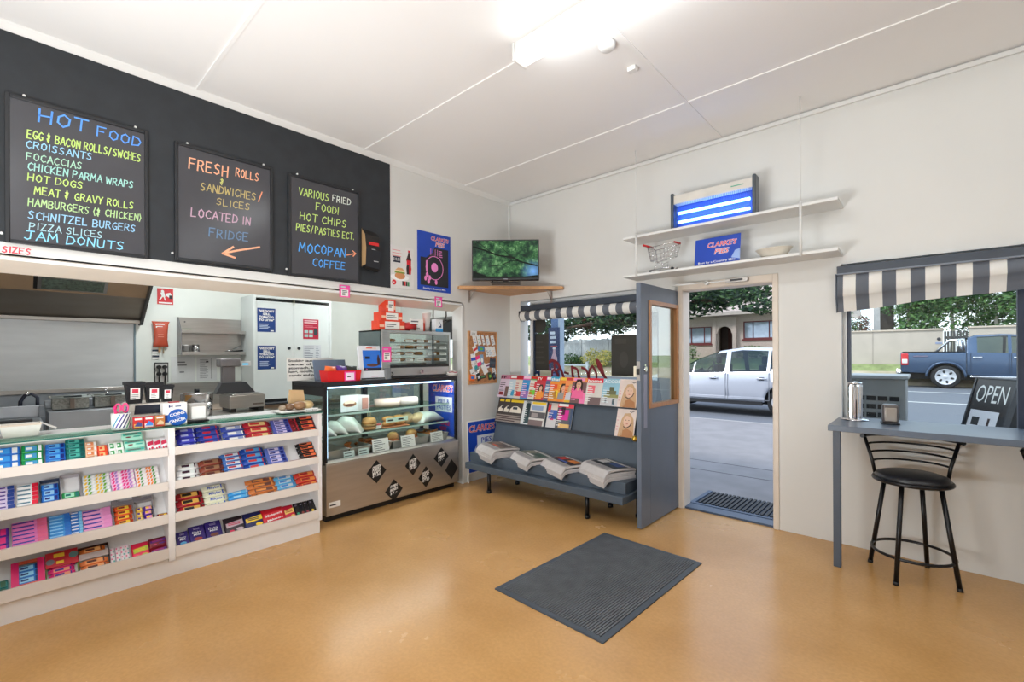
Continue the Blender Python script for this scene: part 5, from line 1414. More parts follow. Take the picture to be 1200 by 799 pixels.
b = MB(); b.tube([(-.03, .04, .012), (.0, .05, .045), (.05, .03, .045), (.09, 0.004, .014)], .007, BLACK); b.obj('tong_arm', o)
# cards leaning at the back of the black case end
o = thing('warning_sign', 'white smoking warning sign with black lettering leaning by the cupboard', 'sign', (-.47, -2.50, ZC), LEFT, rot=(R(-5), 0, LEFT))
b = MB(); b.box(-.05, .40, 0, .008, .0, .215, C(232, 230, 224, .6)); b.obj('board', o)
for i, t_ in enumerate(('Smoking causes', 'cancer of the', 'stomach, blad', 'lung, mouth, kid', 'cervix and panc')):
    b = MB(); b.text(t_, -.035, .178 - i * .034, .021, INK, -.0008, 'L', .30 if i else .26, .035); b.obj('lettering', o)
# ------------------------------------------------------------------ kitchen seen through the serving opening
KX = -2.4
HOODM = mat('hood_steel', (150, 143, 134), .38, .75, var=.06, scale=2, stretch=(1, 1, 8))
HOODT = mat('tan_hood_paint', (158, 134, 108), .5, var=.05)
SPL = mat('splashback_steel', (214, 217, 219), .42, .45, var=.05, scale=2, stretch=(1, 1, 6))
o = thing('range_hood', 'wide stainless range hood with a grease filter above the fryers', 'range hood', (KX, -4.1, 0), LEFT)
xa, xb = -1.4, .78
b = MB(); b.prism([(0, 2.06), (-.40, 2.06), (-.92, 2.42), (-.92, 2.72), (0, 2.72)], xa, xb - .02, HOODT, 'x'); b.obj('upper_casing', o)
b = MB(); b.prism([(0, 1.84), (-.08, 1.85), (-.40, 2.06), (0, 2.06)], xa, xb - .02, HOODM, 'x'); b.obj('canopy', o)
b = MB(); b.box(xa, xb - .02, -.11, -.0, 1.815, 1.85, STEEL, .004); b.obj('drip_rail', o)
b = MB(); b.prism([(0, 1.80), (-.13, 1.80), (-.96, 2.38), (-.96, 2.72), (0, 2.72)], xb - .02, xb, C(84, 86, 88, .4, metal=.4), 'x'); b.obj('end_cheek', o)
b = MB(); b.M = Matrix.Translation((.22, -.40, 2.06)) @ Matrix.Rotation(R(55.3), 4, 'X')
b.box(-.235, .235, -.004, .008, .03, .20, STEEL); b.box(-.21, .21, -.008, -.003, .045, .185, mat('filter_mesh', (92, 106, 96), .7, .3, var=.45, scale=50)); b.box(-.26, -.235, -.002, .008, .03, .2, BLACK); b.obj('grease_filter', o)
o = thing('splashback', 'large brushed steel splashback behind the fryers', 'splashback', (KX + .002, -4.1, 0), LEFT)
b = MB(); b.box(-1.4, .72, -.008, 0, 1.15, 1.84, SPL); b.obj('upper_sheet', o)
b = MB(); b.box(-1.4, .72, -.03, 0, 1.11, 1.15, STEEL, .004); b.obj('ledge', o)
b = MB(); b.box(-1.4, .72, -.01, 0, .5, 1.11, mat('blue_grey_steel', (172, 180, 189), .42, .45, var=.05)); b.obj('lower_sheet', o)
b = MB(); b.box(.72, .735, -.02, 0, 1.11, 1.84, C(120, 140, 150)); b.obj('edge_strip', o)
# fryers
o = thing('deep_fryer', 'twin steel deep fryer with two baskets under the hood', 'deep fryer', (-1.9, -4.06, 0), LEFT)
BF = mat('fryer_steel', (188, 193, 200), .38, .5, var=.05)
b = MB(); b.box(0, .60, -.22, .2, .0, .985, BF, .006); b.obj('tank_body', o)
b = MB(); b.box(-.01, .61, .17, .25, .985, 1.06, BF, .01); b.obj('rear_panel', o)
for x0 in (.02, .3):
    b = MB()
    WIREM = mat('basket_wire', (205, 214, 212), .3, .5)
    for q in (((x0, -.12, 1.10), (x0 + .26, -.12, 1.10)), ((x0, .1, 1.1), (x0 + .26, .1, 1.1)), ((x0, -.12, 1.1), (x0, .1, 1.1)), ((x0 + .26, -.12, 1.1), (x0 + .26, .1, 1.1))):
        b.cyl(q[0], q[1], .008, WIREM, n=6)
    b.box(x0 + .01, x0 + .25, -.1, .08, .995, 1.09, mat('basket_mesh', (150, 150, 144), .5, .5, var=.3, scale=60))
    k = b.obj('basket', o)
    b = MB(); b.box(x0 + .12, x0 + .15, -.14, -.12, 1.0, 1.09, C(120, 104, 92)); b.box(x0 + .08, x0 + .2, -.13, -.1, 1.10, 1.115, C(40, 50, 56, .3), .004); b.obj('handle', k)
b = MB(); b.cyl((.40, -.05, 1.115), (.40, .02, 1.14), .008, CHROME); b.ball((.40, .02, 1.145), .014, CHROME); b.obj('tap', o)
# left appliance with hose
o = thing('bain_marie', 'low steel appliance with a raised splash rail at the left of the fryers', 'appliance', (-1.6, -4.36, 0), LEFT)
b = MB(); b.box(-.25, .26, -.1, .3, 0, .93, BF, .004); b.obj('body', o)
b = MB(); b.box(-.24, .24, -.04, .0, .97, 1.06, C(206, 212, 222, .35), .003); b.box(.24, .27, -.06, .12, .97, 1.055, C(130, 138, 148, .4)); b.obj('splash_rail', o)
b = MB(); b.box(-.22, .2, -.12, -.04, .93, .955, C(60, 62, 66, .4)); b.obj('grill_plate', o)
b = MB(); b.tube([(.13, .08, 1.0), (.135, .08, 1.09), (.16, .08, 1.14), (.20, .08, 1.15), (.235, .08, 1.12), (.235, .08, 1.06), (.22, .08, 1.0)], .013, C(34, 40, 60, .4)); b.cyl((.165, .065, 1.15), (.18, .065, 1.165), .016, CHROME); b.obj('hose', o)
# wall signs, bag, switches, sockets
o = thing('fire_sign', 'small red and white fire safety sign on the kitchen wall', 'sign', (KX, -3.10, 2.13), LEFT)
b = MB(); b.box(-.073, .073, -.004, 0, -.085, .092, C(206, 30, 38, .4)); b.obj('plate', o)
b = MB(); y = -.0046
b.disc(-.025, .06, .014, PAPER, y); b.poly([(-.045, .045), (-.01, .05), (.0, .0), (-.03, -.005)], PAPER, y); b.ribbon([(-.03, .0), (-.05, -.035)], .012, PAPER, y); b.ribbon([(-.012, .0), (.0, -.035)], .012, PAPER, y); b.poly([(.0, .035), (.045, .05), (.06, .02), (.04, -.01), (.01, .01)], PAPER, y); b.rect(.035, .068, -.02, .02, INK, y - .0005); b.rect(-.06, .06, -.076, -.06, PAPER, y)
b.obj('pictogram', o)
o = thing('hanging_packet', 'orange-red plastic packet hanging beside the steel wall shelf', 'packet', (KX, -3.148, 1.57), LEFT)
PKM = C(196, 84, 60, .4)
b = MB(); b.rings([[(w_ * math.copysign(abs(math.cos(2 * PI * j / 14)) ** .5, math.cos(2 * PI * j / 14)), -.03 + t * math.sin(2 * PI * j / 14), z) for j in range(14)] for z, w_, t in ((0, .07, .004), (.02, .068, .015), (.08, .06, .028), (.18, .064, .026), (.25, .07, .012), (.28, .082, .003))], PKM); b.obj('packet', o)
b = MB(); b.lines(-.045, .045, .2, .235, 1, PAPER, -.0475, 3, .5); b.lines(-.05, .05, .235, .26, 1, PAPER, -.043, 5, .5); b.lines(-.03, .03, .1, .15, 2, C(230, 150, 130), -.0588, 5, .3); b.obj('print', o)
b = MB(); b.box(-.02, .0, -.03, -.02, -.06, .0, C(176, 140, 100)); b.box(.02, .03, -.03, -.02, -.075, .0, C(170, 150, 120)); b.obj('tape_tail', o)
for z, lb in ((1.52, 'upper of two switch plates beside the hood'), (1.455, 'lower of two switch plates beside the hood')):
    o = thing('switch_plate', lb, 'switch', (KX, -3.19, z), LEFT, 'switch plates')
    b = MB(); b.box(-.034, .034, -.008, 0, -.026, .026, PAPER, .002); b.obj('plate', o)
    b = MB(); b.box(-.03, .03, -.012, -.008, .0, .02, C(40, 52, 70)); b.obj('rocker', o)
o = thing('power_outlet', 'black four gang power outlet with plugs on the kitchen wall', 'power outlet', (KX, -3.14, 1.285), LEFT)
b = MB(); b.box(-.062, .062, -.012, 0, -.11, .11, C(206, 204, 200), .002); b.box(-.062, -.055, -.016, 0, -.11, .11, BLACK); b.box(.055, .062, -.016, 0, -.11, .11, BLACK); b.box(-.055, .055, -.016, 0, .1, .11, BLACK); b.obj('plate', o)
for x, z in ((-.026, .06), (.026, .06), (-.026, -.015), (.026, -.015)):
    b = MB(); b.cyl((x, -.05, z), (x, -.012, z), .021, BLACK, n=10); b.tube([(x, -.045, z - .01), (x * 1.05, -.05, z - .06), (x * .9, -.04, -.14)], .006, BLACK); b.obj('plug', o)
# steel wall shelf
o = thing('steel_wall_shelf', 'two tier stainless wall shelf in the kitchen', 'shelf', (KX, -2.99, 1.5), LEFT)
SW, SD = .745, .17
b = MB(); b.box(0, SW, -.006, 0, -.02, .41, STEEL); b.obj('back_sheet', o)
for x in (0, SW - .008):
    b = MB(); b.prism([(0, -.02), (-SD, -.02), (-SD, .24), (-.03, .41), (0, .41)], x, x + .008, C(140, 140, 144, .35, metal=.7), 'x'); b.obj('side_cheek', o)
for z in (0, .25):
    b = MB(); b.box(.008, SW - .008, -SD, -.006, z - .012, z, STEEL); b.box(.008, SW - .008, -SD - .004, -SD, z - .022, z + .016, STEEL); b.obj('tier', o)
for x in (.07, SW - .09):
    b = MB(); b.cyl((x, -.01, .36), (x, -.006, .36), .008, C(90, 90, 96), n=10); b.obj('fixing', o)
def kshelf(x, y, z):
    return (KX - y, -2.99 + x, 1.5 + z)
o = thing('white_tub', 'white tub on the lower tier of the steel wall shelf', 'tub', kshelf(.06, -.09, .0005)); b = MB(); b.lathe([(0, 0), (.03, 0), (.036, .085), (.038, .085), (.038, .092), (0, .094)], PAPER); b.obj('tub', o)
o = thing('steel_cup', 'steel cup beside the white tub on the wall shelf', 'cup', kshelf(.155, -.09, .0005)); b = MB(); b.lathe([(0, 0), (.036, 0), (.036, .096), (.033, .096), (.032, .006), (0, .006)], CHROME); b.obj('cup_body', o)
o = thing('blue_knife', 'blue handled knife lying on the lower tier of the wall shelf', 'knife', kshelf(.28, -.1, .0005), LEFT); b = MB(); b.box(-.07, .02, -.014, .014, 0, .016, C(40, 60, 110), .004); b.obj('handle', o); b = MB(); b.box(.02, .16, -.016, .016, .003, .006, STEEL); b.obj('blade', o)
o = thing('serving_tongs', 'steel tongs and black ladle resting on the lower tier of the wall shelf', 'tongs', kshelf(.52, -.09, .0005), LEFT); b = MB(); b.tube([(-.08, 0, .012), (0, .0, .03), (.1, 0, .085)], .009, CHROME); b.obj('tong_arm', o); b = MB(); b.tube([(-.07, -.03, .012), (.02, -.03, .02), (.12, -.02, .03)], .009, BLACK); b.obj('tong_arm', o)
o = thing('green_sponge', 'green sponge on the upper tier of the wall shelf', 'sponge', kshelf(.07, -.1, .2505), LEFT); b = MB(); b.box(-.04, .04, -.03, .03, 0, .022, C(40, 140, 80, .8), .005); b.obj('sponge', o)
# notices under the shelf
for y0, y1, z0, z1, lb, sd, wd in ((-3.05, -2.825, 1.165, 1.46, 'white notice with two printed headings under the wall shelf, left', 3, 0), (-2.805, -2.6, 1.175, 1.455, 'white instruction sheet with dense print under the wall shelf, right', 5, 1)):
    o = thing('wall_notice', lb, 'notice', (KX, (y0 + y1) / 2, z0), LEFT, 'notices under the wall shelf')
    w_, h_ = (y1 - y0) / 2, z1 - z0
    b = MB(); b.box(-w_, w_, -.003, 0, 0, h_, C(222, 224, 224, .6)); b.obj('sheet', o)
    b = MB()
    if wd:
        b.lines(-w_ * .7, w_ * .2, h_ * .1, h_ * .92, 14, C(110, 112, 120), -.0036, 6, .3); b.rect(w_ * .4, w_ * .43, .02, h_ * .95, INK, -.0036); b.lines(-w_ * .1, w_ * .3, h_ * .75, h_ * .82, 1, INK, -.004, 3, .7)
    else:
        b.lines(-w_ * .45, w_ * .5, h_ * .62, h_ * .85, 2, C(90, 92, 100), -.0036, 3, .35); b.lines(-w_ * .3, w_ * .3, h_ * .36, h_ * .44, 1, C(90, 92, 100), -.0036, 3, .5)
    b.obj('print', o)
# back bench, cupboard
o = thing('back_bench', 'steel topped bench along the kitchen back wall below the cupboard', 'bench', (-1.75, -3.34, 0), LEFT)
b = MB(); b.box(0, 2.2, -.0, .64, .86, .90, C(176, 158, 142, .4, metal=.4), .004); b.obj('bench_top', o)
b = MB(); b.box(0.02, 2.2, .03, .63, .1, .86, C(190, 186, 180)); b.obj('bench_front', o)
b = MB(); b.box(0, 1.0, .61, .645, .9, 1.16, STEEL); b.obj('upstand', o)
o = thing('tall_cupboard', 'white two door cupboard with signs on its doors in the kitchen', 'cupboard', (-1.97, -2.335, .902), LEFT)
CUPW = mat('cupboard_white', (226, 232, 230), .4, var=.015)
w_, h_ = .955, 1.29
b = MB(); b.box(0, .028, 0, .42, 0, h_, CUPW); b.box(w_ - .028, w_, 0, .42, 0, h_, CUPW); b.box(.028, w_ - .028, 0, .42, h_ - .03, h_, CUPW); b.box(.028, w_ - .028, 0.01, .42, 0, .02, CUPW); b.box(.028, w_ - .028, .2, .21, 0.02, h_ - .03, C(90, 96, 96)); b.obj('carcass', o)
for x0, x1, kx in ((.03, .468, .41), (.472, w_ - .03, .53)):
    b = MB(); b.box(x0, x1, .012, .03, .022, h_ - .065, CUPW, .002); dd = b.obj('door', o)
    b = MB(); b.cyl((kx, .004, .655), (kx, .012, .655), .019, C(40, 48, 54), n=16); b.obj('finger_pull', dd)
b = MB(); b.box(.468, .472, -.006, .012, h_ - .09, h_ - .02, C(200, 190, 150)); b.obj('catch', o)
def stuck(name, label, x, z, w, h, colr, deco, grp=None):
    q = thing(name, label, 'sign', (-1.97 - .012, -2.335 + x + w / 2, .902 + z), LEFT, grp)
    s = MB(); s.box(-w / 2, w / 2, -.002, 0, 0, h, colr); s.obj('sheet', q)
    s = MB(); deco(s, w, h); s.obj('print', q)
DB = C(24, 62, 130, .5)
def tob(s, w, h):
    for i, t_ in enumerate(('"WE DON\'T', 'SELL', 'TOBACCO', 'TO U/18s"')):
        s.text(t_, 0, h * (.84 - .125 * i), h * .085, PAPER, -.0026, 'C', w * (.86, .4, .8, .84)[i], .05)
    s.lines(-w * .38, w * .38, h * .12, h * .36, 4, C(190, 205, 230), -.0026, 4, .5); s.rect(w * .22, w * .4, h * .03, h * .08, PAPER, -.0026)
stuck('tobacco_sign', 'blue tobacco age sign, upper of two on the left cupboard door', .045, .85, .205, .285, DB, tob, 'tobacco signs on the cupboard')
stuck('tobacco_sign', 'blue tobacco age sign, lower of two on the left cupboard door', .045, .40, .205, .285, DB, tob, 'tobacco signs on the cupboard')
def redp(s, w, h):
    s.lines(-w * .42, w * .42, h * .78, h * .96, 2, C(240, 200, 205), -.0026, 2, .6); s.lines(-w * .42, w * .42, h * .58, h * .7, 2, C(230, 150, 160), -.0026, 8, .3)
    for i in range(4):
        s.rect(-w * .42 + (i % 2) * w * .3, -w * .18 + (i % 2) * w * .3, h * (.1 + .2 * (i // 2)), h * (.24 + .2 * (i // 2)), C(170, 205, 200), -.0026)
    s.rect(w * .18, w * .44, h * .2, h * .52, C(40, 66, 70), -.0026)
stuck('id_sign', 'crimson proof of age poster on the right cupboard door', .585, .775, .2, .255, C(186, 30, 62, .5), redp)
def lst(s, w, h):
    s.lines(-w * .44, w * .1, h * .06, h * .96, 9, C(120, 126, 140), -.0026, 2, .3); s.lines(w * .2, w * .44, h * .06, h * .96, 9, C(140, 146, 160), -.0026, 7, .3)
stuck('price_list', 'pale grey typed price list on the right cupboard door', .585, .475, .23, .225, C(214, 218, 222, .5), lst)
# island bench with pot and slicer
o = thing('island_bench', 'steel preparation bench behind the sweets counter', 'bench', (-.62, -3.35, 0), LEFT)
b = MB(); b.box(0, .78, 0, .6, .90, .938, STEELW, .004); b.obj('bench_top', o)
for x, y in ((.04, .05), (.74, .05), (.04, .55), (.74, .55)):
    b = MB(); b.cyl((x, y, 0), (x, y, .9), .02, STEEL, n=10); b.obj('leg', o)
o = thing('steel_pot', 'lidded polished steel pot behind the donation box', 'pot', (-.86, -3.17, .9385), 0)
b = MB(); b.lathe([(0, 0), (.115, 0), (.118, .12), (.114, .12), (.11, .01), (0, .01)], CHROME); b.obj('pot_body', o)
b = MB(); b.lathe([(.12, .122), (.12, .19), (.125, .195), (.1, .205), (0, .21)], CHROME); lid = b.obj('lid', o)
b = MB(); b.cyl((0, 0, .208), (0, 0, .235), .02, BLACK); b.obj('knob', lid)
b = MB(); b.box(.118, .123, -.06, .05, .03, .11, C(200, 202, 204, .5)); b.obj('label', o)
o = thing('food_scale', 'steel label scale with upright column and cyan display behind the counter', 'scale', (-.84, -2.92, .9385), LEFT)
b = MB(); b.box(0, .31, .0, .3, .035, .155, STEELW, .006); b.box(.015, .06, .02, .26, 0, .035, BLACK); b.box(.25, .3, .02, .26, 0, .035, BLACK); b.box(.20, .29, -.003, .0, .06, .075, C(120, 106, 96)); b.obj('base_unit', o)
b = MB(); b.box(.03, .3, .02, .28, .156, .166, STEEL, .003); b.obj('platform', o)
b = MB(); b.box(.03, .14, .30, .38, .02, .5, C(136, 132, 134, .35, metal=.5), .01); b.box(.0, .18, .27, .40, .42, .5, C(140, 136, 138, .35, metal=.5), .01); b.obj('column', o)
b = MB(); b.prism([(-.06, .167), (-.01, .27), (.2, .27), (.28, .167)], .18, .28, C(70, 72, 76, .4)); b.obj('hopper', o)
b = MB(); b.box(.17, .28, .29, .33, .42, .47, C(205, 206, 206), .003); b.rect(.2, .255, .435, .452, mat('cyan_display', (70, 190, 225), .3, emit=.6), .2895); b.obj('display', o)
# things on the right of the kitchen
o = thing('oven_mitt', 'black oven tray standing on the back bench right of the scale', 'tray', (-1.86, -2.3, .9005), LEFT)
b = MB(); b.box(0, .3, 0, .02, 0, .05, BLACK, .004); b.box(0, .3, -.15, .0, 0, .014, C(60, 62, 66, .4)); b.obj('tray', o)
o['category'] = 'tray'; o.name = 'oven_tray'
o = thing('roller_blind', 'dark half lowered roller blind in the kitchen window', 'blind', (-1.11, -.012, 1.86), 0)
b = MB(); b.box(-.58, .58, -.004, 0, -.16, .12, C(30, 32, 36, .6)); b.obj('cloth', o)
b = MB(); b.cyl((-.6, -.02, .13), (.6, -.02, .13), .025, C(120, 120, 118)); b.obj('roller', o)
b = MB(); b.box(-.58, .58, -.01, .004, -.175, -.16, C(60, 60, 62)); b.obj('bottom_rail', o)
for (lx, ly, lb) in ((-.98, -.45, 'dark cable dropping from the kitchen ceiling, left of two'), (-.8, -.4, 'dark cable dropping from the kitchen ceiling, right of two')):
    o = thing('hanging_cable', lb, 'cable', (lx, ly, 0), 0, 'cables in the kitchen')
    b = MB(); b.tube([(0, 0, 2.75), (0, .0, 2.3), (.02, 0, 2.1), (.0, .02, 1.98), (-.15, .1, 1.9), (-.2, .25, 1.95)] if lx > -.9 else [(0, 0, 2.75), (0, 0, 2.2), (-.01, .0, 1.9)], .009, C(70, 60, 52)); b.obj('cable', o)
for i, (fx, fy, fz) in enumerate(KFIT):
    o = thing('kitchen_batten_light', 'white fluorescent batten on the kitchen ceiling, %s' % ('over the scale' if i == 0 else 'near the street window'), 'ceiling light', (fx, fy, fz), 0, 'kitchen lights')
    b = MB(); b.box(-.62, .62, -.05, .05, -.06, 0, WHITE, .004); b.obj('housing', o)
    b = MB(); b.cyl((-.6, 0, -.08), (.6, 0, -.08), .014, mat('tube_glow', (250, 252, 255), .3, emit=3)); b.obj('tube', o)
# ------------------------------------------------------------------ magazine bench under the first window
bn = thing('magazine_bench', 'slate blue bench with a sloped magazine rack below the left street window', 'bench', (.15, 0, 0), 0)
BL_ = 1.93
b = MB(); b.box(0.02, BL_, -.93, -.36, .225, .29, SLATE, .004); b.obj('seat_board', bn)
b = MB(); b.box(.0, BL_ - .02, -.84, -.36, .29, .385, SLATE, .003); b.obj('riser', bn)
b = MB(); b.prism([(-.50, .385), (-.245, 1.215), (-.225, 1.215), (-.47, .385)], 0, BL_, SLATE, 'x'); b.obj('back_board', bn)
for z, nm in ((.685, 0), (.955, 1)):
    y = -.50 + (z - .385) / .83 * .255
    b = MB(); b.box(0, BL_, y - .035, y + .01, z - .012, z, SLATE, .002); b.box(0, BL_, y - .04, y - .033, z - .012, z + .006, C(52, 60, 70, .5)); b.obj('ledge', bn)
b = MB(); b.prism([(-.245, 1.2), (-.225, 1.2), (-.06, .62), (-.12, .385), (-.46, .385)], .0, .02, SLATE, 'x'); b.obj('end_board', bn)
b = MB(); b.prism([(-.245, 1.2), (-.225, 1.2), (-.06, .62), (-.12, .385), (-.46, .385)], BL_ - .02, BL_, SLATE, 'x'); b.obj('end_board', bn)
for x, y in ((.33, -.87), (1.52, -.82), (.33, -.42), (1.52, -.42), (1.85, -.5)):
    b = MB(); b.cyl((x, y, .018), (x, y, .226), .019, BLACKM); b.cyl((x, y, 0), (x, y, .03), .025, BLACKM); b.obj('leg', bn)

# magazines: every copy its own object
def magazine(x0, x1, tier, base, deco, label, group='magazines on the bench rack', w_=None):
    zb = (.687, .957)[tier]
    yb = -.50 + (zb - .385) / .83 * .255 - .006
    ww = w_ or .205
    o = thing('magazine', label, 'magazine', ((x0 + x1) / 2 if w_ is None else x0 + ww / 2, yb - magazine.k * .0024 - .006, zb + .001), 0, group, rot=(R(-17.1), 0, 0))
    magazine.k += 1
    b = MB(); b.box(-ww / 2, ww / 2, -.003, .002, 0, .272, PAPER if base is None else base, .0006, 1); b.obj('cover', o)
    b = MB(); deco(b, -ww / 2, ww / 2, .272, -.0036); b.obj('print', o)
    return o
magazine.k = 0
SKIN, HAIR, DHAIR = C(226, 178, 150, .5), C(206, 170, 120, .5), C(56, 36, 32, .5)
def face_(b, x, z, s, y, hair, top):
    b.poly([(x - 1.0 * s, z - 1.9 * s), (x + 1.0 * s, z - 1.9 * s), (x + .85 * s, z - .75 * s), (x + .3 * s, z - .5 * s), (x - .3 * s, z - .5 * s), (x - .85 * s, z - .75 * s)], top, y)
    b.poly([(x - .62 * s, z - .9 * s), (x - .66 * s, z + .1 * s), (x - .4 * s, z + .75 * s), (x + .35 * s, z + .78 * s), (x + .64 * s, z + .1 * s), (x + .7 * s, z - .95 * s), (x + .36 * s, z - .5 * s), (x - .3 * s, z - .5 * s)], hair, y - .0003)
    b.rect(x - .16 * s, x + .16 * s, z - .8 * s, z - .3 * s, SKIN, y - .0005)
    b.disc(x, z, .38 * s, SKIN, y - .0006, .54 * s); b.poly([(x - .4 * s, z + .2 * s), (x + .05 * s, z + .5 * s), (x + .4 * s, z + .15 * s), (x + .3 * s, z + .62 * s), (x - .28 * s, z + .62 * s)], hair, y - .0008)
    for q in (-.16, .16):
        b.disc(x + q * s, z + .08 * s, .07 * s, DHAIR, y - .0009, .035 * s, 8)
    b.disc(x, z - .26 * s, .11 * s, C(196, 84, 84), y - .0009, .045 * s, 8)
def cover(bg, head, txt, tcol, blocks, person=None, seed=1):
    def f(b, a, c, h, y):
        w_ = c - a
        b.rect(a, c, 0, h, bg, y); y -= .0004
        if head:
            b.rect(a, c, h * .82, h, head, y)
        if txt:
            b.text(txt, a + w_ * .04, h * .845, h * .11, tcol, y - .0004, 'L', w_ * min(.92, .2 * len(txt)), .03)
        else:
            b.lines(a + w_ * .05, c - w_ * .05, h * .84, h * .97, 1, tcol, y - .0004, seed, .8)
        for (p, q, r, s, cc) in blocks:
            b.rect(a + w_ * p, a + w_ * q, h * r, h * s, cc, y - .0004)
        b.lines(a + w_ * .05, a + w_ * .45, h * .1, h * .7, 7, tcol, y - .0007, seed, .35)
        if person:
            face_(b, a + w_ * person[0], h * person[1], h * person[2], y - .001, person[3], person[4])
    return f
YH = C(240, 205, 40, .5)
UP = [
 (.107, .285, C(214, 196, 214), C(196, 120, 150), 'FF', INK, [(.5, 1, .05, .5, C(110, 84, 80)), (.1, .4, .1, .25, RED)], None, 'pale mauve magazine with two black capitals at the left end of the upper rack'),
 (.25, .40, C(190, 210, 220), C(214, 60, 70), '', PAPER, [(.3, .8, .1, .35, C(60, 150, 190)), (.6, .95, .4, .6, C(230, 150, 60))], None, 'magazine with red heading and blue panel, second in the upper rack'),
 (.35, .50, C(222, 212, 200), C(205, 40, 50), '', C(180, 40, 50), [(.2, .7, .1, .3, C(210, 60, 60))], None, 'cream magazine with red print, third in the upper rack'),
 (.455, .62, C(60, 150, 205), C(232, 90, 170), '', C(250, 210, 230), [(.1, .9, .05, .35, C(150, 110, 180)), (.1, .6, .4, .6, C(30, 110, 190))], None, 'sky blue magazine with pink heading, fourth in the upper rack'),
 (.57, .70, C(222, 220, 210), C(90, 170, 90), '', RED, [(.1, .6, .2, .4, C(110, 200, 60)), (.4, .9, .5, .75, C(220, 60, 70))], None, 'white magazine with green heading, fifth in the upper rack'),
 (.665, .835, C(196, 60, 70), C(206, 30, 40), 'TV', PAPER, [(.1, .6, .05, .28, C(240, 150, 60))], (.45, .5, .2, DHAIR, C(240, 150, 60)), 'red television magazine with a dark haired woman on the upper rack'),
 (.80, .91, C(90, 110, 150), C(190, 60, 140), '', PAPER, [(.0, 1, .4, .6, C(80, 150, 190)), (.1, .8, .05, .3, C(150, 80, 60))], None, 'blue magazine with magenta heading right of the red television magazine'),
 (.865, 1.03, C(236, 150, 60), C(60, 170, 205), "that's", PAPER, [(.1, .6, .1, .4, C(200, 140, 60)), (.5, .95, .15, .45, C(240, 210, 60)), (.0, .6, .5, .7, C(235, 90, 50))], None, "orange magazine with cyan heading on the upper rack"),
 (.985, 1.10, C(236, 140, 60), None, '', C(240, 210, 80), [(.5, 1, .05, .3, C(120, 190, 200))], (.4, .55, .24, DHAIR, C(150, 150, 150)), 'orange magazine with a woman in grey on the upper rack'),
 (1.07, 1.20, C(240, 150, 90), None, '', C(200, 60, 60), [(.1, .9, .0, .15, C(230, 190, 60))], (.5, .55, .24, HAIR, C(205, 205, 215)), 'orange magazine with a fair haired woman in white on the upper rack'),
 (1.16, 1.365, C(120, 90, 90), C(236, 150, 80), '', C(240, 150, 200), [(.55, 1, .0, .4, C(240, 130, 180)), (.0, .3, .4, .6, C(240, 60, 130))], (.4, .72, .28, DHAIR, C(240, 110, 160)), 'magazine with a large dark haired woman in pink on the upper rack'),
 (1.34, 1.545, C(216, 212, 206), C(222, 40, 60), 'home', PAPER, [(.2, .9, .0, .28, C(120, 100, 100)), (.1, .5, .42, .72, C(232, 110, 120))], None, 'white magazine with a short red heading near the right of the upper rack'),
 (1.53, 1.74, C(150, 196, 215), None, 'ACCOM', C(225, 240, 245), [(.12, .88, .3, .42, C(150, 150, 96)), (.25, .75, .42, .56, C(110, 112, 80)), (.38, .62, .56, .7, C(96, 100, 76)), (0, 1, 0, .3, C(205, 205, 208)), (.2, .3, .1, .28, C(40, 50, 80)), (.6, .72, .06, .26, C(60, 130, 150))], None, 'sky blue accommodation guide with a domed building on the upper rack'),
 (1.715, 1.915, C(226, 208, 196), None, '', C(205, 170, 160), [], 'blonde', 'pale magazine with a blonde woman at the right end of the upper rack'),
]
def blonde(b, a, c, h, y):
    w_ = c - a
    X = lambda f: a + w_ * f
    b.rect(a, c, 0, h, C(232, 216, 208), y)
    b.poly([(X(.16), 0), (X(.2), h * .3), (X(.28), h * .62), (X(.42), h * .82), (X(.68), h * .84), (X(.88), h * .64), (X(.95), h * .3), (X(.98), 0)], C(208, 168, 128), y - .0004)
    b.poly([(X(.3), 0), (X(.36), h * .22), (X(.62), h * .3), (X(.9), h * .2), (X(.95), 0)], C(184, 128, 84), y - .0006)
    for k in range(6):
        b.ribbon([(X(.24 + k * .03), h * .05), (X(.3 + k * .02), h * .45), (X(.44 + k * .02), h * .78)], w_ * .02, (C(226, 196, 160), C(186, 140, 98))[k % 2], y - .0007)
    b.disc(X(.57), h * .55, w_ * .19, C(234, 196, 172), y - .001, h * .2)
    b.poly([(X(.36), h * .6), (X(.5), h * .78), (X(.76), h * .66), (X(.7), h * .82), (X(.44), h * .82)], C(216, 178, 138), y - .0012)
    b.ribbon([(X(.42), h * .36), (X(.56), h * .31), (X(.74), h * .4), (X(.8), h * .5)], h * .03, C(66, 50, 54), y - .0013)
    for q in (.5, .65):
        b.disc(X(q), h * .59, w_ * .035, DHAIR, y - .0014, h * .011, 8)
    b.disc(X(.58), h * .46, w_ * .06, C(196, 96, 92), y - .0014, h * .014, 8)
    b.ribbon([(X(.62), h * .92), (X(.74), h * .87), (X(.88), h * .92)], .006, C(60, 50, 54), y - .0008)
    b.lines(X(.04), X(.2), h * .2, h * .75, 5, C(225, 140, 150), y - .0008, 4, .18)
for i, (x0, x1, bg, hd, tx, tc, bl, ps, lb) in enumerate(UP):
    magazine(x0, x1, 1, None, blonde if ps == 'blonde' else cover(bg, hd, tx, tc, bl, ps, i + 2), lb, w_=max(.17, x1 - x0) if i not in (0,) else None)
magazine.k = 0
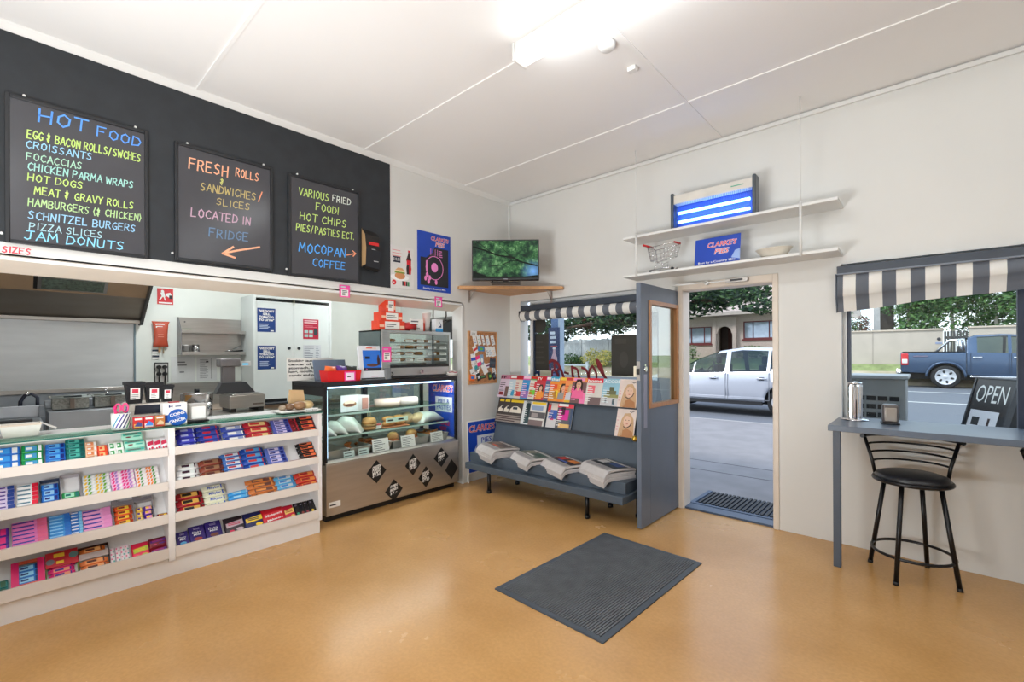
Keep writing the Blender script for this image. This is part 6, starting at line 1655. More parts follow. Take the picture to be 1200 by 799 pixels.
def carmag(b, a, c, h, y):
    w_ = c - a
    b.rect(a, c, 0, h, C(60, 52, 50), y); b.rect(a + w_ * .1, c, h * .86, h * .97, YH, y - .0004)
    b.poly([(a + w_ * .1, h * .42), (a + w_ * .9, h * .42), (a + w_ * .88, h * .6), (a + w_ * .6, h * .7), (a + w_ * .3, h * .68), (a + w_ * .1, h * .55)], C(222, 214, 200), y - .0006)
    b.rect(a + w_ * .3, a + w_ * .62, h * .56, h * .66, C(40, 44, 60), y - .0009); b.rect(a, c, h * .0, h * .3, C(150, 140, 134), y - .0005); b.lines(a, c, h * .02, h * .28, 3, C(70, 50, 50), y - .0008, 2, .5)
for i, x0 in enumerate((.135, .225, .32)):
    magazine(x0, x0, 0, None, carmag, ('leftmost of three identical car magazines on the lower rack', 'middle one of three identical car magazines on the lower rack', 'rightmost of three identical car magazines on the lower rack')[i], 'car magazines on the lower rack', w_=.21)
magazine(.535, .535, 0, None, cover(C(214, 218, 220), None, '', C(205, 210, 212), [(.2, .7, .05, .95, C(36, 70, 76)), (.3, .5, .3, .9, C(24, 46, 52))], None, 3), 'white magazine with a dark green figure on the lower rack', w_=.2)
magazine(.645, .645, 0, None, lambda b, a, c, h, y: (b.rect(a, c, 0, h, C(214, 212, 208), y), b.rect(a + .02, c - .01, h * .86, h * .95, YH, y - .0004), b.rect(a + .02, c - .04, h * .62, h * .8, C(140, 160, 190), y - .0004), b.rect(a, c, h * .3, h * .55, C(80, 76, 80), y - .0004), b.rect(a + .03, a + .12, h * .34, h * .5, C(150, 140, 140), y - .0007), b.rect(a, c - .02, 0, h * .22, C(120, 100, 100), y - .0004)), 'vehicle magazine with yellow heading on the lower rack', w_=.22)
magazine(.895, .895, 0, None, cover(C(205, 205, 208), None, '', C(210, 205, 205), [(.1, .7, .35, .7, C(50, 90, 180)), (.0, .2, .6, .95, RED), (.3, .8, .7, .95, C(220, 205, 195)), (.2, .5, .3, .45, C(210, 60, 120))], None, 6), 'magazine with a blue and red picture on the lower rack', w_=.18)
magazine(1.02, 1.02, 0, None, cover(C(90, 90, 100), C(226, 60, 80), '', PAPER, [(.1, .75, .35, .75, C(214, 40, 150)), (.25, .5, .55, .85, C(40, 36, 44)), (.2, .9, .05, .2, C(230, 190, 120)), (.85, 1, .1, .8, C(60, 80, 110))], None, 7), 'magazine with a magenta vehicle at the end of the lower rack row', w_=.2)
magazine(1.725, 1.725, 0, None, blonde, 'pale magazine with a blonde woman alone at the right of the lower rack', w_=.2)

# newspapers in four piles
def newspaper_pile(cx, cy, ang, n, picc, name_, w_=.40, d_=.30):
    for i in range(n):
        top = i == n - 1
        o = thing('newspaper', 'folded newspaper %s %s' % ('on top of the' if top else ('lowest in the' if i == 0 else '%s up in the' % ORD[i]), name_), 'newspaper', (cx + .004 * math.sin(i * 2.1), cy + .004 * math.cos(i * 1.7), .3855 + i * .0172), ang, 'newspapers in the ' + name_)
        b = MB()
        nseg = 14
        th = .0158
        rs = []
        for k in range(nseg + 1):
            f = k / nseg
            y = -d_ * .62 + f * d_ * 1.1
            droop = -.05 * max(0, (.17 - f) / .17) ** 1.3
            lift = .012 * math.sin(f * PI)* (1 if top else .0)
            z = max(droop, -.085) + lift
            rs.append([(-w_ / 2, y, z), (w_ / 2, y, z - .004), (w_ / 2, y, z + th - .004), (-w_ / 2, y, z + th)])
        b.rings(rs, NEWSP, smooth=False)
        b.obj('pages', o)
        if top:
            b = MB()
            def Z(yy):
                f = (yy + d_ * .62) / (d_ * 1.1)
                return -.05 * max(0, (.17 - f) / .17) ** 1.3 + .012 * math.sin(f * PI) + th + .0012
            def patch(x0, x1, y0, y1, m, dz=0):
                N = 6
                for q in range(N):
                    ya, yb = y0 + (y1 - y0) * q / N, y0 + (y1 - y0) * (q + 1) / N
                    b.face([(x0, ya, Z(ya) + dz), (x1, ya, Z(ya) - .003 + dz), (x1, yb, Z(yb) - .003 + dz), (x0, yb, Z(yb) + dz)], m)
            patch(-w_ * .44, w_ * .46, -d_ * .24, d_ * .42, picc[0], .002); patch(-w_ * .36, -w_ * .02, -d_ * .08, d_ * .22, picc[1], .003); patch(w_ * .05, w_ * .38, -d_ * .04, d_ * .24, picc[2], .003); patch(-w_ * .44, w_ * .46, d_ * .27, d_ * .36, C(206, 202, 200), .003)
            patch(-w_ * .2, w_ * .34, -d_ * .18, -d_ * .1, picc[3], .002)
            for q in range(5):
                patch(-w_ * .42 + q * w_ * .17, -w_ * .28 + q * w_ * .17, -d_ * .44, -d_ * .28, C(150, 146, 146), .001)
            b.obj('front_page', o)
newspaper_pile(.46, -.70, -.35, 5, (C(110, 98, 92), C(140, 120, 110), C(90, 80, 80), C(205, 90, 60)), 'leftmost pile on the bench')
newspaper_pile(.95, -.68, -.42, 3, (C(96, 104, 96), C(140, 136, 120), C(60, 90, 80), C(205, 200, 198)), 'second pile from the left on the bench')
newspaper_pile(1.37, -.70, -.40, 3, (C(50, 44, 48), C(190, 60, 50), C(220, 130, 60), C(60, 90, 170)), 'third pile from the left on the bench')
newspaper_pile(1.80, -.68, -.42, 5, (C(56, 60, 66), C(200, 200, 200), C(60, 80, 130), C(40, 40, 44)), 'rightmost pile on the bench beside the door')

# blue sign standing between the pier and the bench
o = thing('pie_sign', 'blue pies and pasties sign leaning on the wall left of the magazine bench', 'sign', (.03, -.52, .10), LEFT, rot=(R(-2), 0, LEFT))
b = MB(); b.box(-.24, .24, -.008, 0, 0, .60, PAPER); b.box(-.228, .228, -.010, -.008, .012, .588, CBLUE); b.obj('sheet', o)
b = MB(); pie_lettering(b, .0, .47, .075, .42, -.0106); b.rect(-.09, .2, .2, .42, C(220, 226, 235), -.0106); b.text('PIES', .06, .33, .06, CBLUE, -.0112, 'C', .17, .01); b.text('PASTIES', .05, .23, .06, CBLUE, -.0112, 'C', .26, .01); b.poly([(-.2, .2), (-.12, .22), (-.1, .32), (-.14, .26)], C(200, 210, 230), -.0106); b.obj('print', o)
b = MB(); b.box(-.24, -.225, -.004, .012, -.10, 0, PAPER); b.box(.225, .24, -.004, .012, -.1, 0, PAPER); b.obj('leg', o)

# ------------------------------------------------------------------ window dressing
STRD, STRW = C(98, 104, 114, .7), mat('cream_canvas', (230, 229, 224), .75, var=.03)
o = thing('striped_valance', 'narrow rolled black and cream striped valance over the left window', 'valance', (.22, -.0, 2.015), 0)
b = MB(); b.box(0, 1.75, -.055, .06, -.02, .045, C(56, 64, 76, .4), .004); b.obj('rail', o)
n = 0
x = 0.0
while x < 1.75:
    x1 = min(x + .0775, 1.75)
    b = MB()
    rs = []
    for k in range(10):
        a = R(95) + R(255) * k / 9
        rs.append([(x, .0 + .062 * math.cos(a) - .012, -.078 + .062 * math.sin(a)), (x1, .0 + .062 * math.cos(a) - .012, -.078 + .062 * math.sin(a))])
    b.rings(rs, STRW if n % 2 == 0 else STRD, closed_ring=False, caps=False)
    b.obj('stripe', o)
    x = x1; n += 1
b = MB(); b.prism([(-.074, -.02), (.05, -.02), (.05, -.12), (.02, -.142), (-.04, -.14), (-.076, -.08)], -.012, 0, C(40, 44, 52, .5), 'x'); b.obj('end_cap', o)
o = thing('striped_awning', 'black and cream striped canvas awning over the right hand window', 'awning', (3.42, -.0, 2.08), 0)
b = MB(); b.box(0, 1.95, -.075, .03, -.026, .036, C(60, 68, 80, .4), .004); b.box(0, 1.95, -.08, -.03, -.03, -.02, C(120, 128, 140, .3)); b.obj('rail', o)
x = 0.0
n = 1
rnd = random.Random(5)
while x < 1.95:
    x1 = x + (.037 if x == 0 else .077)
    b = MB()
    rs = []
    for (t, y, z0, zs) in ((0, -.05, -.03, 0), (.3, -.06, -.09, .03), (.66, -.068, -.195, .085), (.70, -.055, -.20, .085), (.85, -.03, -.26, .09), (1, -.012, -.305, .09)):
        rs.append([(xx, y + .004 * math.sin(xx * 17 + t * 4), z0 + zs * xx + .006 * math.sin(xx * 9 + t * 3) * t) for xx in (x, (x + x1) / 2, x1)])
    b.rings(rs, STRW if n % 2 == 0 else STRD, closed_ring=False, caps=False)
    b.obj('stripe', o)
    x = x1; n += 1
b = MB(); b.prism([(-.07, -.02), (.03, -.02), (.04, -.28), (-.02, -.31), (-.066, -.2)], -.01, -.004, STRD, 'x'); b.obj('end_flap', o)

# stickers on the inside of the left window
SD_ = C(54, 52, 46, .5)
WY = .098
def sticker(name, label, cat, x0, x1, z0, z1, colr, deco=None, poly=None):
    o = thing(name, label, cat, ((x0 + x1) / 2, WY, (z0 + z1) / 2), 0)
    b = MB()
    w_, h_ = (x1 - x0) / 2, (z1 - z0) / 2
    if poly:
        b.prism([(p * w_, q * h_) for p, q in poly], 0, .003, colr)
    else:
        b.box(-w_, w_, 0, .003, -h_, h_, colr)
    b.obj('backing', o)
    if deco:
        b = MB(); deco(b, w_, h_); b.obj('print', o)
FA = C(66, 64, 58, .5)
sticker('round_window_sticker', 'round dark back of a sticker high in the left window', 'sticker', .27, .50, 1.725, 1.935, SD_, None, [(math.cos(2 * PI * i / 28) * (1.0 if i < 12 or i > 16 else 1.12), math.sin(2 * PI * i / 28)) for i in range(28)])
sticker('window_poster', 'dark back of a tall poster in the left window below the round sticker', 'poster', .30, .535, 1.27, 1.715, SD_, lambda b, w_, h_: b.lines(-w_ * .7, w_ * .7, -h_ * .7, h_ * .7, 5, FA, -.0006, 3, .4))
sticker('window_poster', 'dark back of a tall poster in the left window beside the door', 'poster', 1.39, 1.685, 1.23, 1.665, SD_, lambda b, w_, h_: (b.lines(-w_ * .7, w_ * .7, h_ * .5, h_ * .8, 1, FA, -.0006, 3, .8), b.disc(0, -h_ * .2, w_ * .35, FA, -.0006, h_ * .4)))
sticker('window_notice', 'cream note taped low in the left window', 'note', .40, .57, 1.16, 1.268, C(206, 204, 178, .6))
sticker('window_badge', 'navy badge with white oval low in the left window corner', 'badge', .30, .40, 1.15, 1.262, C(36, 60, 104, .5), lambda b, w_, h_: b.disc(0, 0, w_ * .5, PAPER, -.0006, h_ * .35))
# mirrored script lettering on the glass, drawn as brush strokes
o = thing('window_lettering', 'dark red script lettering seen in reverse on the left window glass', 'lettering', (.95, .1, 1.19), 0)
MAR = C(128, 34, 42, .5)
def script(name, strokes):
    b = MB()
    for pts, wd in strokes:
        P = []
        for i in range(len(pts) - 1):                  # smooth the stroke
            p0, p1, p2, p3 = pts[max(i - 1, 0)], pts[i], pts[i + 1], pts[min(i + 2, len(pts) - 1)]
            for k in range(6):
                t = k / 6
                P.append(tuple(.5 * ((2 * p1[j]) + (-p0[j] + p2[j]) * t + (2 * p0[j] - 5 * p1[j] + 4 * p2[j] - p3[j]) * t * t + (-p0[j] + 3 * p1[j] - 3 * p2[j] + p3[j]) * t ** 3) for j in (0, 1)))
        P.append(pts[-1])
        b.ribbon([(-x, z) for x, z in P], wd, MAR)
    b.obj(name, o)
def up(pts, k):
    return [(x, z + k) for x, z in pts]
script('letter', [([(-.34, .05), (-.30, .16), (-.26, .20), (-.30, .10), (-.38, -.02), (-.36, -.14), (-.25, -.13)], .034)])
script('letter', [(up([(-.20, .05), (-.25, -.04), (-.23, -.16), (-.16, -.1), (-.16, .0), (-.2, .05)], .09), .026)])
script('letter', [(up([(-.06, .03), (-.12, .0), (-.14, -.09), (-.08, -.16), (-.02, -.07)], .09), .026)])
script('letter', [(up([(.06, .03), (.0, .0), (-.01, -.12), (.05, -.1), (.08, .04), (.07, -.12), (.12, -.14)], .09), .026)])
script('letter', [([(.13, .05), (.18, .06)], .026)])
script('letter', [([(.42, .17), (.36, .20), (.27, .15), (.19, -.02), (.22, -.13), (.33, -.1)], .034), ([(.27, .15), (.33, .18), (.32, .08), (.27, .10)], .024)])
script('letter', [(up([(.33, .02), (.28, -.04), (.3, -.14), (.36, -.08), (.36, .0), (.33, .02)], .07), .026)])
script('letter', [([(.4, -.1), (.44, .06), (.48, .16), (.43, .14), (.42, -.06), (.46, -.12)], .028)])
script('letter', [(up([(.54, .02), (.49, -.02), (.49, -.12), (.55, -.08), (.56, .02), (.56, -.1), (.62, -.14)], .06), .028), ([(.42, .17), (.5, .2), (.6, .16), (.64, .18)], .026)])

# ------------------------------------------------------------------ hung shelves over the door
for z, lb in ((2.575, 'upper white hanging shelf over the door carrying the insect zapper'), (2.21, 'lower white hanging shelf over the door carrying the toy trolley')):
    o = thing('hanging_shelf', lb, 'shelf', (1.745, 0, z), 0, 'shelves over the door')
    b = MB(); b.box(0, 1.71, -.285, 0, -.011, .011, WHITE, .002); b.obj('board', o)
for x in (1.885, 3.225):
    o = thing('shelf_rod', 'thin white rod hanging the shelves from the ceiling, %s' % ('near the television' if x < 2 else 'near the right window'), 'rod', (x, -.255, 0), 0, 'shelf rods')
    b = MB(); b.cyl((0, -.034, 2.19), (0, -.034, 2.60), .0095, WHITE); b.obj('sleeve', o)
    b = MB(); b.cyl((0, -.034, 2.6), (0, -.034, H - .001), .0035, WHITE, n=8); b.obj('rod', o)
zp = thing('insect_zapper', 'blue lit electric insect zapper on the upper shelf over the door', 'insect zapper', (2.555, -.20, 2.5865), 0)
b = MB(); b.box(-.33, .33, -.035, .05, .225, .305, C(216, 212, 204, .4), .006); b.rect(.16, .26, .262, .27, C(80, 170, 140), -.0355); b.obj('hood', zp)
for s in (-1, 1):
    b = MB(); b.box(s * .34 - .014, s * .34 + .014, -.05, .055, 0, .325, C(72, 80, 88, .35), .01); b.obj('end_cap', zp)
b = MB(); b.box(-.33, .33, .04, .05, .0, .225, C(40, 70, 150, .4)); b.box(-.33, .33, -.04, .05, 0, .008, C(40, 60, 110, .4)); b.obj('reflector', zp)  # blue light of the tubes put into the reflector and base colour
BT = mat('uv_tube', (130, 190, 255), .3, emit=7)
for z in (.065, .145):
    b = MB(); b.cyl((-.3, .0, z), (.3, .0, z), .013, BT); b.obj('tube', zp)
b = MB()
GW2 = C(40, 80, 170, .4)
for i in range(44):
    x = -.322 + i * .015
    b.box(x - .001, x + .001, -.032, -.03, .008, .225, GW2)
for z in (.03, .09, .15, .2):
    b.box(-.326, .326, -.034, -.032, z - .001, z + .001, GW2)
b.obj('guard_grid', zp)
pl = bpy.data.lights.new('zapper_glow', 'AREA'); pl.energy = 1.3; pl.color = (.25, .45, 1); pl.shape = 'RECTANGLE'; pl.size = .6; pl.size_y = .15
po = bpy.data.objects.new('zapper_glow', pl); COL.objects.link(po); po.location = (2.555, -.235, 2.70); po.rotation_euler = (R(90), 0, 0); 
# toy trolley
tr = thing('toy_trolley', 'small wire shopping trolley with red handle on the lower shelf', 'toy trolley', (2.10, -.19, 2.2215), R(-8))
b = MB()
B0 = [(-.095, -.05, .11), (.12, -.045, .13), (.12, .045, .13), (-.095, .05, .11)]
B1 = [(-.115, -.07, .235), (.15, -.06, .245), (.15, .06, .245), (-.115, .07, .235)]
def seg(a, c, r=.0022):
    b.cyl(a, c, r, CHROME, n=6)
for i in range(4):
    seg(B0[i], B0[(i + 1) % 4], .003); seg(B1[i], B1[(i + 1) % 4], .0035)
    for k in range(7):
        t = k / 6
        p = [B0[i][j] * (1 - t) + B0[(i + 1) % 4][j] * t for j in range(3)]
        q = [B1[i][j] * (1 - t) + B1[(i + 1) % 4][j] * t for j in range(3)]
        seg(p, q, .0016)
    for t in (.35, .68):
        p = [B0[i][j] * (1 - t) + B1[i][j] * t for j in range(3)]
        q = [B0[(i + 1) % 4][j] * (1 - t) + B1[(i + 1) % 4][j] * t for j in range(3)]
        seg(p, q, .0016)
for k in range(1, 6):
    t = k / 6
    seg([B0[0][j] * (1 - t) + B0[1][j] * t for j in range(3)], [B0[3][j] * (1 - t) + B0[2][j] * t for j in range(3)], .0016)
b.obj('basket', tr)
b = MB()
for s in (-.05, .05):
    b.tube([(-.15, s * 1.2, .262), (-.115, s * 1.2, .235), (-.085, s, .11), (-.02, s, .085), (-.06, s, .03), (-.1, s, .025)], .004, CHROME, 6); b.tube([(-.02, s, .085), (.03, s, .1), (.02, s, .03), (.13, s * .8, .03)], .004, CHROME, 6); b.tube([(-.1, s, .025), (.13, s * .8, .03)], .004, CHROME, 6)
b.obj('chassis', tr)
b = MB(); b.cyl((-.155, -.075, .268), (-.155, .075, .268), .010, RED); b.obj('handle', tr, label='red plastic handle')
b = MB(); b.cyl((.15, -.05, .248), (.15, .05, .248), .008, RED); b.obj('bumper', tr, label='red bumper')
for x, y in ((-.1, -.05), (-.1, .05), (.125, -.04), (.125, .04)):
    b = MB(); b.cyl((x, y - .006, .0135), (x, y + .006, .0135), .0135, BLACK); b.obj('wheel', tr)
# pie card and bowl
o = thing('pie_card', 'blue pies card leaning on the lower shelf over the door', 'sign', (2.585, -.20, 2.2215), 0, rot=(R(-8), 0, R(-2)))
b = MB(); b.box(-.19, .19, -.004, 0, 0, .25, CBLUE); b.obj('card', o)
b = MB(); pie_lettering(b, .04, .165, .042, .24, -.0046); b.text('PIES', .04, .10, .042, PAPER, -.0046, 'C', .125, .05, .2); b.text('PIES', .04, .10, .042, C(222, 30, 40), -.0052, 'C', .118, 0, .2); b.text('Best by a Country Mile', .0, .025, .018, PAPER, -.0046, 'C', .31, .01); b.poly([(.12, .05), (.19, .03), (.19, .12), (.15, .11)], C(150, 175, 225), -.0044); b.obj('print', o)
o = thing('oval_bowl', 'shallow cream oval bowl on the lower shelf over the door', 'bowl', (3.02, -.17, 2.2215), R(4))
b = MB(); b.rings([[(.13 * k * math.cos(2 * PI * j / 28), .085 * k * math.sin(2 * PI * j / 28), z) for j in range(28)] for k, z in ((.5, 0), (.62, .008), (.98, .07), (1.04, .074), (1.0, .078), (.92, .07), (.55, .014))], C(214, 206, 192, .4)); b.obj('bowl', o)
q = MB(); q.ball((0, 0, 0), (.05, .028, .018), C(206, 188, 150, .6), 12, 7, .08, random.Random(2)); q = q.obj('soap', loc=(3.05, -.16, 2.292)); tag(q, 'pale tan lump lying in the cream oval bowl', 'soap')

# ------------------------------------------------------------------ ceiling fittings
LAMPW = mat('tube_diffuser', (255, 252, 246), .3, emit=2.2)
for i, (fx, fy, fz) in enumerate(FITTINGS):
    o = thing('batten_light', ('white fluorescent batten light with a bright diffuser in view on the ceiling', 'fluorescent batten light on the ceiling behind the viewer', 'fluorescent batten light on the ceiling over the window bar', 'fluorescent batten light in the far rear corner of the ceiling')[i], 'ceiling light', (fx, fy, fz), 0)
    b = MB(); b.box(-.83, .83, -.055, .055, -.07, -.0, WHITE, .003); b.obj('housing', o)
    b = MB(); b.box(-.825, .825, -.052, .052, -.105, -.0705, LAMPW, .012); b.obj('diffuser', o)
    for s in (-1, 1):
        b = MB(); b.box(s * .835 - .007, s * .835 + .007, -.062, .062, -.112, .0, WHITE, .003); b.obj('end_cap', o)
o = thing('smoke_detector', 'round white smoke detector on the ceiling by the batten light', 'smoke detector', (2.47, -1.80, H), 0)
b = MB(); b.lathe([(0, -.045), (.035, -.045), (.05, -.03), (.052, 0), (0, 0)], WHITE); b.obj('body', o)
o = thing('ceiling_sensor', 'small white box sensor on the ceiling near the door', 'sensor', (2.47, -1.47, H), 0)
b = MB(); b.box(-.03, .03, -.022, .022, -.03, 0, WHITE, .004); b.obj('body', o)

# ------------------------------------------------------------------ window bar and stools
BARM = mat('grey_bar_top', (92, 104, 120), .3, var=.05, scale=5)
o = thing('window_bar', 'grey bar counter along the right hand window on a square steel leg', 'bar counter', (3.42, 0, 0), 0)
b = MB(); b.box(0.0, 2.2, -.52, -.002, .93, .97, BARM, .003); b.box(.045, 2.06, -.002, .09, .935, .968, BARM); b.obj('top', o)
b = MB(); b.box(.025, .068, -.495, -.452, 0, .93, C(72, 82, 96, .4), .003); b.obj('leg', o)
b = MB(); b.box(.025, 2.15, -.05, -.004, .88, .93, C(72, 82, 96, .4)); b.obj('wall_rail', o)
st = thing('bar_stool', 'black metal bar stool with slatted back tucked at the window bar', 'bar stool', (3.85, -.325, 0), R(27), 'black bar stools')
VIN = mat('black_vinyl', (34, 34, 38), .35, var=.08)
b = MB(); b.lathe([(0, .625), (.16, .625), (.19, .632), (.195, .645), (.185, .662), (.15, .674), (0, .678)], VIN, n=32); b.obj('seat', st)
b = MB(); b.tube([(.197 * math.cos(2 * PI * i / 32), .197 * math.sin(2 * PI * i / 32), .628) for i in range(32)], .013, BLACKM, 8, loop=True); b.box(-.11, .11, -.014, .014, .598, .618, BLACKM); b.box(-.014, .014, -.11, .11, .598, .618, BLACKM); b.obj('seat_ring', st)
for sx, sy in ((-1, -1), (1, -1), (1, 1), (-1, 1)):
    b = MB(); b.cyl((sx * .165, sy * .165, .012), (sx * .105, sy * .105, .61), .0135, BLACKM); b.cyl((sx * .1665, sy * .1665, 0), (sx * .164, sy * .164, .02), .0155, BLACK); b.obj('leg', st)
b = MB(); b.tube([(.21 * math.cos(2 * PI * i / 36), .21 * math.sin(2 * PI * i / 36), .16) for i in range(36)], .0095, BLACKM, 8, loop=True); b.obj('foot_ring', st)
BA = R(70)            # the back is on the window side
def barc(rad, z, half, n=13):
    return [(rad * math.cos(BA - half + 2 * half * i / (n - 1)), rad * math.sin(BA - half + 2 * half * i / (n - 1)), z) for i in range(n)]
b = MB(); b.tube(barc(.262, .885, R(78)), .0135, BLACKM); b.obj('top_rail', st)
for z, rr in ((.83, .243), (.775, .228), (.72, .214)):
    b = MB(); b.tube(barc(rr, z, R(68)), .0075, BLACKM, 6); b.obj('slat', st)
for s in (-1, 1):
    a = BA + s * R(68)
    b = MB(); b.tube([(.198 * math.cos(a), .198 * math.sin(a), .622), (.215 * math.cos(a), .215 * math.sin(a), .72), (.262 * math.cos(a), .262 * math.sin(a), .885)], .011, BLACKM); b.obj('back_post', st)
s2 = copy_tree(st)
s2.location = (4.60, -.36, 0)
s2.rotation_euler = (0, 0, R(40))
s2['label'] = 'second black bar stool, only its edge in view at the right border'
o = thing('straw_dispenser', 'tall fluted steel straw dispenser on the window bar', 'dispenser', (3.53, -.11, .9705), 0)
b = MB(); b.rings([[((.047 if j % 2 else .043) * k * math.cos(2 * PI * j / 32), (.047 if j % 2 else .043) * k * math.sin(2 * PI * j / 32), z) for j in range(32)] for k, z in ((1, .012), (1, .245), (.9, .262))], CHROME, smooth=False); b.obj('canister', o)
b = MB(); b.lathe([(0, 0), (.085, 0), (.088, .006), (.05, .013), (0, .013)], CHROME, n=28); b.obj('base', o)
b = MB(); b.lathe([(0, .262), (.046, .262), (.044, .275), (.015, .28), (0, .282)], CHROME); b.obj('lid', o)
napkin_dispenser('bar_napkin_dispenser', 'small dark steel napkin dispenser on the window bar', (3.735, -.20, .9705), R(8), .088, .135, C(104, 98, 96, .35, metal=.6), C(176, 168, 160, .3, metal=.5))
# ------------------------------------------------------------------ the street outside
CONC = mat('footpath_concrete', (128, 126, 128), .85, var=.08, scale=3)
ASPH = mat('road_asphalt', (104, 108, 116), .85, var=.1, scale=30)
TANB = mat('sandy_bank', (186, 172, 152), .95, var=.1, scale=2, rgb2=(166, 156, 128))
GRASS = mat('mown_grass', (134, 146, 96), .95, var=.25, scale=3)
def sheet(name, pts, m, label=None):
    b = MB()
    x0, x1 = -32, 22
    for (ya, za), (yb, zb) in zip(pts, pts[1:]):
        b.face([(x0, ya, za), (x1, ya, za), (x1, yb, zb), (x0, yb, zb)], m)
    o = struct(name, b, label=label)
    return o
sheet('footpath', [(.15, -.002), (5.75, .075)], CONC)
b = MB(); b.prism([(5.75, .075), (5.75, -.06), (5.9, -.06), (5.9, .07)], -32, 22, C(150, 148, 146, .8), 'x'); b.box(-32, 22, 1.52, 1.535, .0, .0192, C(84, 84, 88, .9)); b.box(-32, 22, 2.0, 2.015, .0, .0258, C(84, 84, 88, .9)); struct('kerb', b)
sheet('road', [(5.75, -.02), (6.3, .03), (18.6, .23)], ASPH)
b = MB()
for y, w_ in ((12.2, .12), (15.7, .10)):
    b.box(-32, 22, y, y + w_, .0, .03 + (y - 6.3) * .01626 + .006, C(214, 214, 210, .8))
struct('road_marking', b)
sheet('verge', [(18.6, .23), (18.75, .33), (19.8, .72)], TANB)
sheet('lawn', [(19.8, .72), (20.45, .98), (30, 1.35)], GRASS)
DSKY = None

# rendered wall, gate and paling fence across the street
REND = mat('render_beige', (196, 184, 172), .85, var=.05, scale=2)
b = MB(); b.box(-1.5, 4.3, 20.5, 20.75, .7, 2.36, REND); b.box(-1.5, 4.34, 20.45, 20.8, 2.36, 2.42, C(206, 190, 174, .8))
b.box(2.1, 2.14, 20.49, 20.5, .75, 2.36, C(176, 164, 154, .85)); b.box(4.08, 4.28, 20.488, 20.5, 1.8, 1.88, C(150, 160, 190)); b.disc(4.18, 2.0, .06, C(60, 60, 66), 20.489)
tag(b.obj('garden_wall'), 'long beige rendered garden wall across the street with a number plaque', 'garden wall')
b = MB(); b.box(5.04, 9.5, 20.5, 20.75, .7, 2.40, REND); b.box(5.0, 9.5, 20.45, 20.8, 2.40, 2.46, C(206, 190, 174, .8)); tag(b.obj('garden_wall'), 'shorter beige rendered wall behind the cab of the blue pickup', 'garden wall')
o = thing('paling_gate', 'dark grey paling gate between the two rendered walls', 'gate', (4.67, 20.6, .9), 0)
b = MB()
for i in range(8):
    b.box(-.34 + i * .086, -.27 + i * .086, 0, .03, 0, 1.4, C(84, 84, 84, .8))
b.box(-.34, .34, .03, .06, .2, .3, C(74, 74, 76, .8)); b.box(-.34, .34, .03, .06, 1.1, 1.2, C(74, 74, 76, .8)); b.obj('palings', o)
o = thing('paling_fence', 'weathered grey paling fence behind the yellow bush', 'fence', (-11.5, 20.8, .95), 0)
PAL = mat('weathered_timber', (214, 216, 220), .9, var=.12, scale=4, stretch=(6, 6, 1))
b = MB()
for i in range(76):
    x = -5.5 + i * .145
    b.box(x, x + .138, 0, .02, 0, 1.47 + .03 * math.sin(i * 1.3) + .05 * (i < 20), PAL)
b.obj('palings', o)
for x in (-5.4, -3.4, -1.4, .6, 2.6, 4.6):
    b = MB(); b.box(x, x + .12, -.06, .0, 0, 1.55, PAL); b.obj('fence_post', o)
b = MB(); b.box(-5.5, 5.5, -.04, .0, 1.25, 1.33, PAL); b.obj('rail', o)
o = thing('low_rail', 'low white timber rail on the bank before the yellow bush', 'rail', (-12.3, 18.9, .40), 0)
b = MB(); b.box(-2.5, 1.3, -.04, .04, .38, .48, C(198, 204, 208, .8)); b.obj('rail', o)
for x in (-2.2, -.75, 1.1):
    b = MB(); b.box(x, x + .14, -.06, .06, -.1, .62, C(198, 204, 208, .8)); b.obj('post', o)

# foliage
def leaf_cluster(b, c, r, n, size, mats, rnd, flat=.6, droop=0.0):
    for _ in range(n):
        u = Vector((rnd.gauss(0, 1), rnd.gauss(0, 1), rnd.gauss(0, 1))).normalized() * rnd.uniform(.45, 1) ** .5
        p = Vector((c[0] + u.x * r[0], c[1] + u.y * r[1], c[2] + u.z * r[2]))
        d = Vector((rnd.gauss(0, 1), rnd.gauss(0, 1), rnd.gauss(0, flat) - droop)).normalized()
        s = d.cross(Vector((rnd.gauss(0, 1), rnd.gauss(0, 1), rnd.gauss(0, 1)))).normalized()
        L, W = size * rnd.uniform(.6, 1.3), size * rnd.uniform(.25, .5)
        b.face([p - d * L * .5, p - d * L * .1 + s * W * .5, p + d * L * .5, p - d * L * .1 - s * W * .5], mats[rnd.randrange(len(mats))])
LEAFD = [mat('cypress_leaf_a', (40, 66, 42), .8, var=.2), mat('cypress_leaf_b', (58, 88, 48), .8, var=.2), mat('cypress_leaf_c', (30, 50, 38), .8, var=.2)]
LEAFG = [mat('hedge_leaf_a', (76, 116, 62), .7, var=.2), mat('hedge_leaf_b', (104, 142, 78), .7, var=.2), mat('hedge_leaf_c', (54, 90, 50), .7, var=.2)]
BARK = mat('bark', (88, 70, 58), .9, var=.25, scale=8)
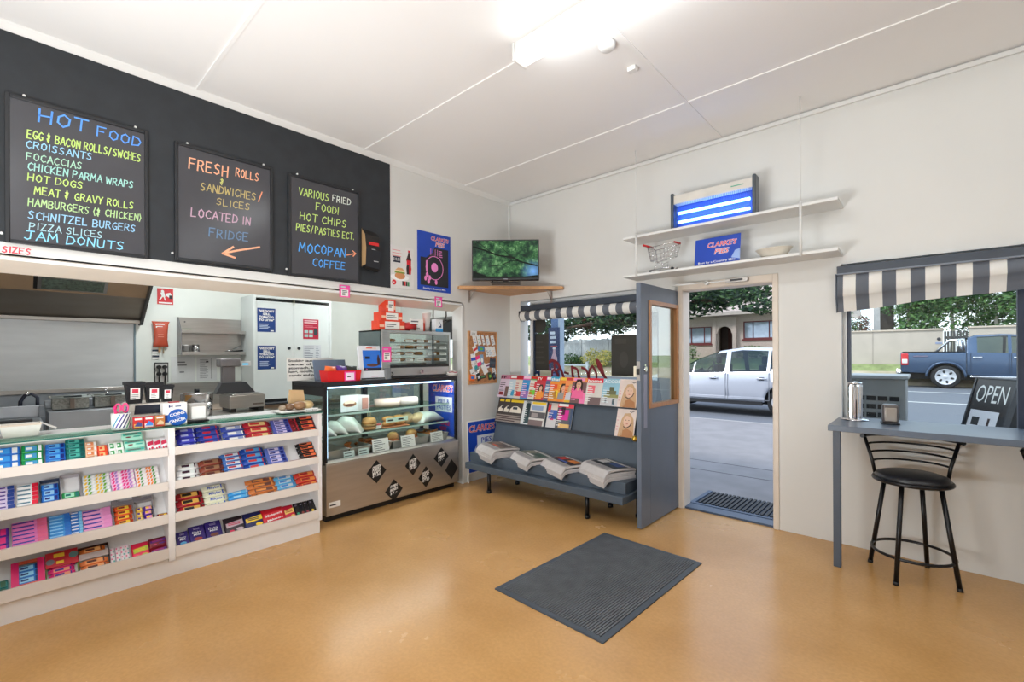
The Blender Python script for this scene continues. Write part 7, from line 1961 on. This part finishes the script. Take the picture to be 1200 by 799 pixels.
# the large cypress whose limbs hang across the view
tr = thing('cypress_tree', 'large dark cypress tree with limbs spreading across the street view', 'tree', (-6.3, 20.0, .8), 0)
rnd = random.Random(11)
b = MB(); b.tube([(0, 0, -.2), (.1, 0, 1.2), (-.1, .1, 3.0), (0, 0, 6)], [.5, .42, .36, .2], BARK, 12); b.obj('trunk', tr)
limbs = [((-.1, .1, 2.4), (-3.6, -1.6, 2.5), (-8.0, -2.2, 1.7)), ((-.1, .1, 2.6), (-2.6, 1.0, 2.9), (-5.4, 1.6, 2.5)), ((-.1, .1, 2.6), (-3.2, -.8, 3.0), (-7.2, -1.2, 2.2)), ((-.1, 0, 3.2), (-2.5, .5, 4.4), (-6.5, .8, 4.6)), ((0, 0, 2.8), (2.2, -.6, 3.4), (4.6, -1.0, 3.0)), ((0, 0, 3.6), (2.4, .6, 4.6), (5.2, .8, 4.6)), ((0, 0, 4.5), (-1, -1, 6), (-2.5, -1.6, 7)), ((0, 0, 4.5), (1, -.5, 6), (2.4, -1, 7.2))]
F = MB()
for a, c, d in limbs:
    lb = MB(); lb.tube([a, ((a[0] + c[0]) / 2, (a[1] + c[1]) / 2, (a[2] + c[2]) / 2 + .15), c, ((c[0] + d[0]) / 2, (c[1] + d[1]) / 2, (c[2] + d[2]) / 2 + .1), d], [.2, .16, .12, .08, .03], BARK, 8); lb.obj('limb', tr)
    for t in range(1, 9):
        f = t / 8
        if f < .5:
            p = [a[i] + (c[i] - a[i]) * f * 2 for i in range(3)]
        else:
            p = [c[i] + (d[i] - c[i]) * (f - .5) * 2 for i in range(3)]
        for k in range(3):
            q = (p[0] + rnd.gauss(0, .7), p[1] + rnd.gauss(0, .8), p[2] + rnd.uniform(-.25, .75))
            leaf_cluster(F, q, (.9, .8, .33), 120, .30, LEAFD, rnd, .35, .25)
for k in range(16):
    q = (rnd.uniform(-5, 4.5), rnd.uniform(-1.2, 1.5), rnd.uniform(4.4, 8))
    leaf_cluster(F, q, (1.3, 1.1, .6), 150, .34, LEAFD, rnd, .4, .2)
F.obj('foliage', tr)
# hedge trees behind the walls
for i, (x, y, h, r_, lb) in enumerate(((3.2, 23.0, 4.6, 1.0, 'green leafy tree left of the gap in the garden walls'), (4.6, 22.8, 4.8, 1.1, 'green leafy tree standing above the gate between the walls'), (5.9, 22.9, 4.7, 1.0, 'pale green leafy tree above the pickup cab'), (7.2, 22.7, 5.0, 1.1, 'green leafy tree at the right edge behind the pickup'), (8.6, 23, 5, 1.1, 'green leafy tree beyond the right window post'))):
    o = thing('hedge_tree', lb, 'tree', (x, y, 1.0), 0, 'trees behind the garden walls')
    b = MB(); b.tube([(0, 0, 0), (.05, 0, 1.2), (0, .05, 2.4)], [.09, .08, .05], C(190, 184, 170, .9), 8); b.obj('trunk', o)
    b = MB(); r2 = random.Random(20 + i)
    for k in range(16):
        leaf_cluster(b, (r2.uniform(-r_, r_) * .8, r2.uniform(-.6, .6), r2.uniform(1.3, h - 1.2)), (.6, .5, .55), 210, .21, LEAFG, r2, .7)
    b.obj('foliage', o)
def shrub(name, label, loc, rads, n, size, mats, seed, grp=None):
    o = thing(name, label, 'shrub', loc, 0, grp)
    r2 = random.Random(seed)
    b = MB(); b.tube([(0, 0, -.1), (0, 0, rads[2] * .6)], [.07, .04], BARK, 6); b.obj('stem', o)
    b = MB()
    for k in range(9):
        leaf_cluster(b, (r2.uniform(-.6, .6) * rads[0], r2.uniform(-.5, .5) * rads[1], rads[2] * r2.uniform(.35, 1.1)), (rads[0] * .5, rads[1] * .5, rads[2] * .42), n // 9, size, mats, r2)
    b.obj('foliage', o)
YL = [mat('yellow_leaf_a', (250, 232, 150), .7, var=.12), mat('yellow_leaf_b', (240, 222, 128), .7, var=.15), mat('yellow_leaf_c', (160, 170, 90), .7, var=.2)]
shrub('yellow_bush', 'round yellow leaved bush on the bank before the paling fence', (-10.9, 19.75, .68), (1.05, .62, .78), 1500, .15, YL, 31)
shrub('green_shrub', 'low green shrub left of the yellow bush at the fence', (-13.1, 20.1, .8), (.95, .5, .5), 900, .14, LEAFG, 32)
shrub('green_shrub', 'tall green shrub above the left end of the garden wall', (1.05, 22.2, 1.0), (.55, .5, 1.6), 900, .15, LEAFG, 33)
shrub('red_shrub', 'reddish leaved shrub beside the white porch post', (1.75, 22.4, 1.0), (.5, .5, 1.5), 800, .15, [mat('red_leaf', (150, 96, 84), .7, var=.2), LEAFG[2], mat('red_leaf_b', (120, 84, 70), .7, var=.2)], 34)
shrub('front_shrub', 'green shrub in front of the brick house right window', (-4.1, 24.6, 1.1), (1.2, .5, .62), 700, .15, LEAFG, 35)
shrub('front_shrub', 'sparse pale shrub in front of the brick house left window', (-7.0, 24.4, 1.1), (.5, .4, .62), 300, .14, [LEAFG[1], mat('pale_bloom', (206, 206, 190), .7)], 36)

# brick house behind the parked car
BRICK = bpy.data.materials.new('brown_brick')
BRICK.use_nodes = True
t = BRICK.node_tree
bt = t.nodes.new('ShaderNodeTexBrick')
co = t.nodes.new('ShaderNodeTexCoord')
mp = t.nodes.new('ShaderNodeMapping')
mp.inputs['Rotation'].default_value = (R(90), 0, 0)
mp.inputs['Scale'].default_value = (2.2, 2.2, 2.2)
bt.inputs['Color1'].default_value = (*lin((196, 180, 174)), 1)
bt.inputs['Color2'].default_value = (*lin((178, 160, 154)), 1)
bt.inputs['Mortar'].default_value = (*lin((208, 198, 192)), 1)
bt.inputs['Mortar Size'].default_value = .03
t.links.new(co.outputs['Object'], mp.inputs[0]); t.links.new(mp.outputs[0], bt.inputs['Vector']); t.links.new(bt.outputs[0], t.nodes['Principled BSDF'].inputs['Base Color'])
t.nodes['Principled BSDF'].inputs['Roughness'].default_value = .9
hs = thing('brick_house', 'brown brick house with an arched porch and wide windows across the street', 'house', (-5.57, 26, 1.2), 0)
arch = [(-.42, 0)] + [(-.42 * math.cos(a * PI / 12), 1.55 + .42 * math.sin(a * PI / 12)) for a in range(13)] + [(.42, 0)]
def wall_with(x0, x1, z0, z1, holes):
    """strip wall around rectangular openings"""
    b = MB()
    xs_ = x0
    for (a, c, d, e) in holes:
        b.box(xs_, a, 0, .25, z0, z1, BRICK); b.box(a, c, 0, .25, z0, d, BRICK); b.box(a, c, 0, .25, e, z1, BRICK); xs_ = c
    b.box(xs_, x1, 0, .25, z0, z1, BRICK)
    return b
wall_with(-6, 5.5, 0, 2.75, [(-2.63, -.83, .9, 2.0), (-.42, .42, 0, 2.0), (1.05, 2.95, 1.15, 2.22)]).obj('wall', hs)
b = MB(); b.box(-.70, -.5, -.25, 0, 0, 2.55, BRICK); b.box(.5, .70, -.25, 0, 0, 2.55, BRICK); b.prism([(-.5, 2.55), (-.5, 1.5), *arch[1:-1], (.5, 1.5), (.5, 2.55)], -.2, -.001, BRICK); b.obj('porch', hs)
b = MB(); b.box(-.8, .8, 1.4, 1.5, 0, 2.4, C(96, 80, 76)); b.box(-.8, -.7, .25, 1.4, 0, 2.4, C(120, 104, 98)); b.box(.7, .8, .25, 1.4, 0, 2.4, C(120, 104, 98)); b.box(-.8, .8, .25, 1.5, 2.3, 2.4, C(120, 104, 98)); b.box(-.25, .25, 1.36, 1.4, 0, 1.95, C(96, 50, 44)); b.obj('front_door', hs)
for (a, c, d, e) in ((-2.63, -.83, .9, 2.0), (1.05, 2.95, 1.15, 2.22)):
    b = MB()
    MRF = C(110, 50, 52, .5)
    w3 = (c - a)
    for q in ((a, a + .06, d, e), (c - .06, c, d, e), (a + .06, c - .06, d, d + .07), (a + .06, c - .06, e - .06, e), (a + w3 * .27, a + w3 * .27 + .05, d + .07, e - .06), (a + w3 * .73, a + w3 * .73 + .05, d + .07, e - .06)):
        b.box(q[0], q[1], .02, .1, q[2], q[3], MRF)
    b.box(a - .06, c + .06, -.06, .02, d - .1, d, MRF)
    wn = b.obj('window', hs)
    b = MB(); b.box(a + .06, c - .06, .06, .07, d + .07, e - .06, mat('house_pane', (176, 190, 206), .08, .3, var=.05)); b.obj('pane', wn)
    b = MB()
    for i in range(int(w3 / .09)):
        b.box(a + .07 + i * .09, a + .13 + i * .09, .12, .14, d + .07, e - .06, C(206, 210, 214, .8))
    b.obj('curtain', wn)
ROOF = mat('roof_tiles', (168, 156, 148), .8, var=.2, scale=12)
b = MB(); b.prism([(-.7, 2.7), (-.7, 2.8), (4.5, 5.2), (9.5, 2.8), (9.5, 2.7)], -6.5, 6, ROOF, 'x'); b.obj('roof', hs)
b = MB(); b.box(-6.5, 6, -.72, -.68, 2.62, 2.84, C(190, 182, 176)); b.obj('gutter', hs)
o = thing('porch_post', 'white porch post of a building behind the garden wall', 'post', (2.1, 22.9, 1.0), 0)
b = MB(); b.box(-.12, .12, -.12, .12, 0, 2.7, C(206, 204, 206, .7)); b.obj('post', o)
b = MB(); b.box(.12, .6, -.05, .3, 0, 2.7, C(66, 58, 54, .8)); b.obj('dark_doorway', o)

# post with a drinks banner just outside the left window
o = thing('banner_post', 'blue-grey street post carrying a tall drinks banner outside the left window', 'post', (-.165, 1.2, 0.01), 0)
b = MB(); b.box(-.065, .065, -.05, .05, 0, 2.9, C(92, 116, 158, .5)); b.box(.065, .1, -.05, .05, 0, 2.9, C(170, 182, 200, .5)); b.obj('post', o)
b = MB(); b.box(-.10, .095, -.07, -.051, .7, 1.85, C(58, 70, 108, .5)); b.obj('banner', o)
b = MB(); y = -.0706
b.lines(-.07, .07, 1.60, 1.80, 3, C(220, 226, 236), y, 3, .6); b.rect(-.06, .06, 1.57, 1.58, C(210, 90, 90), y)
b.poly([(-.045, 1.2), (.055, 1.2), (.06, 1.4), (.03, 1.47), (.025, 1.54), (-.015, 1.54), (-.02, 1.47), (-.05, 1.4)], C(220, 180, 190), y); b.rect(-.02, .03, 1.53, 1.56, PAPER, y - .0004); b.rect(-.05, .06, 1.25, 1.35, C(70, 60, 90), y - .0004); b.lines(-.07, .08, 1.0, 1.18, 4, C(130, 120, 170), y, 8, .6)
b.obj('print', o)
# air conditioner casing and chalk sandwich board outside the right window
o = thing('vented_cabinet', 'grey metal cabinet with slotted vents outside the right window', 'cabinet', (3.565, 1.2, .016), 0)
VG = mat('grey_vent_metal', (128, 129, 130), .5, .2, var=.05)
b = MB(); b.box(-.21, .21, .0, .5, 0, 1.2, VG, .006); b.obj('casing', o)
b = MB(); b.box(-.23, .23, -.03, .52, 1.2, 1.235, C(150, 152, 156, .35, metal=.3), .008); b.obj('lid', o)
for r in range(12):
    b = MB()
    for c in range(4):
        b.box(-.16 + c * .085, -.16 + c * .085 + .07, -.006, .0, .14 + r * .078, .14 + r * .078 + .042, C(12, 13, 15, .8))
    b.obj('vent', o)
o = thing('sandwich_board', 'black A frame sandwich board reading OPEN in white outside the right window', 'sandwich board', (4.385, 1.2, .016), R(-60))
def panel(dy, tilt):
    b = MB()
    b.M = Matrix.Translation((0, dy, 0)) @ Matrix.Rotation(tilt, 4, 'X')
    return b
for dy, tilt in ((-.36, R(-15)), (.36, R(15))):
    b = panel(dy, tilt); b.box(-.2, .2, -.012, .012, .06, 1.26, C(24, 26, 32, .35), .003); b.obj('panel', o)
    b = panel(dy, tilt)
    for q in ((-.218, -.2, 0, 1.27), (.2, .218, 0, 1.27)):
        b.box(q[0], q[1], -.018, .018, q[2], q[3], C(44, 48, 56, .4))
    b.box(-.2, .2, -.018, .018, 1.26, 1.27, C(44, 48, 56, .4)); b.obj('frame', o)
b = panel(-.36, R(-15)); b.text('OPEN', 0, 1.06, .15, PAPER, -.0126, 'C', .32, 0); b.obj('lettering', o, label='white OPEN lettering')
b = panel(-.36, R(-15)); b.rect(-.17, .13, .60, .99, C(222, 220, 226), -.0126); b.rect(-.13, -.05, .86, .93, INK, -.013); b.disc(-.07, .7, .06, C(226, 170, 110), -.013); b.rect(.02, .08, .66, .86, CRED, -.013); b.rect(.035, .06, .86, .93, COLA, -.013); b.obj('poster', o)
b = MB(); b.cyl((.19, -.22, .5), (.19, .22, .5), .006, BLACK); b.obj('stay', o)

# ------------------------------------------------------------------ vehicles
def lerp_tab(tab, x, k):
    for p, q in zip(tab, tab[1:]):
        if x <= q[0]:
            f = 0 if q[0] == p[0] else (x - p[0]) / (q[0] - p[0])
            return p[k] + (q[k] - p[k]) * f
    return tab[-1][k]
def vehicle(name, label, cat, loc, rz, tab, wheels, wr, paint, side_win, screens, extra):
    """tab rows: x, sill, belt, top, half width low, half width belt, half width top; side_win and screens are x-ranges of glass"""
    o = thing(name, label, cat, loc, rz)
    xs_ = {r[0] for r in tab}
    for a, c, *_ in side_win + screens:
        xs_ |= {a, c}
    for wx in wheels:
        xs_ |= {wx + (wr + .06) * math.cos(i * PI / 10) for i in range(11)}
    x0, x1 = tab[0][0], tab[-1][0]
    xs_ |= {x0 + (x1 - x0) * i / 40 for i in range(41)}
    xs_ = sorted(x for x in xs_ if x0 <= x <= x1)
    body, glass, trim = MB(), [], MB()
    GLS = glass_mat('car_glass', (178, 194, 194), .06)
    def section(x):
        sill, belt, top, wl, wb, wt = (lerp_tab(tab, x, k) for k in range(1, 7))
        zb = sill
        for wx in wheels:
            d = abs(x - wx)
            if d < wr + .06:
                zb = max(zb, wr + math.sqrt(max(0, (wr + .06) ** 2 - d * d)))
        mid = max(zb + .02, (sill + belt) * .52)
        g = top - belt
        pts = [(wl * .96, zb), (wl, max(zb + .01, sill + .1)), (wb * 1.0, mid), (wb * .985, belt - .04), (wb * .95, belt)]
        if g > .05:
            pts += [(wt + (wb * .95 - wt) * .08, top - .06 - (0 if g > .2 else 0)), (wt * .86, top)]
        else:
            pts += [(wb * .8, top), (wb * .6, top + .008)]
        pts.append((0, top + .02))
        return pts
    parts = {}
    def addface(key, mm, pts):
        mb = parts.setdefault(key, MB())
        mb.face(pts, mm, smooth=True)
    for xa, xb in zip(xs_, xs_[1:]):
        if xb - xa < 1e-5:
            continue
        A, B_ = section(xa), section(xb)
        xm = (xa + xb) / 2
        g = lerp_tab(tab, xm, 3) - lerp_tab(tab, xm, 2)
        sw = next((i for i, r in enumerate(side_win) if r[0] <= xm <= r[1]), None)
        sc = next((i for i, r in enumerate(screens) if r[0] <= xm <= r[1]), None)
        for s in (-1, 1):
            for k in range(len(A) - 1):
                pts = [(xa, s * A[k][0], A[k][1]), (xb, s * B_[k][0], B_[k][1]), (xb, s * B_[k + 1][0], B_[k + 1][1]), (xa, s * A[k + 1][0], A[k + 1][1])]
                if s > 0:
                    pts = pts[::-1]
                if k == 4 and sw is not None and g > .06:
                    addface('w%d%d' % (sw, s), GLS, pts)
                elif k >= 5 and sc is not None:
                    addface('s%d' % sc, GLS, pts)
                else:
                    addface('body', paint, pts)
    for xe in (x0, x1):
        S_ = section(xe)
        for k in range(len(S_) - 1):
            addface('body', paint, [(xe, -S_[k][0], S_[k][1]), (xe, S_[k][0], S_[k][1]), (xe, S_[k + 1][0], S_[k + 1][1]), (xe, -S_[k + 1][0], S_[k + 1][1])])
    for k, mb in parts.items():
        bmesh.ops.remove_doubles(mb.bm, verts=mb.bm.verts, dist=1e-4)
        mb.obj('body' if k == 'body' else ('windscreen' if k[0] == 's' else 'side_window'), o)
    under = MB()
    for wx in wheels:
        ww = lerp_tab(tab, wx, 4) - .24
        under.box(wx - wr - .1, wx + wr + .1, -ww, ww, wr * .8, wr * 2 + .1, C(24, 24, 26, .7))
    under.box(x0 + .25, x1 - .25, -.62, .62, wr * .75, lerp_tab(tab, (x0 + x1) / 2, 1) + .18, C(24, 24, 26, .7)); under.obj('underbody', o)
    RIM = mat('alloy', (206, 208, 214), .35, .25, var=.02)
    for wx in wheels:
        for s in (-1, 1):
            yy = s * (lerp_tab(tab, wx, 4) - .10)
            b = MB()
            b.M = Matrix.Translation((wx, yy, wr)) @ Matrix.Rotation(R(90) * s, 4, 'X')
            b.lathe([(wr * .62, -.09), (wr * .9, -.1), (wr, -.07), (wr, .07), (wr * .9, .1), (wr * .64, .09), (wr * .62, -.09)], C(26, 27, 30, .7), n=32, caps=False)
            ty = b.obj('wheel', o)
            b = MB()
            b.M = Matrix.Translation((wx, yy, wr)) @ Matrix.Rotation(R(90) * s, 4, 'X')
            b.lathe([(0, -.088), (wr * .3, -.088), (wr * .66, -.078), (wr * .69, -.10), (wr * .66, -.103), (wr * .6, -.086)], RIM, n=32, caps=False)
            for i in range(6):
                a = i * PI / 3 + .3
                b.face([(wr * (.44 * math.cos(a) + .13 * math.cos(t_) * math.cos(a) - .09 * math.sin(t_) * math.sin(a)), wr * (.44 * math.sin(a) + .13 * math.cos(t_) * math.sin(a) + .09 * math.sin(t_) * math.cos(a)), -.0895) for t_ in [k * PI / 6 for k in range(12)]], C(40, 42, 46, .6))
            b.lathe([(0, -.095), (.07, -.09), (.08, -.08)], RIM, n=16)
            b.obj('rim', ty)
    extra(o)
    return o
SILV = mat('silver_car_paint', (192, 196, 206), .25, .35, var=.01)
ctab = [(0, .38, .62, .62, .62, .66, .5), (.15, .3, .72, .74, .78, .8, .55), (.6, .28, .84, .88, .83, .85, .6), (1.0, .29, .90, .95, .84, .86, .66), (1.55, .29, .92, 1.25, .84, .86, .62), (2.1, .29, .94, 1.45, .84, .86, .60), (2.6, .29, .96, 1.52, .84, .86, .61), (3.3, .29, .98, 1.49, .84, .86, .60), (3.75, .3, 1.0, 1.40, .83, .85, .58), (4.05, .34, 1.02, 1.10, .8, .83, .56), (4.2, .42, .8, .84, .72, .78, .5)]
def car_extra(o):
    BL2 = C(34, 36, 40, .4)
    for x0, x1 in ((1.02, 2.29), (2.33, 3.2)):
        b = MB()
        yy = -.862
        for q in ((x0, x0 + .012, .34, .92), (x1 - .012, x1, .34, .95)):
            b.box(q[0], q[1], yy, yy + .02, q[2], q[3], C(120, 124, 132, .4))
        b.box(x0, x1, yy + .01, yy + .022, .33, .342, C(120, 124, 132, .4)); d = b.obj('door_seam', o)
    for x in (2.02, 3.05):
        b = MB(); b.box(x - .1, x + .1, -.89, -.855, .80, .835, SILV, .01); b.box(x - .06, x + .05, -.862, -.856, .78, .85, BL2); b.obj('door_handle', o)
    b = MB(); b.ball((1.32, -.95, 1.0), (.07, .1, .075), SILV, 12, 8); b.box(1.3, 1.36, -.9, -.82, .93, .97, BL2); b.obj('wing_mirror', o)
    b = MB(); b.box(.95, 3.1, -.86, -.845, .34, .40, C(176, 180, 190, .35, metal=.3), .004); b.box(1.0, 3.05, -.83, -.78, .22, .30, C(30, 32, 36, .6)); b.obj('sill_trim', o)
    for x, y in ((1.75, -.35), (1.75, .35), (2.75, -.35), (2.75, .35)):
        b = MB(); b.box(x - .25, x + .25, y - .24, y + .24, .45, .62, C(52, 54, 60, .8), .04); b.box(x + .16, x + .28, y - .22, y + .22, .55, 1.12, C(52, 54, 60, .8), .04); b.box(x + .2, x + .28, y - .12, y + .12, 1.14, 1.32, C(52, 54, 60, .8), .03); b.obj('seat', o)
    b = MB(); b.tube([(1.52 + .05 * math.cos(i * PI / 8), .35 + .18 * math.sin(i * PI / 8), .93 + .13 * math.cos(i * PI / 8)) for i in range(16)], .014, BLACK, 6, loop=True); b.obj('steering_wheel', o)
    b = MB(); b.box(1.1, 1.45, -.7, .7, .75, .93, C(50, 52, 56, .7), .03); b.obj('dashboard', o)
    b = MB(); b.box(-.02, .05, -.6, .6, .42, .52, BL2); b.obj('grille', o)
    for s in (-1, 1):
        b = MB(); b.ball((.12, s * .62, .68), (.16, .14, .08), C(220, 226, 232, .1), 10, 8); b.obj('headlamp', o)
        b = MB(); b.ball((4.08, s * .68, .92), (.1, .1, .14), C(190, 30, 36, .2), 10, 8); b.obj('tail_lamp', o)
vehicle('parked_car', 'silver hatchback parked across the open doorway', 'car', (-1.88, 6.95 + .86, .085), 0, ctab, (.85, 3.45), .305, SILV, [(1.22, 1.5), (1.54, 2.26), (2.36, 3.14), (3.2, 3.62)], [(1.05, 2.05), (3.78, 4.03)], car_extra)
BLUEP = mat('blue_car_paint', (72, 91, 118), .25, .3, var=.02)
utab = [(0, .62, 1.22, 1.25, .82, .88, .6), (.04, .55, 1.24, 1.27, .88, .91, .6), (1.2, .5, 1.25, 1.27, .92, .93, .62), (1.72, .48, 1.25, 1.27, .92, .93, .62), (1.74, .48, 1.25, 1.74, .92, .93, .66), (1.95, .48, 1.25, 1.83, .92, .93, .66), (2.6, .46, 1.22, 1.86, .92, .93, .67), (3.3, .46, 1.19, 1.80, .92, .93, .66), (3.95, .48, 1.15, 1.22, .92, .92, .62), (4.2, .48, 1.13, 1.17, .92, .92, .6), (5.0, .52, 1.06, 1.08, .9, .9, .6), (5.25, .6, .95, .97, .82, .84, .5)]
def ute_extra(o):
    yy = -.935
    b = MB(); b.box(.02, .22, yy - .0, yy + .06, .80, 1.22, C(206, 34, 44, .2), .02); b.box(.04, .2, yy - .01, yy + .03, .86, 1.02, C(230, 226, 226, .2), .02); b.obj('tail_lamp', o)
    b = MB(); b.box(.02, .22, .875, .935, .80, 1.22, C(206, 34, 44, .2), .02); b.obj('tail_lamp', o)
    b = MB(); b.box(-.13, .02, -.86, .86, .50, .66, CHROME, .02); b.box(-.1, .3, -.8, .8, .38, .5, C(40, 42, 46, .6)); b.obj('rear_bumper', o)
    b = MB(); b.box(1.715, 1.73, yy - .004, yy + .02, .5, 1.25, C(26, 32, 44, .5)); b.obj('body_gap', o)
    for x0, x1 in ((1.82, 2.72), (2.76, 3.7)):
        b = MB()
        for q in ((x0, x0 + .012), (x1 - .012, x1)):
            b.box(q[0], q[1], yy, yy + .02, .55, 1.22, C(34, 48, 70, .4))
        b.obj('door_seam', o)
        b = MB(); b.box(x0 + .05, x0 + .28, yy - .035, yy + .005, 1.06, 1.10, CHROME, .008); b.obj('door_handle', o)
    b = MB()
    for s in (-1, 1):
        b.tube([(.95, s * .8, 1.27), (1.3, s * .76, 1.66), (1.66, s * .74, 1.7), (1.7, s * .74, 1.28)], .04, CHROME, 10); b.tube([(1.56, s * .75, 1.7), (1.6, s * .77, 1.28)], .045, CHROME, 10)
    b.tube([(1.62, -.74, 1.7), (1.62, .74, 1.7)], .045, CHROME, 10); b.obj('sports_bar', o)
    b = MB(); b.box(.05, 1.7, -.88, .88, 1.262, 1.29, C(28, 30, 36, .6), .01); b.obj('tub_cover', o)
    b = MB(); b.tube([(1.2 + .50 * math.cos(i * PI / 14), yy - .005, .41 + .5 * math.sin(i * PI / 14)) for i in range(15)], .035, BLUEP, 8); b.obj('wheel_arch', o)
    b = MB(); b.box(1.8, 3.75, -.99, -.9, .40, .46, CHROME, .015); b.obj('side_step', o)
    b = MB(); b.rect(.35, .75, 1.1, 1.14, C(120, 110, 130), yy - .001); b.obj('side_badge', o)
    b = MB(); b.ball((3.6, -1.02, 1.25), (.1, .1, .1), BLUEP, 10, 8); b.obj('wing_mirror', o)
vehicle('pickup_truck', 'blue double cab pickup truck parked by the garden wall', 'pickup truck', (3.12, 17.68 + .93, .215), 0, utab, (1.2, 4.4), .40, BLUEP, [(1.98, 2.7), (2.78, 3.62)], [(1.735, 1.76), (3.32, 3.95)], ute_extra)
